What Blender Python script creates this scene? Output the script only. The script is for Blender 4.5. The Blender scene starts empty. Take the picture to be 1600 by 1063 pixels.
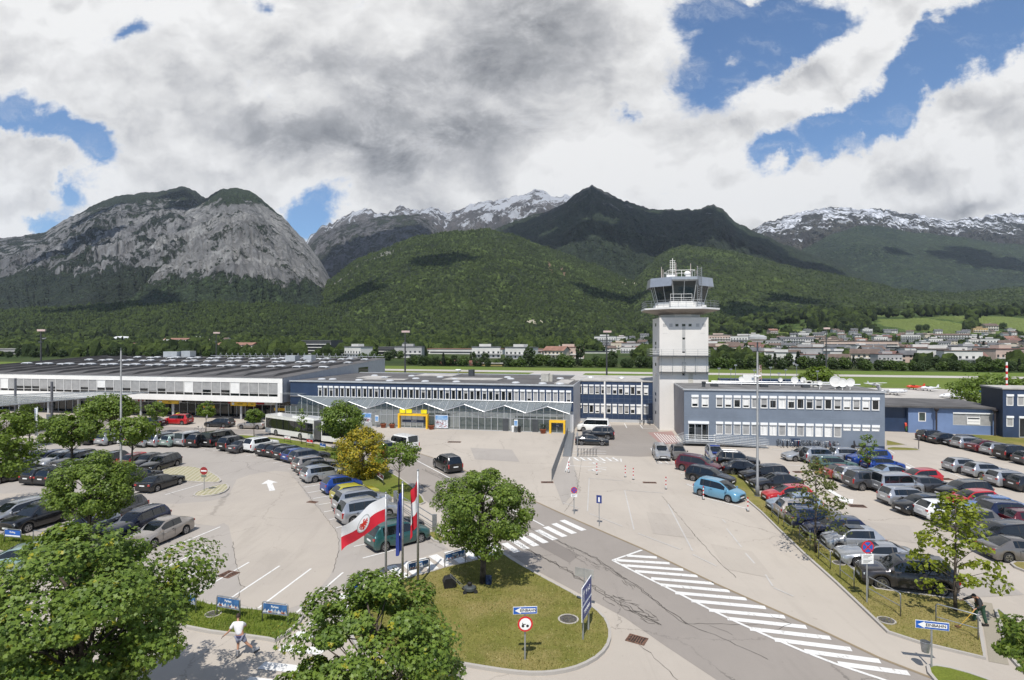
import bpy, math, random
import numpy as np
from mathutils import Vector, Matrix, noise
PI = math.pi; R = math.radians
SC = bpy.context.scene
# ---------------------------------------------------------------- camera
# level camera 14 m above the forecourt; f = focal length and (CX, HY) = optical axis in the photo's pixels
F, CX, HY, EYE = 890.0, 800.0, 531.5, 14.0
cam = bpy.data.cameras.new("camera"); cam_o = bpy.data.objects.new("camera", cam)
SC.collection.objects.link(cam_o); SC.camera = cam_o
cam_o.location = (0, 0, EYE); cam_o.rotation_euler = (PI/2, 0, 0)
cam.sensor_width = 36; cam.lens = 36*F/1600; cam.clip_start = .5; cam.clip_end = 60000
# ---------------------------------------------------------------- sun and exposure
SUN_EL, SUN_AZ = R(58), R(11)      # shadows fall away from the viewer, slightly to the right
sun = bpy.data.lights.new("sun", 'SUN'); sun.energy = 4.7; sun.angle = R(.5); sun.color = (1, .955, .89)
sun_o = bpy.data.objects.new("sun", sun); SC.collection.objects.link(sun_o)
sd = Vector((math.sin(SUN_AZ)*math.cos(SUN_EL), math.cos(SUN_AZ)*math.cos(SUN_EL), -math.sin(SUN_EL)))
sun_o.rotation_euler = sd.to_track_quat('-Z', 'Y').to_euler(); sun_o.location = (0, 0, 300)
SC.view_settings.view_transform = 'Standard'; SC.view_settings.look = 'None'
SC.view_settings.exposure = 0.10; SC.view_settings.gamma = 1
# ---------------------------------------------------------------- node helpers
class NT:
    def __init__(s, tree): s.t = tree; s.n = tree.nodes; s.l = tree.links
    def new(s, typ, **kw):
        n = s.n.new(typ)
        for k, v in kw.items():
            if k.startswith('i_'):
                k = k[2:]
                k = int(k) if k.isdigit() else k.replace('_', ' ')
                if hasattr(v, 'is_output') or isinstance(v, bpy.types.NodeSocket): s.l.new(v, n.inputs[k])
                else: n.inputs[k].default_value = v
            else: setattr(n, k, v)
        return n
    def math(s, op, a, b=None, c=None, clamp=False):
        n = s.new('ShaderNodeMath', operation=op); n.use_clamp = clamp
        for i, v in enumerate((a, b, c)):
            if v is None: continue
            if isinstance(v, bpy.types.NodeSocket): s.l.new(v, n.inputs[i])
            else: n.inputs[i].default_value = v
        return n.outputs[0]
    def step(s, v, a, b, to0=0, to1=1, smooth=True):
        n = s.new('ShaderNodeMapRange'); n.interpolation_type = 'SMOOTHSTEP' if smooth else 'LINEAR'
        s.l.new(v, n.inputs[0])
        for i, q in zip((1, 2, 3, 4), (a, b, to0, to1)): n.inputs[i].default_value = q
        return n.outputs[0]
    def noise(s, vec, scale, detail=4, rough=.55, dist=0, lac=2.0):
        n = s.new('ShaderNodeTexNoise'); s.l.new(vec, n.inputs['Vector'])
        n.inputs['Scale'].default_value = scale; n.inputs['Detail'].default_value = detail
        n.inputs['Roughness'].default_value = rough; n.inputs['Distortion'].default_value = dist
        n.inputs['Lacunarity'].default_value = lac
        return n
    def mix(s, fac, a, b, typ='MIX'):
        n = s.new('ShaderNodeMix', data_type='RGBA', blend_type=typ)
        for k, v in ((0, fac), (6, a), (7, b)):
            if isinstance(v, bpy.types.NodeSocket): s.l.new(v, n.inputs[k])
            else: n.inputs[k].default_value = v if k == 0 else (*v, 1)[:4]
        return n.outputs[2]
    def mapping(s, vec, loc=(0,0,0), rot=(0,0,0), sc=(1,1,1), typ='POINT'):
        n = s.new('ShaderNodeMapping', vector_type=typ); s.l.new(vec, n.inputs[0])
        n.inputs[1].default_value = loc; n.inputs[2].default_value = rot; n.inputs[3].default_value = sc
        return n.outputs[0]
# ---------------------------------------------------------------- sky with broken cumulus
W = bpy.data.worlds.new("World"); SC.world = W; W.use_nodes = True
k = NT(W.node_tree); k.n.clear()
out = k.new('ShaderNodeOutputWorld'); bg = k.new('ShaderNodeBackground'); k.l.new(bg.outputs[0], out.inputs[0])
sky = k.new('ShaderNodeTexSky', sky_type='NISHITA'); sky.sun_disc = False
sky.sun_elevation = SUN_EL; sky.sun_rotation = PI + SUN_AZ; sky.altitude = 580; sky.air_density = 1.0; sky.dust_density = .6; sky.ozone_density = 2.0
SKY_STRENGTH = .12
tc = k.new('ShaderNodeTexCoord').outputs['Generated']
sx = k.new('ShaderNodeSeparateXYZ'); k.l.new(tc, sx.inputs[0])
ay = k.math('MAXIMUM', k.math('ABSOLUTE', sx.outputs[1]), .12)
uv = k.new('ShaderNodeCombineXYZ')      # compass direction as u (east per unit north) and v (height per unit north)
k.l.new(k.math('DIVIDE', sx.outputs[0], ay), uv.inputs[0]); k.l.new(k.math('DIVIDE', sx.outputs[2], ay), uv.inputs[1])
uv = uv.outputs[0]
w1 = k.noise(uv, 3.2, 6, .62); w2 = k.noise(uv, 11, 5, .6)
def wadd(base, nz, amt):
    a = k.new('ShaderNodeVectorMath', operation='SUBTRACT'); k.l.new(nz.outputs['Color'], a.inputs[0]); a.inputs[1].default_value = (.5, .5, .5)
    b = k.new('ShaderNodeVectorMath', operation='SCALE'); k.l.new(a.outputs[0], b.inputs[0]); b.inputs[3].default_value = amt
    c = k.new('ShaderNodeVectorMath', operation='ADD'); k.l.new(base, c.inputs[0]); k.l.new(b.outputs[0], c.inputs[1])
    return c.outputs[0]
uvw = wadd(wadd(uv, w1, .20), w2, .085)
def blobs(rows, vec):
    tot = None
    for (px, py, rx, ry, ang, wt) in rows:
        m = k.mapping(vec, ((px-CX)/F, (HY-py)/F, 0), (0, 0, R(ang)), (rx/F, ry/F, 1), 'TEXTURE')
        z = k.new('ShaderNodeVectorMath', operation='MULTIPLY'); k.l.new(m, z.inputs[0]); z.inputs[1].default_value = (1, 1, 0)
        g = k.new('ShaderNodeTexGradient', gradient_type='QUADRATIC_SPHERE'); k.l.new(z.outputs[0], g.inputs[0])
        v = k.math('MULTIPLY', g.outputs['Fac'], wt)
        tot = v if tot is None else k.math('ADD', tot, v)
    return tot
holes = blobs([  # where the blue shows: direction (given as photo pixels), half axes, tilt, weight
    (20, 195, 130, 60, -12, 2.2), (120, 225, 120, 62, -38, 2.6), (95, 300, 80, 55, -20, 2.0), (50, 338, 110, 34, -8, 2.0),
    (490, 335, 110, 62, 18, 2.6), (230, 60, 70, 42, 30, 1.25), (410, 14, 50, 40, 0, .9),
    (1190, 30, 210, 110, -4, 3.4), (1100, 110, 120, 140, 20, 2.3), (1190, 105, 110, 50, 30, 1.6), (1310, 10, 90, 60, 0, 1.2), (1560, 30, 190, 110, 20, 3.0), (1440, 125, 190, 80, 38, 2.8),
    (1300, 195, 150, 62, 25, 2.4), (1200, 240, 95, 60, 35, 2.2), (1380, 185, 110, 60, 30, 1.5), (985, 175, 60, 35, 50, .9), (1290, 235, 50, 26, 20, .8),
    (1160, 520, 10, 10, 0, .01)], uvw)
adds = blobs([   # clouds inside the blue
    (1330, 95, 290, 62, 35, 2.6), (1240, 155, 110, 45, 35, .9), (1120, 105, 80, 24, 30, .9), (1160, -10, 70, 36, 0, 1.3), (40, 265, 110, 80, -45, 1.5), (0, 350, 70, 40, -30, 1.5),
    (1560, 220, 230, 130, 42, 2.6), (1240, 215, 40, 30, 20, .3), (1340, 200, 60, 24, 25, .8)], uvw)
n1 = k.noise(k.mapping(uv, rot=(0, 0, R(-28)), sc=(1, 1.7, 1)), 6.5, 11, .73, .35).outputs['Fac']
n2 = k.noise(uvw, 2.3, 7, .6, .1).outputs['Fac']
nn = k.math('ADD', k.math('MULTIPLY', k.math('SUBTRACT', n1, .5), 2.4), k.math('MULTIPLY', k.math('SUBTRACT', n2, .5), .8))
dens = k.math('ADD', k.math('SUBTRACT', k.math('ADD', nn, 1.0), holes), adds)
cover = k.step(dens, -.10, .72)
# the sky overhead and behind the viewer, where the sun stands, is mostly clear
clear = k.math('MULTIPLY', k.step(k.new('ShaderNodeSeparateXYZ', i_0=uv).outputs[1], .68, 1.25, 1, .22), k.step(sx.outputs[1], -.35, .15, .35, 1))
cover = k.math('MAXIMUM', k.math('MULTIPLY', cover, clear), k.step(k.noise(k.mapping(uvw, rot=(0, 0, R(-38)), sc=(1, 3.2, 1)), 5, 8, .7).outputs['Fac'], .5, .8, 0, .5))
uvs = wadd(wadd(uv, w1, .13), w2, .02)
dark = blobs([
    (600, 175, 430, 150, -12, 1.35), (560, 235, 330, 60, -14, 1.2), (760, 90, 260, 210, -10, 1.05), (700, 235, 200, 75, 5, 1.0), (610, 270, 120, 55, 0, .7),
    (360, 215, 170, 50, -14, .8), (830, 210, 140, 80, 35, .9), (20, 110, 130, 60, -10, .35), (860, 40, 170, 120, 40, .6), (1500, 320, 230, 22, 8, .8), (60, 320, 60, 20, -20, .5), (770, 300, 90, 30, 0, .5),
    (1050, 260, 110, 30, 20, .35), (1330, 120, 130, 20, 32, .3), (250, 130, 260, 90, -15, .5), (950, 60, 160, 140, 40, .4)], uvs)
n3 = k.noise(k.mapping(uvs, rot=(0, 0, R(-25)), sc=(1, 1.5, 1)), 4.2, 6, .52, .1).outputs['Fac']
n4 = k.noise(uvs, 13, 6, .6).outputs['Fac']
# self-shadowing: a lump with more cloud above it (towards the sun) is darker, one with open air above is lit
def relief(sc_, off, det, amt):
    a = k.noise(k.mapping(uvs, rot=(0, 0, R(-25)), sc=(1, 1.35, 1)), sc_, det, .58, .15).outputs['Fac']
    o = k.new('ShaderNodeVectorMath', operation='ADD', i_0=uvs, i_1=(off*.35, off, 0)).outputs[0]
    b_ = k.noise(k.mapping(o, rot=(0, 0, R(-25)), sc=(1, 1.35, 1)), sc_, det, .58, .15).outputs['Fac']
    return k.math('MULTIPLY', k.math('SUBTRACT', b_, a), amt)
sh = k.math('ADD', k.math('ADD', k.math('MULTIPLY', k.math('SUBTRACT', n3, .40), 1.3), k.math('MULTIPLY', k.math('SUBTRACT', n4, .5), .35)), k.math('ADD', relief(3.0, .07, 4, 2.2), relief(8, .025, 4, 1.1)))
shade = k.math('ADD', k.math('MULTIPLY', dark, .62), k.math('MULTIPLY', sh, .75))
thick = k.step(dens, .3, 1.3)
shade = k.math('MULTIPLY', shade, k.math('ADD', k.math('MULTIPLY', thick, .7), .3))
ramp = k.new('ShaderNodeValToRGB'); k.l.new(shade, ramp.inputs[0])
cr = ramp.color_ramp; cr.elements[0].position = 0.0; cr.elements[0].color = (.90, .895, .885, 1)
cr.elements[1].position = 1.0; cr.elements[1].color = (.215, .22, .235, 1)
for p, c in ((.20, (.73, .725, .72, 1)), (.42, (.54, .54, .55, 1)), (.68, (.36, .365, .38, 1))):
    e = cr.elements.new(p); e.color = c
skyc = k.new('ShaderNodeVectorMath', operation='SCALE'); k.l.new(sky.outputs[0], skyc.inputs[0]); skyc.inputs[3].default_value = SKY_STRENGTH
k.l.new(k.mix(cover, k.mix(1.0, skyc.outputs[0], (.66, .90, 1.10), 'MULTIPLY'), ramp.outputs[0]), bg.inputs[0]); bg.inputs[1].default_value = 1.0
W.cycles.sampling_method = 'MANUAL'; W.cycles.sample_map_resolution = 512
SC.cycles.max_bounces = 5; SC.cycles.diffuse_bounces = 2; SC.cycles.glossy_bounces = 3; SC.cycles.transmission_bounces = 4; SC.cycles.transparent_max_bounces = 8; SC.cycles.volume_bounces = 0
# ---------------------------------------------------------------- geometry helpers
C = SC.collection
def G(px, py, z=0.0):
    """ground (or height z) point seen at photo pixel (px, py)"""
    d = (EYE-z)*F/(py-HY); return Vector(((px-CX)*d/F, d, z))
def Z(px, py, d): return EYE+(HY-py)*d/F
class MB:
    """collects shapes and links them as ONE mesh object"""
    def __init__(s): s.v = []; s.f = []; s.m = []
    def face(s, pts, m=0):
        i = len(s.v); s.v += [tuple(p) for p in pts]; s.f.append(tuple(range(i, i+len(pts)))); s.m.append(m); return s
    def box(s, x0, x1, y0, y1, z0, z1, m=0, T=None):
        p = [(x, y, z) for z in (z0, z1) for x, y in ((x0, y0), (x1, y0), (x1, y1), (x0, y1))]
        if T is not None: p = [tuple(T @ Vector(q)) for q in p]
        i = len(s.v); s.v += p
        for f in ((0,3,2,1), (4,5,6,7), (0,1,5,4), (1,2,6,5), (2,3,7,6), (3,0,4,7)):
            s.f.append(tuple(i+q for q in f)); s.m.append(m)
        return s
    def tube(s, pts, r, n=8, m=0, caps=True):
        pts = [Vector(p) for p in pts]; rr = r if isinstance(r, (list, tuple)) else [r]*len(pts)
        i0 = len(s.v)
        for j, p in enumerate(pts):
            d = (pts[min(j+1, len(pts)-1)]-pts[max(j-1, 0)]).normalized()
            a = d.cross(Vector((0, 0, 1))) if abs(d.z) < .95 else d.cross(Vector((1, 0, 0)))
            a.normalize(); b = d.cross(a)
            for q in range(n):
                t = 2*PI*q/n; s.v.append(tuple(p+(a*math.cos(t)+b*math.sin(t))*rr[j]))
        for j in range(len(pts)-1):
            for q in range(n):
                a0 = i0+j*n+q; a1 = i0+j*n+(q+1) % n
                s.f.append((a0, a1, a1+n, a0+n)); s.m.append(m)
        if caps:
            s.f.append(tuple(i0+q for q in range(n))[::-1]); s.f.append(tuple(i0+(len(pts)-1)*n+q for q in range(n))); s.m += [m, m]
        return s
    def lathe(s, prof, c=(0, 0, 0), n=16, m=0, ax='z', a0=0):
        i0 = len(s.v)
        for r, z in prof:
            for q in range(n):
                t = a0+2*PI*q/n; x, y = r*math.cos(t), r*math.sin(t)
                p = {'z': (x, y, z), 'y': (x, z, y), 'x': (z, x, y)}[ax]
                s.v.append((c[0]+p[0], c[1]+p[1], c[2]+p[2]))
        for j in range(len(prof)-1):
            for q in range(n):
                a = i0+j*n+q; b = i0+j*n+(q+1) % n; s.f.append((a, b, b+n, a+n)); s.m.append(m)
        s.f.append(tuple(i0+q for q in range(n))[::-1]); s.f.append(tuple(i0+(len(prof)-1)*n+q for q in range(n))); s.m += [m, m]
        return s
    def prism(s, poly, z0, z1, m=0, T=None):
        i = len(s.v); n = len(poly)
        p = [(x, y, z0) for x, y in poly]+[(x, y, z1) for x, y in poly]
        if T is not None: p = [tuple(T @ Vector(q)) for q in p]
        s.v += p
        s.f.append(tuple(i+q for q in range(n))[::-1]); s.f.append(tuple(i+n+q for q in range(n))); s.m += [m, m]
        for q in range(n):
            s.f.append((i+q, i+(q+1) % n, i+n+(q+1) % n, i+n+q)); s.m.append(m)
        return s
    def sphere(s, c, r, n=8, m=0, sc=(1, 1, 1)):
        prof = []
        i0 = len(s.v); k_ = n//2+1
        for j in range(k_+1):
            t = PI*j/k_
            for q in range(n):
                a = 2*PI*q/n
                s.v.append((c[0]+r*sc[0]*math.sin(t)*math.cos(a), c[1]+r*sc[1]*math.sin(t)*math.sin(a), c[2]+r*sc[2]*math.cos(t)))
        for j in range(k_):
            for q in range(n):
                a = i0+j*n+q; b = i0+j*n+(q+1) % n; s.f.append((a, a+n, b+n, b)); s.m.append(m)
        return s
    def build(s, name, mats, parent=None, smooth=False, **tags):
        me = bpy.data.meshes.new(name); me.from_pydata(s.v, [], s.f)
        for mt in (mats if isinstance(mats, (list, tuple)) else [mats]): me.materials.append(mt)
        if any(s.m): me.polygons.foreach_set('material_index', s.m)
        if smooth: me.polygons.foreach_set('use_smooth', [True]*len(me.polygons))
        me.update()
        return obj(name, me, parent, **tags)
def obj(name, me, parent=None, **tags):
    o = bpy.data.objects.new(name, me); C.objects.link(o)
    if parent is not None: o.parent = parent
    for a, b in tags.items(): o[a] = b
    return o
def npmesh(name, v, f, mats, smooth=False, mi=None, parent=None, **tags):
    me = bpy.data.meshes.new(name); v = np.asarray(v, dtype=np.float32); f = np.asarray(f, dtype=np.int32)
    me.vertices.add(len(v)); me.vertices.foreach_set('co', v.ravel())
    me.loops.add(f.size); me.loops.foreach_set('vertex_index', f.ravel())
    n = f.shape[1]; me.polygons.add(len(f))
    me.polygons.foreach_set('loop_start', np.arange(0, f.size, n, dtype=np.int32))
    try: me.polygons.foreach_set('loop_total', np.full(len(f), n, dtype=np.int32))
    except Exception: pass
    for mt in (mats if isinstance(mats, (list, tuple)) else [mats]): me.materials.append(mt)
    if mi is not None: me.polygons.foreach_set('material_index', np.asarray(mi, dtype=np.int32))
    me.polygons.foreach_set('use_smooth', np.full(len(f), smooth))
    me.update(calc_edges=True)
    return obj(name, me, parent, **tags)
def thing(name, label, cat, loc=(0, 0, 0), rot=0.0, group=None):
    o = bpy.data.objects.new(name, None); C.objects.link(o); o.empty_display_size = .3
    o.location = loc; o.rotation_euler = (0, 0, rot); o['label'] = label; o['category'] = cat
    if group: o['group'] = group
    return o
KIDS = {}
def kids(o): return [c for c in o.children]
def dup(root, loc, rot, label=None, group=None, scale=None, remat=None):
    def cp(o, par):
        c = o.copy(); C.objects.link(c)
        if par is not None: c.parent = par
        if remat and c.type == 'MESH':
            for sl in c.material_slots:
                if sl.material and sl.material.name in remat:
                    sl.link = 'OBJECT'; sl.material = remat[sl.material.name] if isinstance(remat[sl.material.name], bpy.types.Material) else sl.material
        for ch in kids(o): cp(ch, c)
        return c
    r = cp(root, None); r.location = loc; r.rotation_euler = (0, 0, rot)
    if scale is not None: r.scale = scale if isinstance(scale, (tuple, list)) else (scale,)*3
    if label: r['label'] = label
    if group: r['group'] = group
    return r
# ---------------------------------------------------------------- materials
MATS = {}
def M(name, col, rough=.6, metal=0, var=.12, scale=1.2, bump=0, bscale=20, coat=0, spec=.5, col2=None, trans=0, objrand=0, dirt=0):
    if name in MATS: return MATS[name]
    m = bpy.data.materials.new(name); m.use_nodes = True; q = NT(m.node_tree)
    b = q.n['Principled BSDF']; MATS[name] = m
    co = q.new('ShaderNodeTexCoord').outputs['Object']
    nz = q.noise(co, scale, 5, .6).outputs['Fac']
    c2 = col2 or tuple(x*(1-2.2*var) for x in col)
    c1 = col if col2 else tuple(min(1, x*(1+.6*var)) for x in col)
    cc = q.mix(q.step(nz, .3, .7), c2, c1)
    if dirt:
        nd = q.noise(co, scale*4.3, 4, .7).outputs['Fac']
        cc = q.mix(q.step(nd, .52, .75, 0, dirt), cc, tuple(x*.45 for x in col))
    if objrand:
        oi = q.new('ShaderNodeObjectInfo').outputs['Random']
        hs = q.new('ShaderNodeHueSaturation'); q.l.new(cc, hs.inputs['Color'])
        q.l.new(q.step(oi, 0, 1, 1-objrand, 1+objrand, False), hs.inputs['Value'])
        q.l.new(q.step(q.math('FRACT', q.math('MULTIPLY', oi, 7.3)), 0, 1, .5-.05*objrand, .5+.05*objrand, False), hs.inputs['Hue']); cc = hs.outputs[0]
    q.l.new(cc, b.inputs['Base Color'])
    b.inputs['Roughness'].default_value = rough; b.inputs['Metallic'].default_value = metal
    b.inputs['Coat Weight'].default_value = coat; b.inputs['Coat Roughness'].default_value = .04
    b.inputs['Specular IOR Level'].default_value = spec; b.inputs['Transmission Weight'].default_value = trans
    if bump:
        bn = q.noise(co, bscale, 4, .6).outputs['Fac']
        bp = q.new('ShaderNodeBump'); bp.inputs['Strength'].default_value = min(1, bump); bp.inputs['Distance'].default_value = bump*.05
        q.l.new(bn, bp.inputs['Height']); q.l.new(bp.outputs[0], b.inputs['Normal'])
    return m
# ---------------------------------------------------------------- mountains
rng = np.random.default_rng(7)
def vnoise(x, y, seed):
    xi = np.floor(x).astype(np.int64); yi = np.floor(y).astype(np.int64); fx = x-xi; fy = y-yi
    fx = fx*fx*(3-2*fx); fy = fy*fy*(3-2*fy)
    def h(a, b):
        n = (a*374761393+b*668265263+seed*1442695041) & 0x7fffffff
        n = ((n ^ (n >> 13))*1274126177) & 0x7fffffff
        return ((n ^ (n >> 16)) & 0xffff)/65535.0
    return (h(xi, yi)*(1-fx)+h(xi+1, yi)*fx)*(1-fy)+(h(xi, yi+1)*(1-fx)+h(xi+1, yi+1)*fx)*fy
def fbm(x, y, seed, octs=6, gain=.5, ridge=False):
    s = 0; a = 1; t = 0
    for i in range(octs):
        n = vnoise(x, y, seed+i*17)
        if ridge: n = 1-np.abs(2*n-1)
        s = s+a*n; t += a; a *= gain; x = x*2.03+11.3; y = y*2.03+5.7
    return s/t
def terrain_mat(name, forest=(.03, .05, .018), forest2=(.055, .085, .026), rock=(.30, .29, .28), rock_amt=0.0, rock_slope=None, snow=None, meadow=0, cell=9, rock_z=(0, 0), tint=None, zones=()):
    """forest of crown-sized cells, bare rock where steep / in streaks, snow in gullies up high, meadow patches"""
    m = bpy.data.materials.new(name); m.use_nodes = True; q = NT(m.node_tree); b = q.n['Principled BSDF']
    geo = q.new('ShaderNodeNewGeometry'); pos = geo.outputs['Position']
    sep = q.new('ShaderNodeSeparateXYZ'); q.l.new(pos, sep.inputs[0]); z = sep.outputs[2]
    sn = q.new('ShaderNodeSeparateXYZ'); q.l.new(geo.outputs['Normal'], sn.inputs[0])
    big = q.noise(pos, 1/420, 5, .6).outputs['Fac']; med = q.noise(pos, 1/70, 5, .65).outputs['Fac']
    vor = q.new('ShaderNodeTexVoronoi'); q.l.new(pos, vor.inputs['Vector']); vor.inputs['Scale'].default_value = 1/cell
    rnd = q.new('ShaderNodeSeparateColor'); q.l.new(vor.outputs['Color'], rnd.inputs[0])
    f = q.math('ADD', q.math('MULTIPLY', q.math('SUBTRACT', big, .5), 2.0), q.math('MULTIPLY', q.math('SUBTRACT', med, .45), 1.9))
    f = q.math('ADD', f, q.math('MULTIPLY', q.math('SUBTRACT', rnd.outputs[0], .5), 1.0))
    col = q.mix(q.step(f, -.55, .75), forest, forest2)
    lg = q.noise(pos, 1/900, 3, .5).outputs['Fac']; col = q.mix(q.step(lg, .44, .58, 0, .45), col, tuple(c*.45 for c in forest2))
    # broadleaf crowns stand out lighter, single cells
    col = q.mix(q.math('MULTIPLY', q.step(rnd.outputs[1], .80, .9), q.step(med, .42, .6, 0, .8)), col, tuple(c*1.75 for c in forest2))
    rough = .9
    if meadow:
        mn = q.noise(pos, 1/190, 3, .5).outputs['Fac']
        col = q.mix(q.step(mn, 1-meadow, 1-meadow+.03), col, (.13, .17, .045))
    if rock_amt or rock_slope:
        st = q.noise(q.mapping(pos, sc=(1/110, 1/110, 1/320)), 1, 8, .66, .6).outputs['Fac']
        fine = q.noise(q.mapping(pos, sc=(1/22, 1/22, 1/60)), 1, 7, .72).outputs['Fac']
        rr = q.math('ADD', q.math('MULTIPLY', st, 1.0), q.math('MULTIPLY', fine, .55))
        if rock_z[1]: rr = q.math('ADD', rr, q.step(z, rock_z[0], rock_z[1], -.5, .12))
        if len(rock_z) > 2: rr = q.math('ADD', rr, q.step(z, rock_z[2], rock_z[3], 0, -.55))
        if rock_slope: rr = q.math('ADD', rr, q.math('MULTIPLY', q.math('SUBTRACT', .6, sn.outputs[2]), rock_slope))
        rk = q.step(rr, 1.14-rock_amt, 1.22-rock_amt)
        n5 = q.noise(q.mapping(pos, sc=(1/35, 1/35, 1/90)), 1, 8, .75).outputs['Fac']
        rc = q.mix(q.step(n5, .3, .72), tuple(c*.35 for c in rock), rock)
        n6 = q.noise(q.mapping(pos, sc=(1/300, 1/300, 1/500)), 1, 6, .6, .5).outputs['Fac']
        rc = q.mix(q.step(n6, .40, .58), q.mix(.5, rc, (.085, .09, .10)), rc)  # broad blue-grey patches in the rock colour stand for cloud shade
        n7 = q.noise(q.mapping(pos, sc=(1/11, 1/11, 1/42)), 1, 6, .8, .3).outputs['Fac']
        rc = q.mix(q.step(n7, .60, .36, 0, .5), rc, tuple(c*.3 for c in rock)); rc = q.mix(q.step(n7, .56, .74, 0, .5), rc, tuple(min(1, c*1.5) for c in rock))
        grow = q.noise(pos, 1/16, 4, .7).outputs['Fac']; rc = q.mix(q.step(q.math('ADD', grow, q.math('MULTIPLY', q.math('SUBTRACT', st, .5), -1.2)), .60, .66, 0, .85), rc, forest)
        col = q.mix(rk, col, rc)
    if snow:
        s1 = q.noise(q.mapping(pos, sc=(1/190, 1/190, 1/900)), 1, 10, .72, 1.0).outputs['Fac']
        s = q.math('ADD', q.math('MULTIPLY_ADD', s1, 1.6, -.3), q.step(z, snow[0], snow[1], -.18, .13, False))
        col = q.mix(q.step(s, snow[2], snow[2]+.02), col, (.72, .74, .78))
    if tint: col = q.mix(.35, col, tint)
    for (x, y, rx, ry, c, amt) in zones:      # clearings, meadows, scree: real patches on the ground
        mp = q.mapping(q.new('ShaderNodeVectorMath', operation='MULTIPLY', i_0=pos, i_1=(1, 1, 0)).outputs[0], (x, y, 0), (0, 0, 0), (rx, ry, 1), 'TEXTURE')
        wv = q.new('ShaderNodeVectorMath', operation='ADD'); q.l.new(mp, wv.inputs[0])
        nv = q.new('ShaderNodeVectorMath', operation='SCALE'); q.l.new(q.noise(pos, 1/60, 4).outputs['Color'], nv.inputs[0]); nv.inputs[3].default_value = .9
        nv2 = q.new('ShaderNodeVectorMath', operation='SUBTRACT'); q.l.new(nv.outputs[0], nv2.inputs[0]); nv2.inputs[1].default_value = (.45, .45, .45)
        q.l.new(nv2.outputs[0], wv.inputs[1]); ln = q.new('ShaderNodeVectorMath', operation='MULTIPLY', i_0=wv.outputs[0], i_1=(1, 1, 0))
        l2 = q.new('ShaderNodeVectorMath', operation='LENGTH'); q.l.new(ln.outputs[0], l2.inputs[0])
        col = q.mix(q.step(l2.outputs['Value'], 1.0, .93, 0, amt), col, c)
    q.l.new(col, b.inputs['Base Color']); b.inputs['Roughness'].default_value = rough; b.inputs['Specular IOR Level'].default_value = .15
    bp = q.new('ShaderNodeBump'); bp.inputs['Strength'].default_value = .9; bp.inputs['Distance'].default_value = cell*1.5
    hh = q.math('SUBTRACT', 1, vor.outputs['Distance'])
    if rock_amt or rock_slope: hh = q.math('ADD', q.math('MULTIPLY', hh, q.math('SUBTRACT', 1, rk)), q.math('MULTIPLY', q.math('MULTIPLY', q.math('ADD', n7, n5), rk), 1.5))
    q.l.new(hh, bp.inputs['Height']); q.l.new(bp.outputs[0], b.inputs['Normal'])
    return m
HEIGHTS = {}
def mountain(name, ridge, d0, d1, mat, px0=-280, px1=1880, step=2.0, rows=120, z0=0, prof=1.15, amp=.10, wl=420, seed=1, jag=0, dvar=0, ridged=True, back=.8, foot=0, gully=.35, crag=0):
    """a massif: its crest runs over the given bearings; slopes fall to the valley in front and behind"""
    px = np.arange(px0, px1, step); xs = [p[0] for p in ridge]; ys = [p[1] for p in ridge]
    ry = np.interp(px, xs, ys)
    kern = np.hanning(9); kern /= kern.sum(); rys = np.convolve(np.pad(ry, 4, mode='edge'), kern, 'valid'); ry = rys
    th = (px-CX)/F
    dr = d1*(1+dvar*(fbm(px/260+seed, px*0, seed+50, 3)-.5)*2)
    zr = EYE+(HY-ry)*dr/F
    if jag: zr = zr+(fbm(px/5.0, px*0, seed+9, 3)-.5)*jag+(fbm(px/26.0, px*0, seed+19, 4)-.5)*jag*2.2
    t = np.concatenate([np.linspace(0, 1, rows), np.linspace(1, 2, 14)[1:]])
    T, PXg = np.meshgrid(t, th, indexing='ij'); DR = np.broadcast_to(dr, T.shape); ZR = np.broadcast_to(zr, T.shape)
    D0 = d0
    D = np.where(T <= 1, D0+(DR-D0)*np.minimum(T, 1), DR+(T-1)*DR*back*.5)
    X = PXg*D; Y = D
    pr = np.where(T <= 1, np.minimum(T, 1)**prof, 1-(T-1)**1.3)
    Zg = z0+(ZR-z0)*pr
    env = np.where(T <= 1, np.sin(np.clip(T, 0, 1)*PI)**.85*(1-.4*np.clip(T, 0, 1)), .6*np.clip(T-1, 0, 1))
    n = fbm(X/wl, Y/wl, seed, 7, .52, ridged)-.55
    n2 = fbm(X/(wl*3.1)+9, Y/(wl*3.1), seed+3, 4, .5)-.5
    Zg = Zg+env*(ZR-z0)*(amp*2*n+amp*1.6*n2)+env*(fbm(X/14, Y/14, seed+7, 3, .6)-.5)*foot
    if crag:      # ribs and couloirs of the rock walls
        cg = fbm(PXg*F/15+T*9, T*9, seed+61, 5, .62, True)-.55; k_c = 1+env*crag*cg/D; D = D*k_c; X = X*k_c; Y = D; Zg = EYE+(Zg-EYE)*k_c
    gl_ = fbm(PXg*F/wl*14+T*1.3, T*2.2, seed+31, 4, .6, True)-.6
    Zg = Zg+env*(ZR-z0)*gl_*amp*gully
    Zg = np.where(T == 0, z0-3, Zg)
    nr, nc = T.shape
    v = np.stack([X.ravel(), Y.ravel(), Zg.ravel()], 1)
    i = np.arange(nr-1)[:, None]*nc+np.arange(nc-1)[None, :]
    f = np.stack([i, i+1, i+nc+1, i+nc], -1).reshape(-1, 4)
    HEIGHTS[name] = (px, t, D, Zg)
    return npmesh('hills' if d1 < 2000 else 'mountain', v, f, mat, smooth=True, kind='structure')
def at_d(px, d): return (px-CX)*d/F
SPRUCE, LEAFY = (.016, .024, .012), (.044, .066, .022)
RK_ = (.27, .26, .24); LG_ = (.085, .12, .03)
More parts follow.
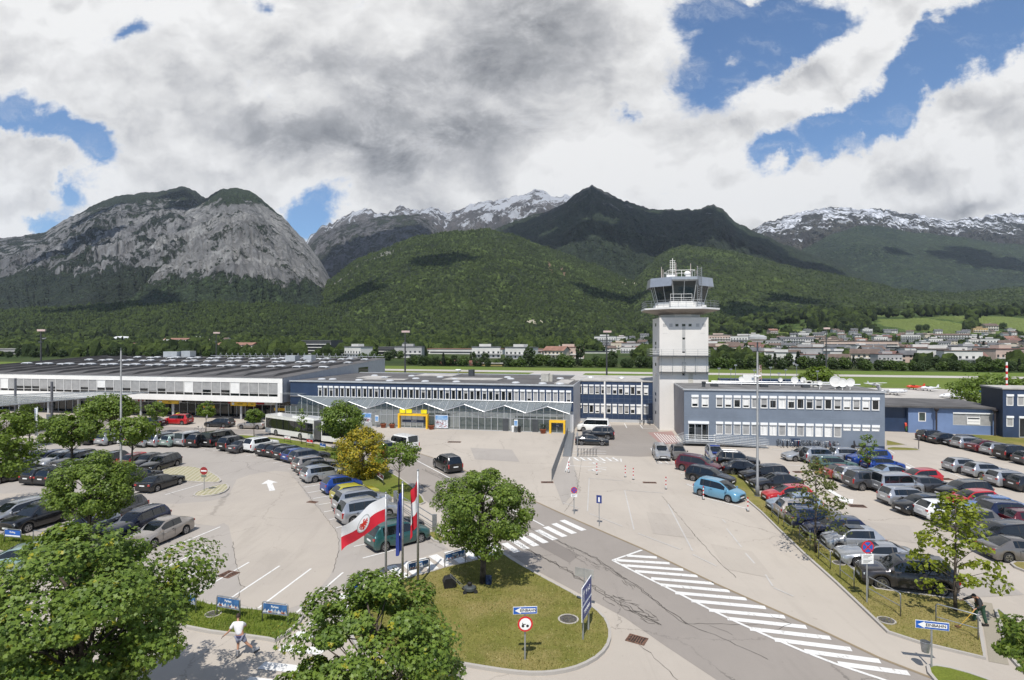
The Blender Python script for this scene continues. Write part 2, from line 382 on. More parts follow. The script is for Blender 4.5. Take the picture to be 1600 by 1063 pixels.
m_for = terrain_mat('valley_forest', SPRUCE, (.066, .092, .024), rock_amt=.05, cell=9, zones=[(at_d(835, 1425), 1425, 20, 16, (.40, .36, .28), 1), (at_d(984, 2430), 2430, 9, 120, (.36, .33, .26), 1), (at_d(978, 2250), 2250, 7, 80, (.36, .33, .26), 1),
    (at_d(590, 2380), 2380, 110, 60, RK_, .6), (at_d(545, 2200), 2200, 70, 90, RK_, .5), (at_d(870, 2280), 2280, 60, 120, LG_, .6), (at_d(905, 2350), 2350, 70, 60, LG_, .8), (at_d(700, 2450), 2450, 150, 80, LG_, .4), (at_d(860, 2100), 2100, 8, 120, (.22, .14, .10), .8), (at_d(880, 2120), 2120, 7, 110, (.22, .14, .10), .8), (at_d(1130, 2600), 2600, 90, 120, LG_, .5)])
m_for2 = terrain_mat('near_forest', SPRUCE, (.064, .090, .023), cell=9, zones=[(at_d(490, 1690), 1690, 52, 40, (.17, .19, .06), 1), (at_d(500, 1640), 1640, 30, 30, (.15, .18, .05), 1)])
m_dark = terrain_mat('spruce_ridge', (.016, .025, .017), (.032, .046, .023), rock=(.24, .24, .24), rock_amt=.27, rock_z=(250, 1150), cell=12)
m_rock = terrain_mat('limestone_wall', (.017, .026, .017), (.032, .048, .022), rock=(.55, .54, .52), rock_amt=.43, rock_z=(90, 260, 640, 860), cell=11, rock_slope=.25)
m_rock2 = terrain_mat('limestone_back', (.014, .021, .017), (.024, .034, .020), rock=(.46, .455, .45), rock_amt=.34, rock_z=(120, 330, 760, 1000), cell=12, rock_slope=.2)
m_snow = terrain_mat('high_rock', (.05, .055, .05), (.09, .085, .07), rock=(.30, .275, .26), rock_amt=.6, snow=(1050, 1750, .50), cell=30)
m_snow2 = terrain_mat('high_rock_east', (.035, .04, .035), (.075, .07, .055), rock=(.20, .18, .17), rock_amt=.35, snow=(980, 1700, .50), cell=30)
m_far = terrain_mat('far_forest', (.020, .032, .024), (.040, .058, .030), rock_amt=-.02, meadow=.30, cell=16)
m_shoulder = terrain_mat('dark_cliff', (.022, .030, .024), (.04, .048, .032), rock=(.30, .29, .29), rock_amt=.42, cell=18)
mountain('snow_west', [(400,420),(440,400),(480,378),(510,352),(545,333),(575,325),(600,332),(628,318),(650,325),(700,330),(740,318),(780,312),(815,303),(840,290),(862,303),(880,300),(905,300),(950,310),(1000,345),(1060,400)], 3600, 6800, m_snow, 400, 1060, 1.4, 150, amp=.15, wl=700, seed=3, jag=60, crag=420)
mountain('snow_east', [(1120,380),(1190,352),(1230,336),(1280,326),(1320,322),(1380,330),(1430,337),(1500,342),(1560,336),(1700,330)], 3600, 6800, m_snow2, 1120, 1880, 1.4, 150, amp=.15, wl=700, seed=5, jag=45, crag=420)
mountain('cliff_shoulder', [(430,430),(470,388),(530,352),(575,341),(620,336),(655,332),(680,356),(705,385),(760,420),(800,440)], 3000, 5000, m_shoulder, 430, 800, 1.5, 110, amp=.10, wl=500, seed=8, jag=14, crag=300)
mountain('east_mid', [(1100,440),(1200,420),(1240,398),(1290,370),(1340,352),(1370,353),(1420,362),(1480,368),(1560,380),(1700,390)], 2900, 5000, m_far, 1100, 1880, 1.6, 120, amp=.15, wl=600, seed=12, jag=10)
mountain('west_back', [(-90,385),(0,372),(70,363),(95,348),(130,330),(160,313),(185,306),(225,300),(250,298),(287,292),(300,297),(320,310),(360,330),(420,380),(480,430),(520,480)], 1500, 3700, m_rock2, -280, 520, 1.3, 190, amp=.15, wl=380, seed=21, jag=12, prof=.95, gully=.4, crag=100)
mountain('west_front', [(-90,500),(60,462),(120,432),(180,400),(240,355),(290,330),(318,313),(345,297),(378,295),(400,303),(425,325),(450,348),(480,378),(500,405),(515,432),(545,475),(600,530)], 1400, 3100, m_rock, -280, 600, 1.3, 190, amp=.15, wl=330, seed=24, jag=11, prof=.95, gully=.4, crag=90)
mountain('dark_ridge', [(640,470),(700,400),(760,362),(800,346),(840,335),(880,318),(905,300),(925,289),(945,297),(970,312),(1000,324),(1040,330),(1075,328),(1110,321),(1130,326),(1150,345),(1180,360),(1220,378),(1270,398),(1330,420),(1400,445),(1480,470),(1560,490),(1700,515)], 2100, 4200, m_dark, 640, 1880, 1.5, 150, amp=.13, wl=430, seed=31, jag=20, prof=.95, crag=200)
mountain('green_hill', [(330,540),(380,515),(440,492),(480,462),(510,440),(560,405),(600,388),(650,370),(700,362),(760,358),(800,366),(850,385),(900,402),(950,420),(990,440),(1040,480),(1100,530)], 1300, 2600, m_for, 330, 1100, 1.3, 170, amp=.10, wl=300, seed=41, jag=7, prof=.9, foot=9)
mountain('east_spur', [(900,520),(940,480),(980,443),(1010,411),(1040,392),(1070,381),(1110,388),(1160,396),(1220,412),(1280,424),(1340,436),(1400,450),(1500,458),(1560,452),(1700,440)], 1350, 2900, m_for, 900, 1880, 1.3, 170, amp=.10, wl=320, seed=46, jag=7, prof=.85, foot=9)
mountain('forest_foot', [(-90,492),(60,482),(150,476),(250,470),(330,466),(420,470),(500,484),(600,502),(700,516),(800,512),(900,516),(1000,508),(1100,496),(1200,494),(1300,500),(1400,496),(1500,488),(1700,470)], 1050, 1750, m_for2, -280, 1880, 1.5, 110, z0=4, amp=.10, wl=160, seed=51, jag=4, prof=1.0, foot=8)
# gentle valley slope that carries the villages
def slope_h(x, y):
    """height of the valley side at ground position"""
    r = np.asarray(y, dtype=float)
    px = CX+F*np.asarray(x)/r
    east = np.clip((px-930)/260, 0, 1)
    s = np.clip((r-560)/700, 0, 2.2)
    z = s**1.25*(16+22*east)+ (fbm(np.asarray(x)/150., r/150., 77, 3)-.5)*14*np.clip((r-700)/250, 0, 1)
    z = z+24*np.clip((px-1150)/120, 0, 1)*np.clip((r-1060)/240, 0, 1)**1.2
    return z
gx = np.arange(-280, 1890, 6.0); gy = np.concatenate([np.linspace(545, 1900, 150)])
YY, PP = np.meshgrid(gy, (gx-CX)/F, indexing='ij'); XX = PP*YY; ZZ = slope_h(XX, YY); ZZ[0, :] = -1.5
nr, nc = XX.shape; i = np.arange(nr-1)[:, None]*nc+np.arange(nc-1)[None, :]
def at_d(px, d): return (px-CX)*d/F
m_slope = terrain_mat('valley_meadow', (.045, .075, .02), (.075, .115, .03), cell=5, meadow=.42, zones=[
    (at_d(1445, 1200), 1200, 95, 110, (.15, .19, .05), 1), (at_d(1600, 1200), 1210, 95, 130, (.16, .2, .055), 1), (at_d(1240, 1100), 1100, 40, 70, (.15, .19, .05), 1)])
npmesh('terrain', np.stack([XX.ravel(), YY.ravel(), ZZ.ravel()], 1), np.stack([i, i+1, i+nc+1, i+nc], -1).reshape(-1, 4), m_slope, smooth=True, kind='structure')

# ---------------------------------------------------------------- ground
def ground_mat(name, col, col2=None, grain=.10, stain=.22, cracks=0.0, rough=.88, wear=0):
    m = bpy.data.materials.new(name); m.use_nodes = True; q = NT(m.node_tree); b = q.n['Principled BSDF']; MATS[name] = m
    pos = q.new('ShaderNodeNewGeometry').outputs['Position']
    col2 = col2 or tuple(c*.86 for c in col)
    a = q.noise(pos, .09, 5, .6, .4).outputs['Fac']; c = q.mix(q.step(a, .35, .65), col2, col)
    s1 = q.noise(q.mapping(pos, rot=(0, 0, R(28)), sc=(.55, .12, 1)), 1, 6, .68, .5).outputs['Fac']
    c = q.mix(q.step(s1, .50, .72, 0, stain), c, tuple(x*.62 for x in col))
    s0 = q.noise(q.mapping(pos, rot=(0, 0, R(-60)), sc=(.9, .06, 1)), 1, 5, .7, .8).outputs['Fac']; c = q.mix(q.step(s0, .55, .75, 0, stain*.9), c, tuple(x*.66 for x in col))
    pt = q.noise(pos, .035, 2, .4).outputs['Fac']; c = q.mix(q.step(pt, .5, .53, 0, stain*.45), c, tuple(x*.8 for x in col))
    s2 = q.noise(pos, .7, 5, .7).outputs['Fac']; c = q.mix(q.step(s2, .56, .8, 0, stain*.9), c, tuple(min(1, x*1.22) for x in col))
    spots = q.noise(pos, 2.4, 2, .5).outputs['Fac']; c = q.mix(q.step(spots, .70, .76, 0, .35), c, tuple(x*.5 for x in col))
    g = q.noise(pos, 32, 3, .7).outputs['Fac']
    c = q.mix(q.step(g, .25, .75, 0, grain*2.4, False), c, tuple(x*.55 for x in col))
    if cracks:
        wn = q.noise(pos, .8, 5, .7); wv = q.new('ShaderNodeVectorMath', operation='SCALE'); q.l.new(wn.outputs['Color'], wv.inputs[0]); wv.inputs[3].default_value = 1.6
        av = q.new('ShaderNodeVectorMath', operation='ADD'); q.l.new(pos, av.inputs[0]); q.l.new(wv.outputs[0], av.inputs[1])
        v = q.new('ShaderNodeTexVoronoi', feature='DISTANCE_TO_EDGE'); q.l.new(q.mapping(av.outputs[0], sc=(.13, .13, 0)), v.inputs['Vector']); v.inputs['Scale'].default_value = 1
        mk = q.step(q.noise(pos, .05, 3).outputs['Fac'], .46, .56)
        c = q.mix(q.math('MULTIPLY', q.step(v.outputs['Distance'], .006, .001), q.math('MULTIPLY', mk, cracks)), c, tuple(x*.25 for x in col))
    if wear: c = q.mix(q.step(q.noise(q.mapping(pos, rot=(0, 0, R(28)), sc=(1, .35, 1)), 5, 8, .78).outputs['Fac'], .54, .64, 0, wear), c, (.34, .31, .275))
    q.l.new(c, b.inputs['Base Color']); b.inputs['Roughness'].default_value = rough; b.inputs['Specular IOR Level'].default_value = .3
    bp = q.new('ShaderNodeBump'); bp.inputs['Strength'].default_value = .35; bp.inputs['Distance'].default_value = .02
    q.l.new(g, bp.inputs['Height']); q.l.new(bp.outputs[0], b.inputs['Normal'])
    return m
def grass_mat(name, col, col2, dry=(.17, .145, .055), dry_amt=.4, sc=.35):
    m = bpy.data.materials.new(name); m.use_nodes = True; q = NT(m.node_tree); b = q.n['Principled BSDF']; MATS[name] = m
    pos = q.new('ShaderNodeNewGeometry').outputs['Position']
    a = q.noise(pos, sc, 6, .65, .3).outputs['Fac']; c = q.mix(q.step(a, .35, .65), col, col2)
    d = q.noise(pos, sc*.45, 5, .7).outputs['Fac']; c = q.mix(q.step(d, .42, .62, 0, dry_amt), c, dry)
    g = q.noise(pos, 14, 5, .75).outputs['Fac']; c = q.mix(q.step(g, .3, .7, 0, .55), c, tuple(x*.45 for x in col))
    q.l.new(c, b.inputs['Base Color']); b.inputs['Roughness'].default_value = .95; b.inputs['Specular IOR Level'].default_value = .1
    bp = q.new('ShaderNodeBump'); bp.inputs['Strength'].default_value = .8; bp.inputs['Distance'].default_value = .06
    q.l.new(g, bp.inputs['Height']); q.l.new(bp.outputs[0], b.inputs['Normal'])
    return m
g_pale = ground_mat('pale_asphalt', (.445, .397, .338), (.398, .354, .302), stain=.24, cracks=.5)
g_road = ground_mat('road_asphalt', (.30, .268, .236), (.265, .237, .209), stain=.25, cracks=.55)
g_lot = ground_mat('stall_asphalt', (.365, .332, .295), (.33, .30, .268), stain=.25, cracks=.45)
g_lane = ground_mat('lane_concrete', (.415, .37, .315), (.37, .33, .285), stain=.30, cracks=.3)
g_grassfar = grass_mat('airfield_grass', (.12, .14, .035), (.16, .165, .045), dry=(.25, .20, .085), dry_amt=.8, sc=.02)
g_green = grass_mat('airfield_green', (.12, .18, .035), (.15, .20, .04), dry_amt=.2, sc=.03)
g_field = grass_mat('valley_floor', (.035, .055, .018), (.05, .08, .022), dry_amt=.2, sc=.02)
g_grass = grass_mat('verge_grass', (.16, .165, .038), (.22, .21, .055), dry=(.33, .26, .11), dry_amt=.8)
g_grass2 = grass_mat('lush_verge', (.13, .17, .028), (.19, .22, .038), dry_amt=.45)
g_runway = ground_mat('runway_concrete', (.47, .44, .40), stain=.1)
g_kerb = ground_mat('kerb_stone', (.43, .40, .36), stain=.2)
g_path = ground_mat('gravel_path', (.36, .32, .25), grain=.25)
def sheet(name, pts, z, mat, **kw):
    mb = MB(); mb.face([(p[0], p[1], z) for p in pts]); return mb.build(name, mat, kind='structure', **kw)
def pxpoly(pts): return [tuple(G(*p))[:2] for p in pts]
def ccw(P):
    a = sum(P[i][0]*P[(i+1) % len(P)][1]-P[(i+1) % len(P)][0]*P[i][1] for i in range(len(P)))
    return P if a > 0 else P[::-1]
def smooth_poly(P, it=2):
    for _ in range(it):
        Q = []
        for i in range(len(P)):
            a, b = P[i], P[(i+1) % len(P)]
            Q += [(a[0]*.75+b[0]*.25, a[1]*.75+b[1]*.25), (a[0]*.25+b[0]*.75, a[1]*.25+b[1]*.75)]
        P = Q
    return P
sheet('ground', [(-6000, -60), (6000, -60), (6000, 9000), (-6000, 9000)], -.03, g_field)
TH = R(-13); AU = Vector((math.cos(TH), math.sin(TH))); AN = Vector((-math.sin(TH), math.cos(TH)))
def af(u, n): p = AU*u+AN*n; return (p.x, 293+p.y)
def afsheet(name, u0, u1, n0, n1, z, m): sheet(name, [af(u0, n0), af(u1, n0), af(u1, n1), af(u0, n1)], z, m)
afsheet('airfield_grass', -1500, 1500, -135, 0, -.022, g_grassfar)
afsheet('airfield_grass', -1500, 1500, -29, 0, -.014, g_green)
afsheet('runway', -1500, 1500, -44, -30, -.012, g_runway)
afsheet('airfield_grass', 0, 1500, -99, -44.5, -.014, g_green)
afsheet('apron', 75, 600, -150, -99, -.010, g_runway)
afsheet('taxiway', 20, 42, -150, -44, -.008, g_runway)
sheet('pavement', [(-190, -40), (170, -40), (170, 108), (40, 128), (-40, 128), (-190, 150)], 0, g_pale)
sheet('road', pxpoly([(588, 690), (637, 702), (659, 710), (696, 722), (745, 744), (806, 770), (880, 804), (941, 830.6), (1002, 857), (1056, 882.6), (1117, 912), (1164, 933), (1219, 957), (1293, 990), (1373, 1028), (1456, 1060), (1560, 1110), (1300, 1110), (1120, 1063), (1040, 1010), (975, 965), (900, 925), (825, 885), (760, 845), (700, 808), (656, 776), (600, 738), (560, 715)]), .004, g_road)
sheet('road', pxpoly([(-60, 674), (120, 672), (300, 676), (420, 680), (500, 690), (560, 712), (600, 738), (590, 692), (520, 684), (400, 672), (240, 666), (-60, 668)]), .006, g_road)
sheet('car_park', pxpoly([(-80, 688), (230, 686), (340, 686), (400, 692), (450, 703), (490, 718), (512, 733), (560, 760), (620, 788), (668, 828), (700, 858), (590, 892), (530, 925), (480, 965), (386, 952), (308, 943), (230, 905), (150, 858), (60, 838), (-80, 836)]), .004, g_lot)
sheet('car_park_lane', smooth_poly(pxpoly([(446, 733), (465, 753), (482, 779), (499, 796), (514, 813), (524, 828), (530, 845), (528, 864), (520, 895), (497, 923), (455, 955), (400, 952), (365, 941), (380, 918), (373, 908), (369, 877), (363, 847), (356, 815), (330, 825), (250, 803), (120, 785), (-60, 785), (-60, 772), (120, 770), (250, 790), (354, 781), (362, 765), (372, 745)]), 1), .008, g_lane)
sheet('car_park', pxpoly([(945, 665), (1022, 664), (1040, 690), (1060, 712), (1000, 714), (905, 710), (945, 690)]), .005, g_road)
sheet('pavement', pxpoly([(1012, 676), (1050, 674), (1064, 694), (1032, 694)]), .009, ground_mat('red_paving', (.36, .235, .21), stain=.2))
def verge(pts, z=.10, mat=None, kerb=True, sm=1, kw=.14):
    P = ccw(smooth_poly(pxpoly(pts), sm)); n = len(P)
    ins = []
    for i in range(n):
        a, b, c = Vector(P[i-1]), Vector(P[i]), Vector(P[(i+1) % n])
        d1 = (b-a).normalized(); d2 = (c-b).normalized(); nn = Vector((-(d1+d2).y, (d1+d2).x))
        if nn.length < 1e-4: nn = Vector((-d1.y, d1.x))
        nn.normalize(); ins.append(b+nn*kw)
    if kerb:
        kb = MB()
        for i in range(n):
            j = (i+1) % n; a, b, c, d = P[i], P[j], ins[j], ins[i]
            kb.face([(a[0], a[1], -.02), (b[0], b[1], -.02), (b[0], b[1], z+.02), (a[0], a[1], z+.02)])
            kb.face([(a[0], a[1], z+.02), (b[0], b[1], z+.02), (c[0], c[1], z+.02), (d[0], d[1], z+.02)])
            kb.face([(d[0], d[1], z+.02), (c[0], c[1], z+.02), (c[0], c[1], z-.06), (d[0], d[1], z-.06)])
        kb.build('kerb', g_kerb, kind='structure')
    mb = MB(); mb.face([(p.x, p.y, z) for p in ins]); mb.build('verge', mat or g_grass, kind='structure')
    return ins
V_island = verge([(640, 904), (669, 897), (696, 888), (730, 881), (784, 865), (806, 880), (847, 903), (910, 937), (944, 964), (955, 984), (955, 1006), (941, 1027), (910, 1045), (876, 1054), (838, 1057), (797, 1054), (752, 1047), (700, 1038), (620, 1035), (560, 1020), (540, 985), (560, 945), (600, 918)], .12)
V_arc = verge([(225, 678.5), (300, 678), (350, 679.5), (416, 683), (486, 692.5), (532, 703), (590, 727), (640, 757), (668, 785), (655, 791), (620, 783), (590, 771), (560, 757), (528, 743), (510, 729), (490, 716), (450, 701), (400, 691), (340, 685), (225, 684)], .10, g_grass2)
verge([(664, 835), (680, 831), (703, 846), (682, 851)], .1)
V_left = verge([(-50, 836), (60, 838), (150, 858), (230, 905), (308, 943), (386, 953), (458, 960), (480, 965), (435, 1006), (412, 1001), (299, 987), (200, 960), (100, 905), (0, 862), (-50, 858)], .12, g_grass2)
V_right = verge([(1113, 723), (1160, 777), (1188, 801), (1216, 829), (1253, 865), (1306, 913), (1386, 990), (1440, 1008), (1541, 1032), (1537, 1000), (1530, 960), (1511, 942), (1493, 938), (1370, 922), (1314, 874), (1231, 809), (1197, 781), (1162, 749), (1128, 723)], .1, g_grass, sm=0)
verge([(1550, 945), (1600, 985), (1680, 1050), (1660, 1085), (1578, 1042), (1563, 985)], .1, g_grass2)
verge([(1440, 1043), (1468, 1041), (1530, 1058), (1580, 1080), (1480, 1090)], .1, g_grass2)
sheet('path', pxpoly([(1513, 938), (1550, 943), (1561, 985), (1577, 1040), (1545, 1034), (1540, 1000), (1533, 960)]), .012, g_path)
verge([(1385, 688.5), (1417, 696), (1385, 697)], .06, sm=0); verge([(1385, 699), (1425, 700.5), (1440, 703.5), (1432, 705), (1385, 704.5)], .06)
verge([(1494, 679), (1620, 683.5), (1640, 708), (1529, 686)], .06, sm=0)
verge([(1284, 738), (1300, 734.5), (1304, 741), (1291, 743)], .08); verge([(1524, 748), (1550, 746.5), (1557, 752), (1536, 754.5)], .08); verge([(1574, 884), (1590, 877), (1640, 890), (1620, 902)], .1)
g_paver = MATS['grass_paver'] = bpy.data.materials.new('grass_paver'); g_paver.use_nodes = True
q = NT(g_paver.node_tree); pos = q.new('ShaderNodeNewGeometry').outputs['Position']
bt = q.new('ShaderNodeTexBrick'); q.l.new(q.mapping(pos, rot=(0, 0, R(25))), bt.inputs['Vector']); bt.inputs['Scale'].default_value = 1
bt.inputs['Brick Width'].default_value = .55; bt.inputs['Row Height'].default_value = .36; bt.inputs['Mortar Size'].default_value = .075; bt.inputs['Mortar Smooth'].default_value = .2
bt.inputs['Color1'].default_value = (.19, .19, .07, 1); bt.inputs['Color2'].default_value = (.26, .23, .11, 1); bt.inputs['Mortar'].default_value = (.44, .40, .31, 1)
q.l.new(bt.outputs['Color'], q.n['Principled BSDF'].inputs['Base Color']); q.n['Principled BSDF'].inputs['Roughness'].default_value = .95
verge([(248, 738), (268, 731.5), (290, 729.5), (312, 732), (333, 740), (348, 751), (341, 756), (310, 755), (280, 753), (262, 748)], .1, g_paver)
verge([(299, 777), (308, 769), (330, 762), (353, 756), (360, 763), (349, 772), (325, 777)], .1, g_paver)
# ---- painted markings
paint = ground_mat('white_road_paint', (.72, .71, .68), (.66, .65, .62), grain=.12, stain=.30, cracks=.6, wear=.75)
paint_old = ground_mat('worn_road_paint', (.52, .50, .47), (.47, .45, .42), grain=.2, stain=.4, wear=.9)
def line_mb(mb, a, b, w, z=.016):
    A, B = Vector(G(*a)), Vector(G(*b)); d = (B-A).normalized(); s = Vector((-d.y, d.x, 0))*w/2
    mb.face([(p.x, p.y, z) for p in (A-s, B-s, B+s, A+s)])
mk = MB()
def L(*pts, w=.12, mb=None):
    for a, b in zip(pts, pts[1:]): line_mb(mb or mk, a, b, w)
L((588, 686), (642, 715), (721, 757), (831, 812), (850, 822), w=.13)
mkl = MB()
for a, b in (((957, 876), (1003, 860)), ((957, 876), (1000, 898)), ((1000, 898), (1055, 925)), ((1055, 925), (1106, 951)), ((1106, 951), (1150, 972)), ((1150, 972), (1200, 994.5)), ((1200, 994.5), (1257, 1019)), ((1257, 1019), (1306, 1038)), ((1306, 1038), (1390, 1066)), ((1390, 1066), (1480, 1096))): line_mb(mkl, a, b, .17, .0185)
mkl.build('road_marking', paint, kind='structure')
for a, b in [((320,115),(505,127)), ((245,143),(585,163)), ((290,175),(670,203)), ((370,212),(760,243)), ((470,257),(860,289)), ((530,297),(960,337)), ((620,347),(1065,386)), ((720,397),(1185,440)), ((830,455),(1305,498)), ((945,508),(1440,562)), ((1085,572),(1590,630)), ((1240,640),(1720,700)), ((1430,712),(1900,775)), ((1640,790),(2080,850))]:
    L((900+a[0]/4, 840+a[1]/4), (900+b[0]/4, 840+b[1]/4), w=.38)
def lerp(a, b, t): return tuple(x+(y-x)*t for x, y in zip(a, b))
for i in range(8):
    t = (i+.15)/7.6; L(lerp((786, 850), (884, 811), t), lerp((806, 864), (919, 827), t), w=.5)
def zebra(O, I, ts, w):
    def at(P, t):
        s = t*(len(P)-1); i = min(int(s), len(P)-2); return lerp(P[i], P[i+1], s-i)
    for t, dt in ts: L(at(O, t), at(I, min(1, t+dt)), w=w)

for a, b in [((586, 893), (600, 911)), ((610, 885), (634, 903)), ((634, 879), (653, 898)), ((658, 873), (680, 891)), ((676, 868), (703, 886)), ((700, 862), (724, 879)), ((722, 857), (744, 873)), ((744, 852), (764, 868)), ((764, 850), (782, 862))]: L(a, b, w=.62)
for a, b in [((556, 904), (596, 909)), ((541, 917), (583, 923)), ((528, 931), (571, 936)), ((516, 944), (556, 950)), ((500, 957), (545, 964)), ((484, 973), (530, 980)), ((461, 991), (522, 999)), ((440, 1012), (505, 1019)), ((408, 1040), (480, 1048)), ((384, 1064), (455, 1072)), ((350, 1092), (430, 1100))]: L(a, b, w=.55)
z0 = lambda x, y: (280+x/4.706, 660+y/4.706)
for a, b in [((295,933.5),(389,879)), ((350,942),(437,884.6)), ((401,952.6),(486,889)), ((459.6,961),(536,895)), ((280,877),(324.6,855)), ((262,919),(344,874)), ((250,863),(344,823.6)), ((275,836),(306,822)), ((228,900),(280,877)),
             ((228,772),(292,752)), ((258,773.5),(317,756)), ((199,769),(223,761.5)), ((188,761.5),(215,754)), ((56,758),(83,753)), ((42,754),(50,751)), ((60,838),(92,827)), ((0,826),(20,818))]: L(a, b)
for a, b in [((65,200),(130,185)), ((155,205),(240,190)), ((250,213),(340,195)), ((340,222),(430,203)), ((420,235),(510,215)), ((490,248),(580,232)), ((570,262),(660,245)), ((625,280),(720,262)), ((690,300),(800,280)), ((740,320),(840,305)), ((800,345),(870,335)),
             ((830,373),(880,368)), ((855,405),(920,398)), ((885,440),(940,430)), ((920,478),(1060,455)), ((945,520),(1060,500)), ((985,562),(1150,535)), ((1025,607),(1145,588)), ((1065,660),(1150,645)), ((1105,717),(1170,705)), ((1155,778),(1200,765)), ((1220,845),(1300,825)), ((1285,915),(1440,880)), ((1350,1000),(1640,925))]: L(z0(*a), z0(*b))
mk.build('road_marking', paint, kind='structure')
def arrow(mb, tip, tail, w=1.0, sh=.28):
    A, B = G(*tip), G(*tail); d = (A-B).normalized(); s = Vector((-d.y, d.x, 0)); ln = (A-B).length; h = A-d*min(1.6, ln*.4)
    mb.face([(p.x, p.y, .017) for p in (A, h+s*w/2, h+s*sh/2, B+s*sh/2, B-s*sh/2, h-s*sh/2, h-s*w/2)])
ar = MB(); arrow(ar, (419, 750), (425.5, 767), 1.5, .5); arrow(ar, (1332, 788), (1294, 765), 1.6, .45); arrow(ar, (215, 789), (252, 791), 1.2, .4)
arrow(ar, (1410, 727), (1432, 737), 1.2, .4)
ar.build('arrow_marking', paint, kind='structure')
# worn stall lines of the right forecourt
mk2 = MB(); z8 = lambda x, y: (880+x/4.428, 720+y/4.428); z9 = lambda x, y: (840+x/6.154, 660+y/6.154)
for a, b in [((180,120),(168,350)), ((425,205),(490,480)), ((425,205),(700,225)), ((725,300),(895,625)), ((175,122),(420,140)), ((1130,470),(1235,600)), ((1260,640),(1325,712)), ((180,365),(410,455)), ((520,505),(810,615)), ((895,650),(1060,730)), ((1455,880),(1594,940)), ((0,290),(110,330)), ((1100,405),(1125,430)), ((1400,790),(1450,870))]: L(z8(*a), z8(*b), w=.10, mb=mk2)
mk2.build('road_marking', paint_old, kind='structure')
mk3 = MB()
for a, b in [((848,162),(925,190)), ((900,238),(1275,333)), ((848,162),(925,170)), ((815,122),(885,122)), ((815,92),(880,92)), ((770,55),(820,57)), ((15,80),(45,20)), ((45,35),(300,48)), ((640,0),(655,20)), ((655,20),(830,27))]: L(z8(*a), z8(*b), mb=mk3)
for a, b in [((310,335),(265,480)), ((310,335),(800,355)), ((800,350),(805,382)), ((340,365),(805,378)), ((330,230),(600,232)), ((335,270),(660,280)), ((330,300),(660,305)), ((690,10),(700,55)), ((835,12),(858,55)), ((985,25),(1010,60)), ((1010,60),(1110,60)), ((1090,250),(1150,395)), ((1150,395),(1385,408)), ((1160,370),(1200,398)), ((1220,370),(1260,400)), ((1300,375),(1350,404)), ((1310,445),(1400,448)), ((1380,495),(1450,498)), ((1570,305),(1600,335))]: L(z9(*a), z9(*b), mb=mk3)
for i in range(7): L(z9(350+i*62, 340), z9(400+i*62, 372), w=.25, mb=mk3)
for i in range(9): L((1022+i*4.5, 677+i*.6), (1036+i*4, 692), w=.12, mb=mk3)
for a, b in [((1296,764),(1320,783)), ((1231,727),(1265,728.5)), ((1415,724),(1450,742)), ((1470,733),(1505,748)), ((1385,701),(1398,709)), ((1240,705),(1204,702))]: L(a, b, mb=mk3)
mk3.build('road_marking', paint, kind='structure')
# wheelchair rings on the reserved bays
rg = MB()
for cx_, cy_ in ((936, 724), (936, 735)):
    c = G(cx_, cy_)
    for i in range(14):
        t = 2*PI*i/18; t2 = 2*PI*(i+1)/18
        rg.face([(c.x+r*math.cos(a)*1.1, c.y+r*math.sin(a), .018) for r, a in ((.55, t), (.55, t2), (.72, t2), (.72, t))])
    rg.face([(c.x-1.2, c.y-.1, .018), (c.x-.4, c.y-.1, .018), (c.x-.4, c.y+.08, .018), (c.x-1.2, c.y+.08, .018)])
rg.build('road_marking', paint, kind='structure')
# gutter of small setts along the road, bitumen crack seals, drains
for i_, pp in enumerate(([(735, 700), (800, 703), (812, 722), (742, 718)], [(1010, 800), (1065, 806), (1085, 842), (1020, 834)], [(560, 905), (585, 890), (700, 866), (640, 880)], [(1110, 850), (1175, 862), (1210, 905), (1135, 890)], [(890, 700), (905, 760), (880, 790), (862, 745)], [(1330, 812), (1420, 822), (1440, 850), (1345, 838)], [(1465, 905), (1560, 900), (1600, 930), (1500, 935)], [(700, 735), (760, 768), (745, 778), (684, 742)], [(850, 838), (905, 868), (890, 880), (832, 848)])):
    if i_ == 2: continue
    sheet('pavement_patch', pxpoly(pp), .0115, (g_lot, g_lane)[i_ % 2] if i_ < 7 else ground_mat('dark_patch', (.225, .20, .178)))
gut = MB(); gp = [(637, 702), (659, 710), (696, 722), (745, 744), (806, 770), (880, 804), (941, 830.6), (1002, 857), (1056, 882.6), (1117, 912), (1164, 933), (1219, 957), (1293, 990), (1373, 1028), (1456, 1060), (1530, 1095)]
L(*gp, w=.16, mb=gut); gut.build('gutter', ground_mat('gutter_sett', (.30, .235, .15), grain=.3, stain=.5), kind='structure')
def wander(mb, pts, w, amp, seed, stepm=.35, z=.0165):
    rr = random.Random(seed); W_ = [Vector(G(*p)) for p in pts]; out = []
    for a, b in zip(W_, W_[1:]):
        n = max(2, int((b-a).length/stepm))
        for i in range(n): out.append(a.lerp(b, i/n)+Vector((rr.gauss(0, amp), rr.gauss(0, amp), 0)))
    out.append(W_[-1])
    for a, b in zip(out, out[1:]):
        d = (b-a).normalized(); s = Vector((-d.y, d.x, 0))*w*rr.uniform(.4, 1.2)/2
        mb.face([(p.x, p.y, z) for p in (a-s, b-s, b+s, a+s)])
ck = MB(); rr = random.Random(3)
c1 = [(660, 733), (700, 752), (760, 790), (830, 826), (880, 849), (928, 872), (960, 894), (1000, 920), (1030, 945), (1072, 975)]
c2 = [(655, 757), (700, 784), (760, 822), (830, 862), (880, 886), (905, 905), (948, 930), (980, 950), (1010, 968), (1032, 978)]
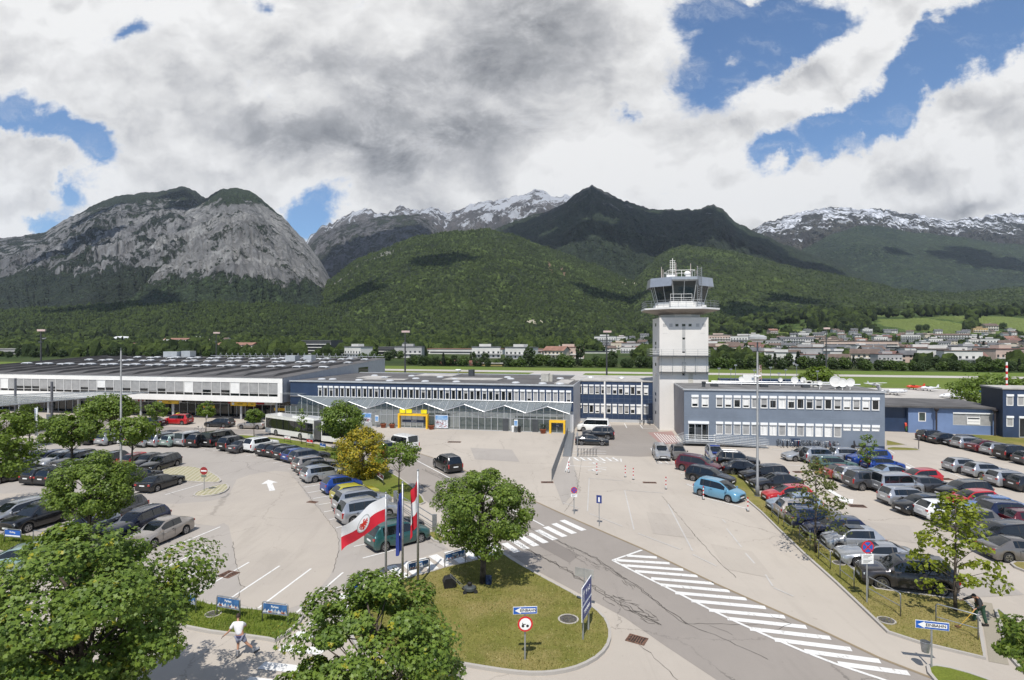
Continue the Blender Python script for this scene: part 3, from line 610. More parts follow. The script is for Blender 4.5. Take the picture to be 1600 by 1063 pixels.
for q_ in range(3):
    wander(ck, [(x+rr.uniform(-3, 3), y+rr.uniform(-1.5, 1.5)) for x, y in c1], .03, .06, q_); wander(ck, [(x+rr.uniform(-3, 3), y+rr.uniform(-2, 2)) for x, y in c2], .04, .08, 10+q_)
for i in range(20):
    x = rr.uniform(940, 1030); y = 925+(x-940)*.55+rr.uniform(-9, 9); wander(ck, [(x, y), (x+rr.uniform(6, 22), y+rr.uniform(0, 14))], .035, .09, 40+i, .25)
for i in range(20):
    x = rr.uniform(880, 985); y = 856+(x-880)*.52+rr.uniform(-5, 8); wander(ck, [(x, y), (x+rr.uniform(6, 18), y+rr.uniform(2, 10))], .025, .08, 90+i, .25)
wander(ck, [(1072, 975), (1140, 976), (1200, 977)], .03, .04, 61); wander(ck, [(1072, 975), (1140, 1003), (1200, 1031)], .03, .03, 62); wander(ck, [(1110, 978), (1145, 993)], .03, .05, 63)
wander(ck, [(1000, 1008), (1030, 1035), (1062, 1066)], .03, .03, 64); wander(ck, [(1190, 955), (1235, 975), (1210, 985)], .03, .1, 65)
wander(ck, [(363, 847), (369, 877), (373, 908), (380, 918), (365, 941)], .035, .05, 66); wander(ck, [(465, 753), (499, 796), (524, 828), (530, 845), (528, 864), (520, 895)], .03, .03, 67)
wander(ck, [(1034, 775), (1080, 830), (1120, 875), (1150, 903)], .03, .03, 68); wander(ck, [(912, 700), (900, 775), (882, 800)], .03, .02, 69)
ck.build('bitumen_crack', ground_mat('bitumen', (.10, .09, .078)), kind='structure')
rust = M('rusty_iron', (.20, .11, .075), .8, .3, var=.3, scale=8); iron = M('cast_iron', (.13, .12, .11), .7, .5, var=.2, scale=6)
def drain(px, py, w, l, rz, slats=7):
    t = thing('drain_grate', '', 'drain', G(px, py, 0), rz); mb = MB()
    mb.box(-w/2, w/2, -l/2, -l/2+.06, .005, .035).box(-w/2, w/2, l/2-.06, l/2, .005, .035).box(-w/2, -w/2+.06, -l/2+.06, l/2-.06, .005, .035).box(w/2-.06, w/2, -l/2+.06, l/2-.06, .005, .035)
    mb.build('frame', rust, t); m2 = MB()
    for i in range(slats): x = -w/2+.1+(w-.2)*i/(slats-1); m2.box(x-.03, x+.03, -l/2+.061, l/2-.061, .008, .028)
    m2.build('grating', rust, t); m3 = MB(); m3.box(-w/2+.061, w/2-.061, -l/2+.061, l/2-.061, .003, .007); m3.build('sump', M('sump_black', (.02, .018, .015)), t); return t
for a, lab in [((995, 1000, .9, .7, R(-30)), 'rusty slatted drain in the road beside the tip of the grass island'), ((357, 898, .9, .9, R(-20)), 'rusty drain grate at the cracked edge of the near left stalls'), ((488, 785, .9, .5, R(-20)), 'brown drain at the lane edge behind the yellow green hatchback'), ((1015, 754.5, 1.3, .5, R(-5)), 'rusty drain left of the blue people carrier'), ((855, 754, 1.2, .6, R(0)), 'drain beside the lower end of the ramp railing'), ((710, 691, 1.8, .8, R(-4)), 'brown drain on the open forecourt near the white van'), ((1339, 791, 1.3, .8, R(-10)), 'drain at the tip of the white arrow in the right car park'), ((1249, 738, 1.2, .8, 0), 'drain in the right car park left of the rust red coupe'), ((1478, 749, 1.1, .8, 0), 'drain above the black estate in the right car park')]:
    t = drain(*a); t['label'] = lab
for (px, py, r, lab) in [(888, 968, .52, 'round manhole cover in the dry grass of the island'), (1385, 970, .42, 'round manhole cover in the grass beside the railings'), (1311, 880, .4, 'small manhole cover in the grass beside the silver coupe'), (333, 960, .4, 'manhole cover in the grass under the advertising hoop')]:
    t = thing('manhole_cover', lab, 'manhole cover', G(px, py, .1)+Vector((0, 0, .005))); MB().lathe([(r*.82, .0), (r*.82, .03), (r*.8, .035)], n=20).build('cover', iron, t)
    MB().lathe([(r, 0), (r, .03), (r*.83, .03), (r*.83, .0)], n=20).build('ring', g_kerb, t)
# ---------------------------------------------------------------- materials of the buildings
white = M('white_cladding', (.78, .76, .72), .5, var=.03, scale=.5)
lgrey = M('light_grey_metal', (.52, .53, .54), .4, .4, var=.05)
galv = M('galvanised_steel', (.33, .34, .345), .42, .7, var=.12, scale=6)
dkgrey = M('dark_grey_metal', (.09, .095, .10), .45, .5, var=.1)
roofm = M('roof_felt', (.105, .10, .098), .9, var=.18, scale=.35, dirt=.5); roofl = M('pale_roof_gravel', (.42, .40, .37), .95, var=.12, scale=.5)
navy = M('navy_cladding', (.024, .044, .092), .35, var=.10, scale=.6); steelblue = M('grey_blue_cladding', (.165, .195, .24), .5, var=.06, scale=.4)
sidegrey = M('corrugated_side', (.20, .195, .21), .55, var=.06, scale=.5)
cobalt = M('cobalt_render', (.14, .205, .35), .6, var=.07, scale=.4, dirt=.2)
blind = M('grey_blind', (.33, .325, .315), .6, var=.08, scale=1.5); blindw = M('white_blind', (.74, .73, .70), .6, var=.04); shutter = M('shutter_box', (.80, .80, .79), .45, var=.03)
def glass_dark(name, col=(.012, .016, .018), rough=.05):
    m = M(name, col, rough, var=.2, scale=.6, spec=.6); return m
glassd = glass_dark('dark_glass'); glassg = glass_dark('greenish_glass', (.05, .075, .065), .08)
yellow = M('yellow_portal', (.78, .46, .02), .45, var=.04); black = M('black_plastic', (.012, .012, .013), .5, var=.2)
tconc = M('tower_render', (.66, .63, .585), .75, var=.03, scale=.25, dirt=.05)
lamp_dome = M('skylight_acrylic', (.50, .51, .52), .2, var=.05)
m_cg = bpy.data.materials.new('canopy_glass'); m_cg.use_nodes = True; q = NT(m_cg.node_tree); b = q.n['Principled BSDF']
b.inputs['Base Color'].default_value = (.46, .50, .485, 1); b.inputs['Roughness'].default_value = .12; b.inputs['Alpha'].default_value = .34
m_fg = bpy.data.materials.new('facade_glass'); m_fg.use_nodes = True; q = NT(m_fg.node_tree); b = q.n['Principled BSDF']
b.inputs['Base Color'].default_value = (.10, .13, .12, 1); b.inputs['Roughness'].default_value = .03; b.inputs['Alpha'].default_value = .45
def txt(name, s, size, mat, parent, loc, rot, bold=True, ext=.004, align='CENTER', sx=1.0):
    cu = bpy.data.curves.new(name, 'FONT'); cu.body = s; cu.size = size; cu.extrude = ext; cu.align_x = align; cu.align_y = 'CENTER'; cu.resolution_u = 2
    if bold: cu.offset = size*.018
    o = bpy.data.objects.new('tmp', cu); C.objects.link(o); dg = bpy.context.evaluated_depsgraph_get(); me = bpy.data.meshes.new_from_object(o.evaluated_get(dg))
    bpy.data.objects.remove(o); me.materials.clear(); me.materials.append(mat)
    t = obj(name, me, parent); t.location = loc; t.rotation_euler = rot; t.scale = (sx, 1, 1); return t
FRONT = (PI/2, 0, 0)          # text facing -Y of its parent
def window(par, x0, x1, z0, z1, y, fr=white, pane=glassd, blindf=0.0, bm=blind, box=.0, fw=.07, mull=0, sill=False, prj=.05):
    """a window of the facade at local y (outside is -y): frame, pane, blind and shutter box"""
    m = MB(); zt = z1-box
    m.box(x0, x0+fw, y-prj, y+.12, z0, zt).box(x1-fw, x1, y-prj, y+.12, z0, zt).box(x0+fw, x1-fw, y-prj, y+.12, z0, z0+fw).box(x0+fw, x1-fw, y-prj, y+.12, zt-fw, zt)
    for i in range(mull): xm = x0+(x1-x0)*(i+1)/(mull+1); m.box(xm-fw/2, xm+fw/2, y-prj+.002, y+.12, z0+fw, zt-fw)
    w = m.build('window', fr, par)
    MB().box(x0+fw, x1-fw, y+.05, y+.09, z0+fw, zt-fw).build('pane', pane, w)
    if blindf > 0: MB().box(x0+fw+.01, x1-fw-.01, y+.0, y+.04, zt-fw-(zt-z0-2*fw)*blindf, zt-fw-.002).build('blind', bm, w)
    if box: MB().box(x0-.03, x1+.03, y-prj-.10, y+.02, zt+.004, z1+.04).build('shutter_box', shutter, w)
    if sill: MB().box(x0-.03, x1+.03, y-prj-.05, y, z0-.05, z0-.003).build('sill', lgrey, w)
    return w
def wall_with_openings(par, name, x0, x1, z0, z1, y, th, ops, mat):
    """one wall sheet with real thickness and rectangular openings [(xa, xb, za, zb)]"""
    xs = sorted({x0, x1, *[o[0] for o in ops], *[o[1] for o in ops]}); zs = sorted({z0, z1, *[o[2] for o in ops], *[o[3] for o in ops]})
    m = MB(); nx, nz = len(xs)-1, len(zs)-1
    def solid(i, j):
        if i < 0 or j < 0 or i >= nx or j >= nz: return False
        cx, cz = (xs[i]+xs[i+1])/2, (zs[j]+zs[j+1])/2
        return not any(a < cx < b and c < cz < d for a, b, c, d in ops)
    for i in range(nx):
        for j in range(nz):
            if not solid(i, j): continue
            a, b, c, d = xs[i], xs[i+1], zs[j], zs[j+1]
            m.face([(a, y, c), (b, y, c), (b, y, d), (a, y, d)]); m.face([(b, y+th, c), (a, y+th, c), (a, y+th, d), (b, y+th, d)])
            if not solid(i-1, j): m.face([(a, y+th, c), (a, y, c), (a, y, d), (a, y+th, d)])
            if not solid(i+1, j): m.face([(b, y, c), (b, y+th, c), (b, y+th, d), (b, y, d)])
            if not solid(i, j-1): m.face([(a, y+th, c), (b, y+th, c), (b, y, c), (a, y, c)])
            if not solid(i, j+1): m.face([(a, y, d), (b, y, d), (b, y+th, d), (a, y+th, d)])
    return m.build(name, mat, par)
def local(px, py, loc, rot, z=0):
    p = Matrix.Rotation(-rot, 4, 'Z') @ (G(px, py, z)-Vector(loc)); return p
rb = random.Random(11)
# ---------------------------------------------------------------- A: white terminal hall
TA = thing('airport_terminal', 'long white airport terminal hall with dark sloping roof and row of grey blinds', 'terminal', (-39.1, 97, 0), R(-12))
LA = 84.0
def roofz(y): return 7.5+(y)*.052
for xx, sgn in ((0, 1), (-LA, -1)): MB().face([(xx, 4, 0), (xx, 41, 0), (xx, 41, 3.3), (xx, 4, 3.3)][::sgn]).build('side_wall', white, TA)
m = MB(); m.face([(0, 0, 3.3), (0, 41, 3.3), (0, 41, roofz(41)), (0, 0, roofz(0))]); m.face([(-LA, 0, 3.3), (-LA, 0, roofz(0)), (-LA, 41, roofz(41)), (-LA, 41, 3.3)])
m.face([(0, 41, 0), (-LA, 41, 0), (-LA, 41, roofz(41)), (0, 41, roofz(41))]); m.face([(-LA, 0, 3.3), (-LA, 41, 3.3), (0, 41, 3.3), (0, 0, 3.3)]); m.build('upper_box', M('side_cladding', (.46, .47, .50), .45, .2, var=.04), TA)
wall_with_openings(TA, 'front_wall', -LA, 0, 3.3, roofz(0), -.02, .5, [(-LA+1, -.9, 4.22, 6.65)], white)
m = MB()
for a in range(0, 9): m.box(.002, .02, 3+a*4.2, 3.02+a*4.2, 3.4, roofz(3+a*4.2)-.1)
m.build('panel_joint', lgrey, TA)
MB().box(-.0, .05, 27.5, 32, 6.6, 8.0).build('side_window', glassd, TA)
m = MB(); m.face([(-LA-.1, -.1, roofz(0)+.02), (.1, -.1, roofz(0)+.02), (.1, 41.2, roofz(41)+.02), (-LA-.1, 41.2, roofz(41)+.02)]); rA = m.build('roof', roofm, TA)
m = MB()
for i in range(14):     # saw-tooth steps of the roof, running back from the front
    x = -3-i*5.85
    z0, z1 = roofz(1.5)+.03, roofz(40)+.03
    m.face([(x, 1.5, z0), (x, 40, z1), (x-.15, 40, z1+.42), (x-.15, 3.5, roofz(3.5)+.43)]); m.face([(x-.15, 3.5, roofz(3.5)+.43), (x-.15, 40, z1+.42), (x-2.6, 40, z1+.0), (x-2.6, 1.5, z0+.0)]); m.face([(x, 1.5, z0), (x-.15, 3.5, roofz(3.5)+.43), (x-2.6, 1.5, z0)])
m.build('roof_step', M('roof_step_felt', (.062, .06, .06), .9, var=.15, scale=.4), rA)
for row, (yy, n0) in enumerate(((17, 26), (27, 24), (35, 22))):
    for i in range(n0):
        x = -2.2-i*2.93-(.9 if i % 2 else 0)
        if x < -LA+4: continue
        s_ = 1.0 if row == 0 else .8
        zz = roofz(yy)+.03+(.25 if i % 2 else .1)
        MB().box(x-1.0*s_, x+1.0*s_, yy-.6, yy+.6, zz-.05, zz+.12).lathe([(1.0*s_, .12), (.85*s_, .22), (.5*s_, .29), (.05, .31)], (x, yy, zz), 10).build('skylight', lamp_dome, rA, smooth=False)
for x0, x1, y0, h in ((-58, -54, 36, 1.7), (-53.6, -51, 37, 1.8), (-19.5, -17, 30, 1.4), (-15.5, -13.5, 31, 1.4)):
    MB().box(x0, x1, y0, y0+2, roofz(y0)+.03, roofz(y0)+h).build('vent_unit', lgrey, TA)
m = MB()
for i in range(26): x = -3-i*1.7; m.tube([(x, 40.5, 9.6), (x+.5, 40.5, 10.7)], .05, 4).tube([(x+.5, 40.5, 10.7), (x+.9, 40.5, 9.6)], .04, 4)
m.tube([(0, 40.6, 10.0), (-48, 40.6, 10.0)], .05, 4); m.build('roof_truss_rail', lgrey, TA)
pitch = 1.87; n = int((LA-1.9)/pitch)
for i in range(n):
    x1 = -.9-i*pitch; x0 = x1-pitch+.001; f = rb.choice([1, 1, 1, .95, .74, .72, .74, 1]); bm_ = blindw if rb.random() < .1 else blind
    w = MB().box(x0, x0+.07, .0, .25, 4.225, 6.645).box(x0+.07, x1-.001, .02, .25, 4.225, 4.30).box(x0+.07, x1-.001, .03, .2, 4.74, 4.78).build('window', white, TA)
    MB().box(x0+.07, x1, .16, .2, 4.30, 6.64).build('pane', glassd, w)
    MB().box(x0+.09, x1-.02, .06, .1, 6.64-(1.86)*f, 6.64).build('blind', bm_, w)
m = MB().box(-LA+.2, -.2, 5.0, 5.2, .0, 3.3); m.build('ground_floor_glass', glassd, TA)
m = MB()
for i in range(0, 48): x = -.4-i*1.75; m.box(x-.05, x+.05, 4.9, 5.0, 0, 3.29)
m.box(-LA+.2, -.2, 4.93, 5.0, 2.2, 2.28); m.build('mullion', lgrey, TA)
for i in range(12): x = -2.2-i*7.0; MB().tube([(x, 1.6, 0), (x, 1.6, 3.3)], .2, 10).build('column', lgrey, TA)
MB().box(-LA, 0, 4.8, 4.95, 2.5, 3.29).build('fascia_panel', M('soffit_fascia', (.16, .15, .14), .5), TA)
m = MB()
for x0, x1 in ((-38, -32), (-29.5, -24), (-14, -9), (-8.5, -4.5)): m.box(x0, x1, 4.4, 4.48, 2.35, 2.75)
m.build('counter_board', white, TA)
for x0, x1, c_ in ((-37.6, -36.4, 0), (-33.6, -32.4, 0), (-29, -27.6, 0), (-14, -11, 1), (-8.2, -6.6, 1)): MB().box(x0, x1, 4.3, 4.38, 2.36, 2.74).build('red_board', M('red_board', (.42, .02, .02), .5), TA)
# hanging yellow signs (things of their own)
def hang_sign(xa, xb, z0, z1, y, lab, s, icon=True, parent_loc=TA):
    Mx = Matrix.Translation(parent_loc.location) @ Matrix.Rotation(parent_loc.rotation_euler.z, 4, 'Z'); p = Mx @ Vector(((xa+xb)/2, y, z0))
    t = thing('direction_sign', lab, 'sign', p, parent_loc.rotation_euler.z); w = (xb-xa)/2; h = z1-z0
    MB().box(-w, w, -.08, .08, 0, h).build('panel', yellow, t); MB().tube([(-w*.7, 0, h), (-w*.7, 0, 3.3-z0)], .03, 5).tube([(w*.7, 0, h), (w*.7, 0, 3.3-z0)], .03, 5).build('hanger', dkgrey, t)
    txt('lettering', s, h*.42, black, t, (w*.18, -.085, h*.5), FRONT)
    if icon: MB().box(-w*.85, -w*.55, -.1, -.081, h*.22, h*.78).build('icon', blindw, t)
hang_sign(-25.6, -21.2, 2.55, 3.2, .6, 'yellow hanging sign under the white terminal left of the dark estate', 'Abflug')
hang_sign(-10.8, -7.6, 2.45, 3.2, 1.0, 'yellow hanging sign over the doors of the white terminal', 'Ankunft'); hang_sign(-7.4, -5.9, 2.45, 3.2, 1.0, 'dark yellow narrow panel beside the terminal door sign', 'Exit', False)
hang_sign(-16.9, -14.6, 1.9, 2.3, 1.6, 'small yellow board above the two young trees', 'Taxi', False); hang_sign(-3.6, -1.4, 1.55, 2.0, 3.0, 'low yellow board at the right end of the white terminal', 'Bus', False)
# ---------------------------------------------------------------- B: navy check-in building with glass hall
TB = thing('check_in_building', 'long navy two storey airport building with folded glass canopy and row of white windows', 'building', (9.4, 87.4, 0), R(-12.4))
LB = 48.6; HB = 7.0; DB = 25
ops = [(-LB+5.2+i*1.03+.10, -LB+5.2+i*1.03+.83, 4.42, 6.2) for i in range(42)]
wall_with_openings(TB, 'front_wall', -LB, 0, 3.0, HB-.12, 0, .3, ops, navy)
for i, o in enumerate(ops):
    f = rb.choice([0, 0, 0, .1, .3, 0]) if i < 33 else rb.choice([1, 1, .75, .8])
    window(TB, *o, .04, blindf=f, box=.24, fw=.09, prj=.08)
MB().box(-LB+.3, -40, -.6, -.3, .05, 2.9).build('inner_wall', M('inner_dark_wall', (.09, .09, .09), .7), TB); MB().box(-LB, 0, .31, DB, 0, HB-.12).build('wall', M('side_white', (.55, .55, .55), .6, var=.05), TB)
m = MB(); m.face([(-LB-.1, -.15, HB), (.1, -.15, HB), (.1, DB, HB), (-LB-.1, DB, HB)]); rB = m.build('roof', roofm, TB)
MB().box(-LB-.12, .12, -.17, -.02, HB-.12, HB+.12).box(-.03, .12, -.02, DB, HB-.12, HB+.12).box(-LB, 0, DB-.1, DB+.1, HB-.12, HB+.14).build('parapet', lgrey, rB)
m = MB()
for x0, x1, y0, y1 in ((-41, -36, 9, 14), (-38, -30, 5.5, 7.5), (-24, -14, 8, 13), (-3.4, -1, 3, 12), (-33, -25, 17, 23)): m.box(x0, x1, y0, y1, HB+.01, HB+.10)
m.build('gravel_strip', roofl, rB)
for x, y in ((-45, 4), (-43, 4.2), (-36.4, 11), (-40.5, 15.5), (-37.5, 3.4), (-33, 16), (-31.6, 3), (-29.3, 9), (-26.5, 14), (-25.2, 3), (-22, 9), (-19.8, 3.2), (-14, 16), (-12.5, 12), (-9.7, 3.2), (-5.2, 2.6), (-2.4, 2.6), (-4, 15), (-7, 14)):
    MB().lathe([(.7, 0), (.62, .14), (.4, .22), (.05, .25)], (x, y, HB+.02), 10).build('skylight', lamp_dome, rB)
MB().box(-6.2, -4.9, 7, 8.6, HB+.02, HB+1.35).box(-4.85, -4.3, 7.4, 8.4, HB+.02, HB+1.2).build('vent_unit', M('cream_vent', (.45, .43, .38), .6), rB)
MB().box(-22.5, -21.5, 19, 20, HB+.02, HB+1.25).build('chimney', dkgrey, rB); MB().lathe([(.05, 0), (.05, .7), (.5, .75), (.62, 1.0), (.55, 1.15), (.05, 1.1)], (-25.2, 21, HB+.02), 10).build('antenna_dish', white, rB)
# glass hall in front
gh = [( -41.2-4.6, 4.35)]; W0 = -2.1
peaks = [-LB+3.2, -36.2, -29.7, -23.1, -16.6, -10.2, -3.6]; valleys = [-39.4, -33.0, -26.5, -19.9, -13.4, -6.9, -.2]
zig = []
for i in range(7): zig += [(peaks[i], 4.0 if i else 4.9), (valleys[i], 2.95)]
m = MB(); fr = MB(); yb = -.05; yf = -2.7
for (xa, za), (xb, zb) in zip(zig, zig[1:]):
    m.face([(xa, yf, za), (xb, yf, zb), (xb, yb, 4.38), (xa, yb, 4.38)])
    fr.tube([(xa, yf-.02, za), (xb, yf-.02, zb)], .055, 5); fr.tube([(xa, yf, za), (xa, yb, 4.4)], .045, 5)
    for t in (.33, .66): fr.tube([(xa+(xb-xa)*t, yf, za+(zb-za)*t+.01), (xa+(xb-xa)*t, yb, 4.40)], .03, 4)
m.face([(-LB+3.2, yf, 4.9), (-LB+3.2, yb, 4.9), (-LB-1.2, yb, 5.0), (-LB-1.2, yf, 5.0)])
cn = m.build('glass_canopy', m_cg, TB); fr.tube([(-LB, yb-.05, 4.42), (0, yb-.05, 4.42)], .06, 5); fr.build('canopy_frame', lgrey, cn)
m = MB(); gz = MB(); x = -.3
nbay = 47; xs = [-.2-i*1.02 for i in range(nbay+1)]
def zzig(x):
    for (xa, za), (xb, zb) in zip(zig, zig[1:]):
        if xa <= x <= xb: return za+(zb-za)*(x-xa)/(xb-xa)
    return 2.95 if x > -45 else 3.0
for i, x in enumerate(xs): m.box(x-.035, x+.035, W0-.06, W0+.06, 0, zzig(x)-.05)
for a, b in zip(xs, xs[1:]): gz.face([(b, W0, .05), (a, W0, .05), (a, W0, zzig(a)-.06), (b, W0, zzig(b)-.06)])
m.box(xs[-1], xs[0], W0-.05, W0+.05, 1.98, 2.04).box(xs[-1], xs[0], W0-.06, W0+.06, 0, .08)
gz.build('glass_front', m_fg, TB); m.build('mullion', lgrey, TB)
MB().box(-LB, 0, -2.0, .29, 0.011, .03).build('hall_floor', roofl, TB)
m = MB(); m.box(-17.8, -10.2, -1.2, -1.1, 0.03, 1.95).box(-9.2, -4.4, -1.3, -1.2, .03, 1.95); m.build('grey_partition', M('grey_partition', (.22, .22, .215), .6), TB)
for x0, x1 in ((-10.6, -9.7), (-6.0, -5.1)): MB().box(x0, x1, W0-.09, W0-.062, .05, 1.95).build('door', M('door_grey', (.06, .065, .07), .4), TB)
m = MB(); m.box(-24.2, -19.9, -.4, -.1, .05, 2.2).box(-9, -1.6, -.5, -.2, .05, 2.1); m.build('inner_wall', M('inner_dark_wall', (.09, .09, .09), .7), TB)
# yellow portals with blue letters inside
for xa, xb, h in ((-27.6, -22.6, 2.32), (-3.3, -.9, 1.95)):
    mb = MB(); y0 = W0-.75; mb.box(xa, xa+.28, y0, W0-.10, 0, h).box(xb-.28, xb, y0, W0-.10, 0, h).box(xa+.281, xb-.281, y0+.01, W0-.10, h-.32, h-.01); pt = mb.build('entrance_portal', yellow, TB)
    MB().box(xa+.5, xb-.5, W0-.1, W0-.065, .9, 1.3).build('blue_lettering_board', navy, pt)
    txt('lettering', 'AIRPORT' if xb-xa > 3 else 'WC', .24, blindw, pt, ((xa+xb)/2, W0-.105, 1.1), FRONT)
for xa in (-27.3, -26.2, -23.7): MB().box(xa, xa+.95, W0-.7, W0-.5, 2.42, 3.0).build('yellow_sign', M('bright_yellow', (.85, .72, .01), .5), TB)
sky1 = M('poster_sky', (.08, .22, .48), .5, var=.3, scale=1.4, col2=(.30, .45, .62)); snowm = M('poster_snow', (.66, .68, .72), .5, var=.3, scale=2.5)
for xa, xb in ((-34.5, -32.4), (-21.5, -19.4)):
    p = MB().box(xa, xb, W0-.2, W0-.07, .15, 2.2).build('poster', snowm, TB)
    MB().box(xa+.05, xb-.05, W0-.215, W0-.201, 1.45, 2.12).build('poster_sky', sky1, p)
    mb = MB(); r_ = random.Random(int(xa*10)); 
    for q_ in range(16):
        x = xa+.2+r_.random()*(xb-xa-.4); z = .35+r_.random()*.9; s_ = .06+r_.random()*.12; mb.face([(x-s_, W0-.206, z-s_*.5), (x+s_*1.2, W0-.206, z-s_*.3), (x+s_*.4, W0-.206, z+s_)])
    mb.build('poster_figures', M('poster_dark', (.12, .10, .14), .5, col2=(.5, .08, .05), scale=3), p)
# terracotta planters
terra = M('terracotta', (.30, .085, .04), .8, var=.15); leafd = M('planter_green', (.02, .04, .015), .8, var=.3, scale=6)
def toW(par, x, y, z=0): return Matrix.Translation(par.location) @ Matrix.Rotation(par.rotation_euler.z, 4, 'Z') @ Vector((x, y, z))
def planter(p, lab, bush, grp=None):
    t = thing('plant_pot', lab, 'plant pot', p, 0, grp); MB().lathe([(.34, 0), (.46, .55), (.5, .56), (.5, .66), (.42, .66), (.40, .58)], n=14).build('pot', terra, t, smooth=True)
    mb = MB(); r_ = random.Random(int(p[0]*37))
    for i in range(90 if bush else 30):
        a = r_.random()*2*PI; rr_ = r_.random()**.5*.42; z = .6+r_.random()*(.75 if bush else .2); s_ = .09; n_ = Vector((r_.gauss(0, 1), r_.gauss(0, 1), r_.gauss(0, 1))).normalized(); u_ = n_.orthogonal().normalized()*s_; v_ = n_.cross(u_)
        c_ = Vector((rr_*math.cos(a), rr_*math.sin(a), z)); mb.face([c_-u_, c_-v_, c_+u_, c_+v_])
    mb.build('foliage', leafd, t)
for x, lab, bsh in ((-33.3, 'red pot with shrub before the left poster', 1), (-30.0, 'wide red pot left of the large yellow portal', 0), (-28.5, 'red pot touching the large yellow portal on its left', 0), (-21.9, 'red pot right of the large yellow portal', 0), (-4.2, 'red pot with dark shrub left of the small yellow portal', 1)):
    planter(toW(TB, x, W0-.9), lab, bsh)
for x, lab in ((-31.2, 'white display board beside the glass doors'), (-8.4, 'white info stand in front of the grey glass wall')):
    t = thing('info_stand', lab, 'info stand', toW(TB, x, W0-.7), TB.rotation_euler.z); MB().box(-.3, .3, -.05, .05, .9, 1.9).build('board', blindw, t); MB().box(-.25, .25, -.07, -.051, 1.0, 1.75).build('poster', sky1, t); MB().tube([(0, 0, 0), (0, 0, .9)], .04, 6).lathe([(.22, 0), (.22, .03)], n=10).build('post', galv, t)
for x, c_, lab in ((-8.9, blindw, 'white litter bin in front of the grey glass wall'), (-7.9, black, 'black litter bin in front of the grey glass wall')):
    t = thing('litter_bin', lab, 'litter bin', toW(TB, x, W0-.6), TB.rotation_euler.z); MB().lathe([(.2, .02), (.24, .8), (.22, .9), (.1, .98)], n=12).build('bin', c_, t)
# ---------------------------------------------------------------- C: recessed navy wing
TC = thing('office_wing', 'recessed navy two storey office wing between the glass hall and the tower', 'building', (10.2, 98.6, 0), R(-11))
LC = 15.2
opsC = []; fC = []
xs_up = [.15+i*1.0 for i in range(6)]+[6.1+i*1.0 for i in range(6)]; 
for i, x in enumerate(xs_up+[12.3]): opsC.append((x, x+.72, 4.75, 6.3))
for i, x in enumerate(xs_up[2:]+[12.3]): opsC.append((x, x+.72, 1.5, 3.05))
opsC.append((1.15, 1.87, 2.3, 3.05))
wall_with_openings(TC, 'front_wall', 0, LC, 0.5, 6.9, 0, .3, opsC, navy)
for o in opsC: window(TC, *o, .04, blindf=rb.choice([.95, .8, .5, 0, 1, .3]), bm=rb.choice([blindw, blind]), box=.22, fw=.08, prj=.07, sill=True)
MB().box(0, LC, .31, 14, 0, 6.9).build('wall', lgrey, TC); MB().box(0, LC, -.02, .3, 0, .49).build('plinth', lgrey, TC)
MB().box(-.3, LC+.1, -.1, 14.1, 6.905, 7.1).build('roof', roofl, TC); MB().box(5.65, 5.9, -.22, -.02, .5, 6.9).box(11.85, 12.05, -.22, -.02, .5, 6.9).build('downpipe', white, TC)
m = MB()
for x in [i*1.0+.06 for i in range(15)]: m.box(x-.01, x+.01, -.008, -.001, .5, 6.9)
for z in (3.3, 4.0, 4.65, 1.3): m.box(0, LC, -.009, -.0015, z-.01, z+.01)
m.build('panel_joint', steelblue, TC)
for x in (3.0, 8.6): MB().lathe([(.7, 0), (.62, .14), (.4, .22), (.05, .25)], (x, 7, 7.11), 10).build('skylight', lamp_dome, TC)
# ---------------------------------------------------------------- control tower
TT = thing('control_tower', 'tall pale square airport control tower with glazed cab and ring balcony', 'tower', (22.95, 88.7, 0), R(-6)); w_ = 7.4
hs = 17.5
slots = [(w_/2-.27, w_/2+.27, 16.1-.0, 16.5), (w_/2-1.27, w_/2-.8, 16.1, 16.5), (w_/2+.72, w_/2+1.2, 16.1, 16.5), (w_/2-.22, w_/2+.22, 14.05, 14.4), (w_/2-.22, w_/2+.22, 12.0, 12.25), (w_/2-.22, w_/2+.22, 8.5, 8.85)]
wall_with_openings(TT, 'front_wall', 0, w_, 0, hs, 0, .35, slots, tconc)
m = MB(); m.face([(0, 0, 0), (0, 0, hs), (0, w_, hs), (0, w_, 0)]); m.face([(w_, 0, 0), (w_, w_, 0), (w_, w_, hs), (w_, 0, hs)]); m.face([(0, w_, 0), (0, w_, hs), (w_, w_, hs), (w_, w_, 0)]); m.face([(0, 0, hs), (w_, 0, hs), (w_, w_, hs), (0, w_, hs)]); m.build('shaft', tconc, TT)
for o in slots: MB().box(o[0], o[1], .12, .16, o[2], o[3]).build('window', glassd, TT)
m = MB(); m.box(w_/2-.24, w_/2+.24, -.012, -.001, 14.45, 16.05).box(w_/2-.24, w_/2+.24, -.012, -.001, 12.3, 14.0)
for x0 in (.55, 1.5, 5.55, 6.5): m.box(x0, x0+.5, -.012, -.001, 16.05, 16.55)
for z in (15.0,): m.box(.5, 1.2, -.01, -.001, z, z+.03).box(6.2, 6.9, -.01, -.001, z, z+.03)
m.build('grey_panel', M('panel_grey', (.42, .41, .39), .6, var=.05), TT)
for z in (16.2, 13.2, 12.4, 9.8, 8.2, 5.0, 4.0, 2.0): MB().box(-.012, -.002, w_*.45, w_*.6, z, z+.5).build('side_window', glassd, TT)
m = MB(); m.box(-1.6, w_+.1, -.9, -.05, 11.45, 11.6).box(-1.6, -.02, -.05, 2.2, 11.45, 11.6).box(0, w_+.02, -.7, -.05, 8.98, 9.06)
cw = m.build('catwalk', dkgrey, TT); m = MB()
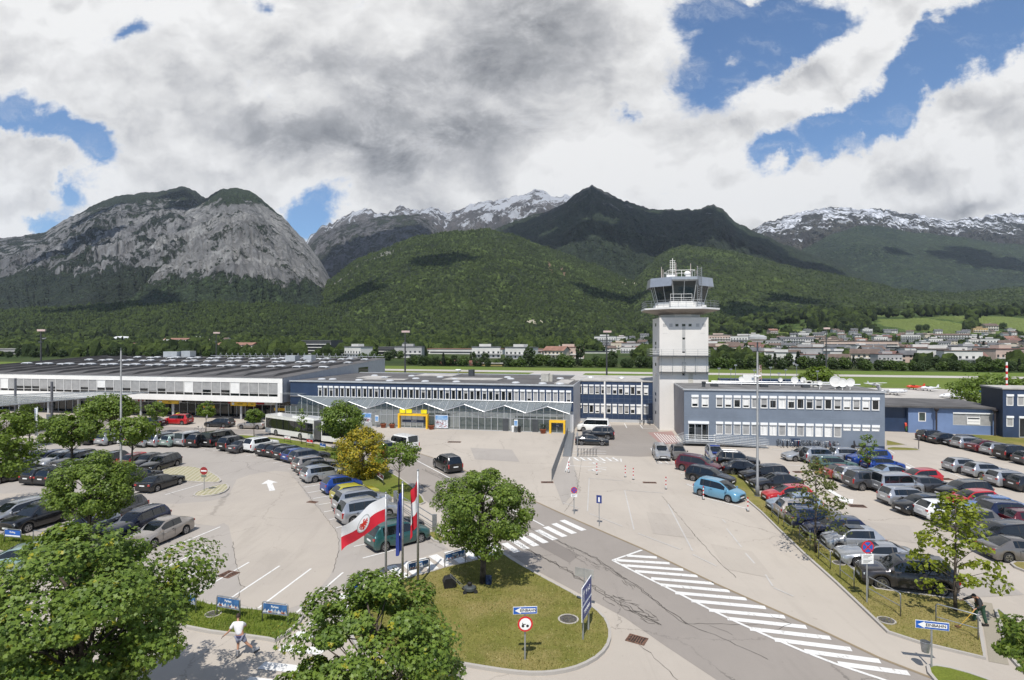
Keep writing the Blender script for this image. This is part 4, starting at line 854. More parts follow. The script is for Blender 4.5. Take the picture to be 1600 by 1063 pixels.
def rail(mb, pts, h, r=.025, posts=1.2, mids=1):
    for k_ in range(mids+1): mb.tube([(p[0], p[1], p[2]+h*(k_+1)/(mids+1)) for p in pts], r, 5)
    for a, b in zip(pts, pts[1:]):
        a, b = Vector(a), Vector(b); n_ = max(1, round((b-a).length/posts))
        for i in range(n_+1): p = a.lerp(b, i/n_); mb.tube([p, p+Vector((0, 0, h))], r, 5)
rail(m, [(-1.6, 2.2, 11.6), (-1.6, -.88, 11.6), (w_+.05, -.88, 11.6)], 1.0, mids=2, posts=1.7); rail(m, [(.05, -.68, 9.05), (w_, -.68, 9.05)], .95, .02, mids=3, posts=1.75)
for x in (.25, 1.95, 3.7, 5.4, 7.1): m.tube([(x, -.45, 8.6), (x, -.45, 11.45)], .035, 5)
m.build('catwalk_rail', galv, cw)
m = MB()
for x in (w_/2-.22, w_/2+.22): m.tube([(x, -.25, 9.0), (x, -.25, 10.6)], .03, 5)
for i in range(6): m.tube([(w_/2-.22, -.25, 9.1+i*.27), (w_/2+.22, -.25, 9.1+i*.27)], .02, 4)
m.build('ladder', galv, cw)
MB().box(w_/2+.7, w_/2+1.4, -.04, -.001, 7.2, 8.8).build('door', M('cream_door', (.55, .52, .44), .6), TT)
cx, cy = w_/2, w_/2+.1
def ngon(r, z, n=8, a0=PI/8, c=(cx, cy)): return [(c[0]+r*math.cos(a0+2*PI*i/n), c[1]+r*math.sin(a0+2*PI*i/n), z) for i in range(n)]
def loft(mb, A, B, m=0):
    n_ = len(A)
    for i in range(n_): mb.face([A[i], A[(i+1) % n_], B[(i+1) % n_], B[i]], m)
m = MB(); loft(m, ngon(3.3, hs), ngon(3.3, 18.2)); m.build('neck', tconc, TT)
m = MB(); loft(m, ngon(3.3, 18.0), ngon(6.1, 18.65)); loft(m, ngon(6.1, 18.65), ngon(6.25, 18.75)); m.build('balcony_soffit', M('soffit_brown', (.35, .30, .255), .7, var=.08, scale=.5), TT)
m = MB(); loft(m, ngon(6.25, 18.75), ngon(6.25, 19.0)); m.face(ngon(6.25, 19.0)); loft(m, ngon(4.3, 19.0), ngon(4.25, 19.55)); m.face(ngon(4.25, 19.55)); bal = m.build('balcony', M('balcony_white', (.70, .69, .66), .6, var=.04), TT)
m = MB(); rp = ngon(6.1, 19.0); rail(m, rp+[rp[0]], 1.1, .028, 1.3, mids=2); m.build('balcony_rail', galv, bal)
m = MB(); loft(m, ngon(3.95, 19.55), ngon(3.95, 19.95)); m.build('cab_parapet', M('balcony_white', (.7, .69, .66)), TT)
A_, B_ = ngon(3.9, 19.95), ngon(4.75, 23.15); m_cab = bpy.data.materials.new('cab_glass'); m_cab.use_nodes = True; b = m_cab.node_tree.nodes['Principled BSDF']
b.inputs['Base Color'].default_value = (.02, .03, .035, 1); b.inputs['Roughness'].default_value = .03; b.inputs['Alpha'].default_value = .80
m = MB(); loft(m, A_, B_); cab = m.build('cab_glazing', m_cab, TT); m = MB()
for i in range(8):
    a0_, a1_, b0_, b1_ = Vector(A_[i]), Vector(A_[(i+1) % 8]), Vector(B_[i]), Vector(B_[(i+1) % 8])
    m.tube([a0_, b0_], .07, 6); m.tube([(a0_+a1_)/2, (b0_+b1_)/2], .045, 6); m.tube([a0_, a1_], .05, 5); m.tube([b0_, b1_], .05, 5)
m.build('cab_mullion', lgrey, cab)
m = MB(); m.lathe([(1.5, 19.96), (1.5, 20.9), (2.6, 20.95), (2.6, 21.05), (.1, 21.06)], (cx, cy, 0), 8); m.build('control_desk', M('desk_grey', (.08, .08, .09), .6), cab)
R0, R1, R2 = ngon(4.85, 23.15), ngon(5.35, 22.35), ngon(5.15, 23.75)
m = MB()
for i in range(8):
    j = (i+1) % 8; mid_ang = (PI/8+2*PI*i/8)+PI/8; front = math.sin(mid_ang) < -.9
    if front:  # the fascia is cut away on the airfield-facing front: only a thin beam
        m.face([(R2[i][0], R2[i][1], 23.3), (R2[j][0], R2[j][1], 23.3), R2[j], R2[i]]); m.face([R0[i], R0[j], (R2[j][0], R2[j][1], 23.3), (R2[i][0], R2[i][1], 23.3)])
    else: m.face([R1[i], R1[j], R2[j], R2[i]]); m.face([R0[i], R0[j], R1[j], R1[i]])
m.face(R2[::-1] if False else R2); m.face(R0[::-1]); rf = m.build('cab_roof', M('roof_metal', (.42, .43, .45), .35, .6, var=.05), TT)
m = MB(); rail(m, [(p[0], p[1], 23.75) for p in ngon(2.9, 0, 4, PI/4)]+[(ngon(2.9, 0, 4, PI/4)[0][0], ngon(2.9, 0, 4, PI/4)[0][1], 23.75)], 1.3, .04, 2.0, mids=0); m.build('roof_rail', white, rf)
m = MB()
for x, y, h in ((-2.3, 0, 2.1), (-1.9, 1, 1.8), (-.2, -1, 2.6), (2.3, 0, 2.6), (3.4, .2, 2.2), (3.5, 1, 1.6)): m.tube([(cx+x-.5, cy+y, 23.75), (cx+x-.5, cy+y, 23.75+h)], [.06, .045], 6)
m.build('whip_antenna', M('antenna_pink', (.55, .46, .44), .5), rf)
m = MB(); m.tube([(cx-1.3, cy-1.5, 23.75), (cx-1.3, cy-1.5, 27)], .06, 6)
for i in range(6): z = 24.9+i*.35; m.tube([(cx-1.75, cy-1.5, z), (cx-.85, cy-1.5, z)], .03, 4)
for s_ in (-.35, .3): m.tube([(cx-1.3+s_, cy-1.5, 25.2), (cx-1.3+s_, cy-1.5, 26.6)], .025, 4)
m.build('dipole_mast', white, rf)
MB().box(cx-2.3, cx-1.0, cy-2.2, cy-1.5, 23.76, 24.35).box(cx+.6, cx+1.3, cy-2.4, cy-1.8, 23.76, 24.2).build('equipment_box', white, rf)
MB().lathe([(.3, .42), (.5, .6), (.5, .85), (.3, 1.1), (.05, 1.15)], (cx+.9, cy-2, 23.75), 12).build('radome', white, rf, smooth=True)
m = MB(); lx, ly = cx+2.2, cy-4.6
for dx in (-.3, .3):
    for dy in (-.2, .2): m.tube([(lx+dx, ly+dy, 19.2), (lx+dx, ly+dy, 25.2)], .035, 5)
for i in range(18):
    z = 19.3+i*.33
    m.tube([(lx-.3, ly-.2, z), (lx+.3, ly-.2, z)], .025, 4).tube([(lx-.3, ly+.2, z), (lx-.3, ly-.2, z+.3)], .018, 4).tube([(lx+.3, ly-.2, z), (lx-.3, ly-.2, z+.33)], .018, 4)
m.build('lattice_ladder', galv, TT)
m = MB(); rail(m, [(cx-2.2, cy-5.0, 19.95), (cx+1.0, cy-5.0, 19.95)], 1.1, .03, 1.6); m.box(cx-2.3, cx+1.1, cy-5.05, cy-4.2, 19.0, 19.95); m.build('observation_platform', M('balcony_white', (.7, .69, .66)), TT)
MB().box(cx-.4, cx+.45, cy-3.72, cy-3.6, 19.96, 21.9).build('cab_door', dkgrey, TT)
# ---------------------------------------------------------------- D: grey-blue office block
TD = thing('office_building', 'grey blue two storey office block with white shutter boxes beside the tower', 'building', (23.35, 77.3, 0), R(-9.5)); LD = 24.9; HD = 7.35
upx = [.98, 2.3]+[4.15+i*1.13 for i in range(18)]
opsD = [(x, x+.88, 4.95, 6.55) for x in upx]; lowx = upx[2:]; dl = [(x, x+.88, 1.35, 3.0) for x in lowx[:-4]]; ds = [(x, x+.88, 2.25, 3.0) for x in lowx[-4:]]
ent = (.55, 3.2, .45, 3.0); opsE = opsD+dl+ds
wall_with_openings(TD, 'front_wall', 0, LD, 0, HD-.12, 0, .3, opsE+[ent], steelblue)
for o in opsD: window(TD, *o, .04, blindf=rb.choice([.7, .8, .2, .1, .75, 1, 0, .3]), bm=rb.choice([blindw, blindw, blind]), box=.26, fw=.09, prj=.07, sill=True)
for o in dl: window(TD, *o, .04, blindf=1, bm=rb.choice([blindw, blind]), box=.26, fw=.07, prj=.06)
for o in ds: window(TD, *o, .04, blindf=1, bm=blindw, box=.26, fw=.07, prj=.06)
w = window(TD, *ent, .04, fr=lgrey, blindf=0, box=.3, fw=.09, mull=2, prj=.08); MB().box(1.3, 2.3, .0, .03, .46, 2.2).build('door_leaf', dkgrey, w)
m = MB(); m.face([(0, .3, 0), (0, .3, HD-.12), (0, 12, HD-.12), (0, 12, 0)]); m.face([(0, 0, 0), (0, 0, HD-.12), (0, .3, HD-.12), (0, .3, 0)]); m.build('side_wall', sidegrey, TD)
m = MB(); m.face([(LD, 0, 0), (LD, 12, 0), (LD, 12, HD-.12), (LD, 0, HD-.12)]); m.face([(0, 12, 0), (0, 12, HD-.12), (LD, 12, HD-.12), (LD, 12, 0)]); m.box(.06, LD-.06, .31, .4, 0, HD-.2); m.build('wall', steelblue, TD)
MB().box(13.5, 14.7, -.03, -.002, .0, 1.05).box(22.4, LD-.02, -.03, -.002, 0, .35).build('navy_panel', navy, TD)
m = MB(); m.face([(-.1, -.12, HD), (LD+.1, -.12, HD), (LD+.1, 12.1, HD), (-.1, 12.1, HD)]); rD = m.build('roof', M('roof_grey_felt', (.17, .165, .16), .9, var=.2, scale=.5), TD)
MB().box(-.12, LD+.12, -.15, -.02, HD-.14, HD+.05).box(-.12, -.0, -.02, 12.1, HD-.14, HD+.05).box(LD, LD+.12, -.02, 12.1, HD-.14, HD+.05).build('roof_edge', lgrey, rD)
m = MB()
for x in [i*1.2+.5 for i in range(20)]: m.box(x-.008, x+.008, -.008, -.001, 0, HD-.15)
for z in (3.75,): m.box(0, LD, -.009, -.0015, z-.02, z+.02)
m.build('panel_joint', M('joint_blue', (.20, .24, .29), .5), TD)
m = MB(); m.tube([(3, 5, HD+.5), (24, 5, HD+.5)], .11, 6, 0).tube([(5, 8.5, HD+.5), (24, 8.5, HD+.5)], .09, 6); m.build('roof_pipe', lgrey, rD)
m = MB()
for x in (4.8, 11.5, 17, 21.5): m.box(x-.5, x+.5, 4.6, 5.4, HD+.01, HD+.4)
m.build('pipe_support', dkgrey, rD); MB().lathe([(.22, 0), (.22, .5), (.32, .55), (.32, .75), (.1, .8)], (3.2, 4, HD), 8).build('vent_cowl', dkgrey, rD)
MB().box(6.5, 18, 9.5, 11.8, HD+.01, HD+.8).build('roof_house', navy, rD); MB().box(9.6, 11.6, 9, 9.4, HD+.5, HD+1.5).build('equipment_box', white, rD)
for x, y, s_ in ((16.2, 7.2, .62), (9.3, 8.7, .5), (20.3, 3.6, .95), (20.6, 2.0, .75), (21.9, 2.9, .7), (17.6, 8, .5), (14.6, 8.3, .4), (18, 2.6, .4)):
    t_ = MB(); t_.tube([(x, y, HD), (x, y, HD+.75)], .05, 6)
    c_ = (x, y-.1, HD+.75+s_*.3)
    t_.lathe([(.06, .12*s_), (.5*s_, .1*s_), (s_*.8, .0), (s_*.8, -.03), (.5*s_, .05*s_), (.05, .07*s_)], c_, 14, ax='y'); t_.build('satellite_dish', white, rD, smooth=False)
for x, y in ((17.8, 6.6), (18.6, 5.2)):
    a = MB().box(x-.5, x+.5, y-.2, y+.2, HD+.1, HD+.9).build('air_conditioner', M('ac_cream', (.60, .58, .52), .5), rD); MB().lathe([(.3, 0), (.3, -.03)], (x+.1, y-.2, HD+.5), 12, ax='y').build('fan', black, a)
m = MB()
for x, y, h in ((6.2, 9, 2.4), (7.8, 8.6, 2.3), (8.6, 9.2, 2.9), (11.0, 8.2, 2.2), (13.4, 8.8, 2.6), (14.4, 8.2, 1.8), (15.4, 8.5, 2.3), (17.0, 8.8, 3.0), (19.2, 7, 2.2)): m.tube([(x, y, HD), (x, y, HD+h)], .035, 5).box(x-.2, x+.2, y-.05, y+.05, HD+h-.1, HD+h+.1)
m.build('roof_mast', galv, rD)
m = MB()
for i in range(6): m.tube([(11.9+(.18 if i % 2 else -.18), 8.6, HD+.8+i*.3), (11.9-(.18 if i % 2 else -.18), 8.6, HD+1.1+i*.3)], .03, 4)
m.tube([(11.7, 8.6, HD+.6), (11.8, 8.6, HD+3)], .04, 5).tube([(12.1, 8.6, HD+.6), (12.0, 8.6, HD+3)], .04, 5); m.build('lattice_mast', M('red_white_mast', (.55, .2, .16), .6, col2=(.7, .7, .7), scale=2), rD)
# galvanised steps and ramp in front of the door
t = thing('entrance_ramp', 'galvanised steel steps and long handrail ramp at the office door', 'ramp', toW(TD, 1.9, -1.4), R(-9.5))
m = MB(); m.box(-2, 1.8, -.8, 1.3, .36, .44)
for i in range(3): m.box(-2.9+i*.3, -2.62+i*.3, -.7, 1.0, .08+i*.12, .11+i*.12)
p = [(1.8, -.75, .37), (8.4, -.75, .02), (8.4, .65, .02), (1.8, .65, .37)]; m.face(p); m.build('deck', galv, t)
m = MB(); rail(m, [(-2, -.78, .44), (1.8, -.78, .44)], 1.05, .024, 1.0, mids=3); rail(m, [(1.8, -.75, .38), (8.4, -.75, .04)], 1.05, .024, 1.1, mids=4); rail(m, [(1.8, .65, .38), (8.4, .65, .04)], 1.05, .024, 1.1, mids=4); rail(m, [(-3.0, -.75, .0), (-2, -.75, .44)], 1.05, .022, .5, mids=3); rail(m, [(-3.0, 1.1, .0), (-2, 1.1, .44)], 1.05, .022, .5, mids=3)
m.build('handrail', galv, t)
# ---------------------------------------------------------------- E: low cobalt building and F: navy block at the right
TE = thing('workshop_building', 'low bright blue flat roofed workshop with wide grey shutter', 'building', (59.9, 86.1, 0), R(-12.5)); LE = 12.2; HE = 4.1
opx = [(1.35, 2.35, 1.75, 3.15), (5.9, 11.0, 1.35, 3.25), (11.45, 12.1, 2.0, 3.2)]
wall_with_openings(TE, 'front_wall', 0, LE, 0, HE-.25, 0, .25, opx, cobalt)
window(TE, *opx[0], .04, fw=.1, pane=glassg); w = window(TE, *opx[1], .04, fr=lgrey, blindf=1, fw=.06, box=.18, mull=2); window(TE, *opx[2], .04, blindf=1, bm=blindw, fw=.05)
MB().box(7.7, 9.4, -.06, -.0, 1.5, 2.6).build('open_shutter', white, w); MB().box(7.8, 9.3, -.075, -.062, 2.3, 2.5).box(7.8, 9.3, -.075, -.062, 1.9, 1.93).build('slot', dkgrey, w)
MB().box(-5.5, -.02, .6, 12, 0, HE-.3).build('dark_annex', navy, TE); MB().box(0.02, LE, .26, 12, 0, HE-.25).build('wall', cobalt, TE)
MB().box(-7, LE+.1, -.5, 12.3, HE-.249, HE).build('roof', roofm, TE)
for x in (3.4, 10.9): MB().tube([(x, -.75, 0), (x, -.75, HE-.5)], .13, 8).lathe([(.13, 0), (.35, .35), (.35, .5)], (x, -.75, HE-.75), 8).build('roof_column', M('dark_brown_post', (.035, .028, .03), .6), TE)
for x in (-3.9,): MB().tube([(x, -1.2, 0), (x, -1.2, HE+.2)], .12, 8).build('post', M('dark_brown_post', (.035, .028, .03), .6), TE)
TFb = thing('hangar_office', 'dark navy two storey block with garage doors at the right edge', 'building', (70.4, 81.7, 0), R(-12)); HF = 7.1
opf = [(.45+i*1.35, 1.3+i*1.35, 4.6, 6.2) for i in range(11)]+[(.45, 1.3, 1.6, 3.1)]+[(2.0+i*2.2, 3.6+i*2.2, .1, 3.1) for i in range(6)]
wall_with_openings(TFb, 'front_wall', 0, 16, 0, HF-.15, 0, .3, opf, navy)
for o in opf: window(TFb, *o, .04, blindf=0 if o[2] < 1 else rb.choice([.6, .9, 1]), bm=blind, box=.25, fw=.09, fr=lgrey if o[2] < 1 else white, mull=1 if o[2] < 1 else 0)
m = MB(); m.box(0, 16, .31, 5.2, 0, HF-.15); m.box(0, -.0-0.001, 0, .3, 0, HF-.15); m.build('wall', M('navy_side', (.014, .024, .045), .5, var=.1), TFb); MB().box(-.15, 16.1, -.15, 5.3, HF-.149, HF+.06).build('roof', roofl, TFb)
# ---------------------------------------------------------------- vehicles
def car_paint(name, col, metal=.0, rough=.28):
    m = bpy.data.materials.new('paint_'+name); m.use_nodes = True; q = NT(m.node_tree); b = q.n['Principled BSDF']
    co = q.new('ShaderNodeTexCoord').outputs['Object']; nz = q.noise(co, 1.1, 4, .6).outputs['Fac']
    sp = q.new('ShaderNodeSeparateXYZ'); q.l.new(co, sp.inputs[0])
    dust = q.math('MULTIPLY', q.step(sp.outputs[2], .62, .2), q.step(nz, .3, .7, .08, .35))
    c = q.mix(q.step(nz, .3, .7), tuple(x*.92 for x in col), col); c = q.mix(dust, c, (.13, .115, .10)); q.l.new(c, b.inputs['Base Color'])
    b.inputs['Metallic'].default_value = metal; q.l.new(q.math('ADD', q.math('MULTIPLY', dust, .5), rough), b.inputs['Roughness'])
    b.inputs['Coat Weight'].default_value = .8; b.inputs['Coat Roughness'].default_value = .03
    return m
PAINTS = dict(black=((.006, .006, .007), .2), dark=((.018, .019, .023), .4), navy=((.008, .013, .045), .3), grey=((.075, .075, .08), .5), silver=((.43, .44, .45), .6), white=((.74, .74, .72), 0), beige=((.37, .33, .29), .5),
    warmgrey=((.17, .155, .14), .5), blue=((.015, .055, .26), .3), lblue=((.13, .30, .42), .2), iceblue=((.30, .37, .45), .5), red=((.42, .012, .014), .1), dred=((.10, .008, .014), .3), plum=((.04, .036, .039), .4), teal=((.02, .085, .08), .3),
    mint=((.30, .40, .36), .5), green=((.10, .17, .15), .4), lime=((.42, .38, .03), .1), rust=((.26, .045, .025), .3), sky=((.10, .20, .42), .4), vanwhite=((.70, .69, .65), 0), tyre=None)
PAINTS = {k_: car_paint(k_, v[0], v[1]) for k_, v in PAINTS.items() if v}
trim = M('black_trim', (.014, .014, .015), .55, var=.1); carglass = M('car_glass', (.008, .011, .013), .03, var=.1, spec=.8); tyre_m = M('tyre_rubber', (.016, .016, .017), .85, var=.15); rim_m = M('alloy_rim', (.38, .38, .39), .3, .9, var=.1)
lamp_r = M('tail_lamp', (.38, .012, .012), .15, coat=1, var=.1); lamp_w = M('head_lamp', (.55, .57, .58), .08, .3, coat=1, var=.1); plate_m = M('number_plate', (.72, .72, .70), .4, var=.03); chrome = M('chrome', (.6, .6, .6), .12, 1, var=.02)
#        L    W    H    gz   hood_f cowl  belt_r  xf0  xf1  xr1  xr0  wheels(rear, front)  wr(radius)  roofw
CARS = dict(
 hatch=(4.05,1.72,1.46,.17,.70, .95, 1.00,.745,.53,.13,.025,.17,.80,.31,.60),
 mini=(3.6,1.64,1.49,.17,.72, .96, 1.00,.76,.56,.16,.03,.16,.80,.29,.58),
 sedan=(4.65,1.80,1.44,.16,.68, .92, 1.00,.715,.52,.27,.125,.20,.80,.32,.60),
 coupe=(4.45,1.78,1.36,.15,.64, .88, .96,.70,.50,.29,.10,.19,.80,.32,.57),
 wagon=(4.65,1.78,1.47,.16,.68, .93, .98,.715,.53,.085,.015,.20,.80,.32,.62),
 suv=(4.5,1.86,1.70,.22,.88, 1.08, 1.12,.735,.56,.10,.015,.19,.80,.36,.64),
 mpv=(4.65,1.83,1.70,.17,.78, 1.02, 1.03,.80,.58,.09,.01,.18,.80,.33,.65),
 cmpv=(4.3,1.75,1.62,.17,.74, .98, 1.02,.81,.56,.13,.02,.18,.80,.31,.61),
 van=(4.1,1.80,1.82,.18,.84, 1.08, 1.06,.80,.64,.035,.01,.17,.80,.32,.74),
 bigvan=(4.9,1.92,1.95,.2,.90, 1.12, 1.10,.855,.70,.03,.01,.20,.80,.34,.80))
def make_car(kind, paint, label, rails=False, group=None):
    Lg, Wd, H_, gz_, hf, cowl, beltr, xf0, xf1, xr1, xr0, wr_, wf_, Rw, rw = CARS[kind]
    t = thing('parked_car', label, 'car'); w2 = Wd/2; X = lambda s: (s-.5)*Lg
    st = {0, .012, .04, 1, .988, .955, xr0+.001, xr1, xf1, xf0, (xf1+.6*(xf0-xf1)), (xr0+xr1)/2, (xf1+xf0)/2*.4+.6*xf1, .9, .5}
    Ra = Rw+.055
    for w in (wr_, wf_):
        for k_ in range(9): st.add(w+Ra/Lg*math.cos(PI*k_/8))
        st.add(w+Ra/Lg*1.001+.002); st.add(w-Ra/Lg*1.001-.002)
    b1 = xf1-(xf1-xr1)*(.40 if kind not in ('coupe', 'mini') else .72); pw = .016; pil = [(b1-pw/2, b1+pw/2)]
    if kind in ('wagon', 'suv', 'mpv', 'bigvan', 'van', 'cmpv'): b2 = xr1+(b1-xr1)*.40; pil.append((b2-pw/2, b2+pw/2))
    else: b2 = None
    for a, b in pil: st |= {a, b}
    if kind in ('hatch', 'mini', 'wagon', 'suv', 'mpv', 'cmpv', 'van', 'bigvan'): st.add(xr1+.03)
    S = sorted(st); S2 = [S[0]]
    for s in S[1:]:
        if s-S2[-1] > .0035: S2.append(s)
    S = S2
    def belt(s):
        if s >= xf0: u = (s-xf0)/(1-xf0); return cowl+(hf-cowl)*(u**1.35)
        if s <= xr0: return beltr-(.06 if kind in ('sedan', 'coupe') else 0)*(1-s/max(xr0, 1e-3))
        return beltr+(cowl-beltr)*(s-xr0)/(xf0-xr0)
    def roofz(s):
        if s <= xr0 or s >= xf0: return None
        if s < xr1: u = (s-xr0)/(xr1-xr0); return belt(s)+(H_-.05-belt(s))*(1-(1-u)**1.35)
        if s > xf1: u = (xf0-s)/(xf0-xf1); return belt(s)+(H_-.02-belt(s))*(1-(1-u)**1.25)
        u = (s-xr1)/(xf1-xr1); return H_-.05+.05*math.sin(PI*min(1, u*.8+.2)) if kind not in ('van', 'bigvan') else H_-.01
    def wid(s):
        e = 1-.05*max(0, (.12-s)/.12)**2-.09*max(0, (s-.84)/.16)**2
        if s < .04: e -= .10*((.04-s)/.04)**2*(1 if kind not in ('van', 'bigvan') else .5)
        if s > .955: e -= .16*((s-.955)/.045)**2
        return w2*e
    rings = []
    for s in S:
        w = wid(s); zb = belt(s); zl = gz_+.02
        ends = max(0, (.03-s)/.03, (s-.97)/.03)
        zl += .10*ends; zb -= .05*ends
        for ww in (wr_, wf_):
            dx = (s-ww)*Lg
            if abs(dx) <= Ra: zl = max(zl, Rw+math.sqrt(max(0, Ra*Ra-dx*dx)))
        zm = zl+(zb-.09-zl)*.45
        rz = roofz(s)
        p = [(0, zl), (w*.95, zl), (w*.985+.012, zl+.045), (w*1.0+.012, zm), (w*.985, zb-.09), (w*.925, zb-.005)]
        if rz is None: p += [(w*.80, zb+.035), (w*.5, zb+.065), (0, zb+.08)]
        else:
            h = (rz-zb)/(H_-zb); rr = w*.90+(rw*w2/.9-w*.90)*min(1, h*1.05) if h > 0 else w*.8
            rr = w*.86*(1-h)+h*(rw*w2/.86)
            rr = min(rr, w*.9)
            p += [(rr, zb+(rz-zb)*.86+.0), (rr*.86, rz-.0), (0, rz+.03)]
        rings.append([(X(s), y, z) for y, z in p])
    NP = 9; V = []
    for r in rings:
        for j in range(NP): V.append(r[j])
        for j in range(1, NP-1): V.append((r[j][0], -r[j][1], r[j][2]))
    def idx(i, j, side): 
        b = i*(2*NP-2)
        return b+j if side > 0 or j in (0, NP-1) else b+NP+j-1
    body = []; bm_ = []; gl = {'windscreen': [], 'rear_window': []}
    for i in range(len(S)-1):
        sm = (S[i]+S[i+1])/2
        for side in (1, -1):
            for j in range(NP-1):
                f = [idx(i, j, side), idx(i+1, j, side), idx(i+1, j+1, side), idx(i, j+1, side)]
                if side > 0: f = f[::-1]
                mi = 0; g = None
                if j == 0: mi = 1
                elif j == 1: mi = 1 if kind in ('suv',) else 0
                if xf1 < sm < xf0 and j == 7: g = 'windscreen'
                elif xr0 < sm < xr1 and j == 7: g = 'rear_window'
                elif j == 5 and xr1+ (0.03 if kind not in ('sedan', 'coupe') else -.0) < sm < xf1+.6*(xf0-xf1):
                    if any(a < sm < b for a, b in pil): mi = 1
                    else: g = ('side_window', side, sum(sm > a for a, b in pil)); gl.setdefault(g, [])
                if xf1 < sm < xf0 and j == 6 : mi = 0
                if g: gl[g].append(f)
                else: body.append(f); bm_.append(mi)
    n = len(S)
    for i, rev in ((0, False), (n-1, True)):
        loop = [idx(i, j, 1) for j in range(NP)]+[idx(i, j, -1) for j in range(NP-2, 0, -1)]
        body.append(loop if rev else loop[::-1]); bm_.append(0)
    def mk_(name, faces, mats, mi=None, par=t):
        us = sorted({v for f in faces for v in f}); mp = {v: k_ for k_, v in enumerate(us)}
        me = bpy.data.meshes.new(name); me.from_pydata([V[v] for v in us], [], [[mp[v] for v in f] for f in faces])
        for q_ in mats: me.materials.append(q_)
        if mi: me.polygons.foreach_set('material_index', mi)
        me.polygons.foreach_set('use_smooth', [True]*len(faces)); me.update()
        try: me.set_sharp_from_angle(angle=R(32))
        except Exception: pass
        return obj(name, me, par)
    bo = mk_('body', body, [paint, trim], bm_)
    bo.data.materials[0] = PAINTS['black']; bo.material_slots[0].link = 'OBJECT'; bo.material_slots[0].material = paint
    mk_('windscreen', gl['windscreen'], [carglass]); mk_('rear_window', gl['rear_window'], [carglass])
    for g in gl:
        if isinstance(g, tuple) and gl[g]: mk_('side_window', gl[g], [carglass])
    for ww in (wr_, wf_):
        for sd_ in (1, -1):
            y = sd_*(w2-.10); wh = MB(); a = .105*sd_; 
            wh.lathe([(Rw*.60, -a*.9), (Rw*.97, -a), (Rw, -a*.6), (Rw, a*.6), (Rw*.97, a), (Rw*.66, a*1.02)], (X(ww), y, Rw), 18, ax='y')
            wo = wh.build('wheel', tyre_m, t, smooth=False)
            rm = MB(); c0 = (X(ww), y+a*1.03, Rw)
            rm.lathe([(Rw*.68, -.004*sd_), (Rw*.68, .008*sd_), (Rw*.58, .008*sd_), (Rw*.56, -.02*sd_)], c0, 18, ax='y')
            for k_ in range(5):
                an = 2*PI*k_/5+.3; d = Vector((math.cos(an), 0, math.sin(an))); q_ = Vector((-d.z, 0, d.x)); c = Vector(c0)
                y0_, y1_ = -.018*sd_, .012*sd_; A_ = [c+d*.0+q_*.05, c+d*Rw*.6+q_*.035, c+d*Rw*.6-q_*.035, c-q_*.05]
                rm.face([(p.x, p.y+y1_, p.z) for p in A_])
                for aa, bb in zip(A_, A_[1:]+A_[:1]): rm.face([(aa.x, aa.y+y0_, aa.z), (bb.x, bb.y+y0_, bb.z), (bb.x, bb.y+y1_, bb.z), (aa.x, aa.y+y1_, aa.z)])
            rm.build('rim', rim_m, wo)
    zr = belt(.02); tall = kind in ('van', 'bigvan', 'mpv', 'suv')
    for sd_ in (1, -1):
        y0_, y1_ = sorted((sd_*w2*.66, sd_*w2*.90)); yb0, yb1 = y0_, y1_
        if tall: y0_, y1_ = sorted((sd_*w2*.80, sd_*w2*.925))
        MB().box(X(0)-.008, X(.035), y0_, y1_, zr-(.42 if tall else .22), zr-.06+(.04 if tall else 0)).build('taillight', lamp_r, t)
        hz0 = hf-.17; y0_, y1_ = sorted((sd_*w2*.50, sd_*w2*.87)); m_ = MB(); xa, xb = X(.915), X(.998)
        p = [(xa, y0_ if sd_ < 0 else y1_), (xa, y0_ if sd_ < 0 else y1_), ]
        yo = sd_*w2*.90; yi = sd_*w2*.50
        P = [(xb, yi, hz0+.01), (X(.985), yo*.965, hz0+.02), (xa, yo*1.045, hz0+.06), (xa, yo*1.03, hz0+.17), (X(.985), yo*.94, hz0+.125), (xb, yi, hz0+.10)]
        Q = [(a_-.12, b_*.86, c_+.0) for a_, b_, c_ in P]; m_.face(P if sd_ > 0 else P[::-1])
        for k_ in range(6): m_.face([P[k_], P[(k_+1) % 6], Q[(k_+1) % 6], Q[k_]])
        m_.build('headlight', lamp_w, t)
        xm = X(xf0-.045); zb_ = belt(xf0-.05); y0_, y1_ = sorted((sd_*w2*.98, sd_*(w2+.14))); mo = MB().box(xm-.05, xm+.06, y0_, y1_, zb_-.03, zb_+.12).build('mirror', paint, t)
        mo.data.materials[0] = PAINTS['black']; mo.material_slots[0].link = 'OBJECT'; mo.material_slots[0].material = paint
        m_ = MB()   # shut lines of the doors
        for sx in ([xf0-.07, b1, b2] if b2 else [xf0-.07, b1]):
            w = wid(sx); y0_, y1_ = sorted((sd_*(w+.005), sd_*(w+.016))); m_.box(X(sx)-.006, X(sx)+.006, y0_, y1_, gz_+.18, belt(sx)-.14)
        m_.build('door_seam', trim, t)
        for sx in [b1+.02]+([b2+.03] if b2 else []):
            w = wid(sx); y0_, y1_ = sorted((sd_*(w-.01), sd_*(w+.022))); MB().box(X(sx), X(sx)+.17, y0_, y1_, belt(sx)-.16, belt(sx)-.13).build('door_handle', trim, t)
    MB().box(X(1)-.05, X(1)+.012, -w2*.42, w2*.42, hf-.19, hf-.07).build('grille', trim, t)
    MB().box(X(1)-.06, X(1)+.008, -w2*.6, w2*.6, gz_+.12, gz_+.22).build('air_intake', trim, t)
    MB().box(X(1)-.02, X(1)+.022, -.26, .26, gz_+.25, gz_+.36).build('number_plate', plate_m, t); zp = .45 if kind in ('mini',) else .72
    MB().box(X(0)-.022, X(0)+.02, -.26, .26, zp-.06, zp+.05).build('number_plate', plate_m, t)
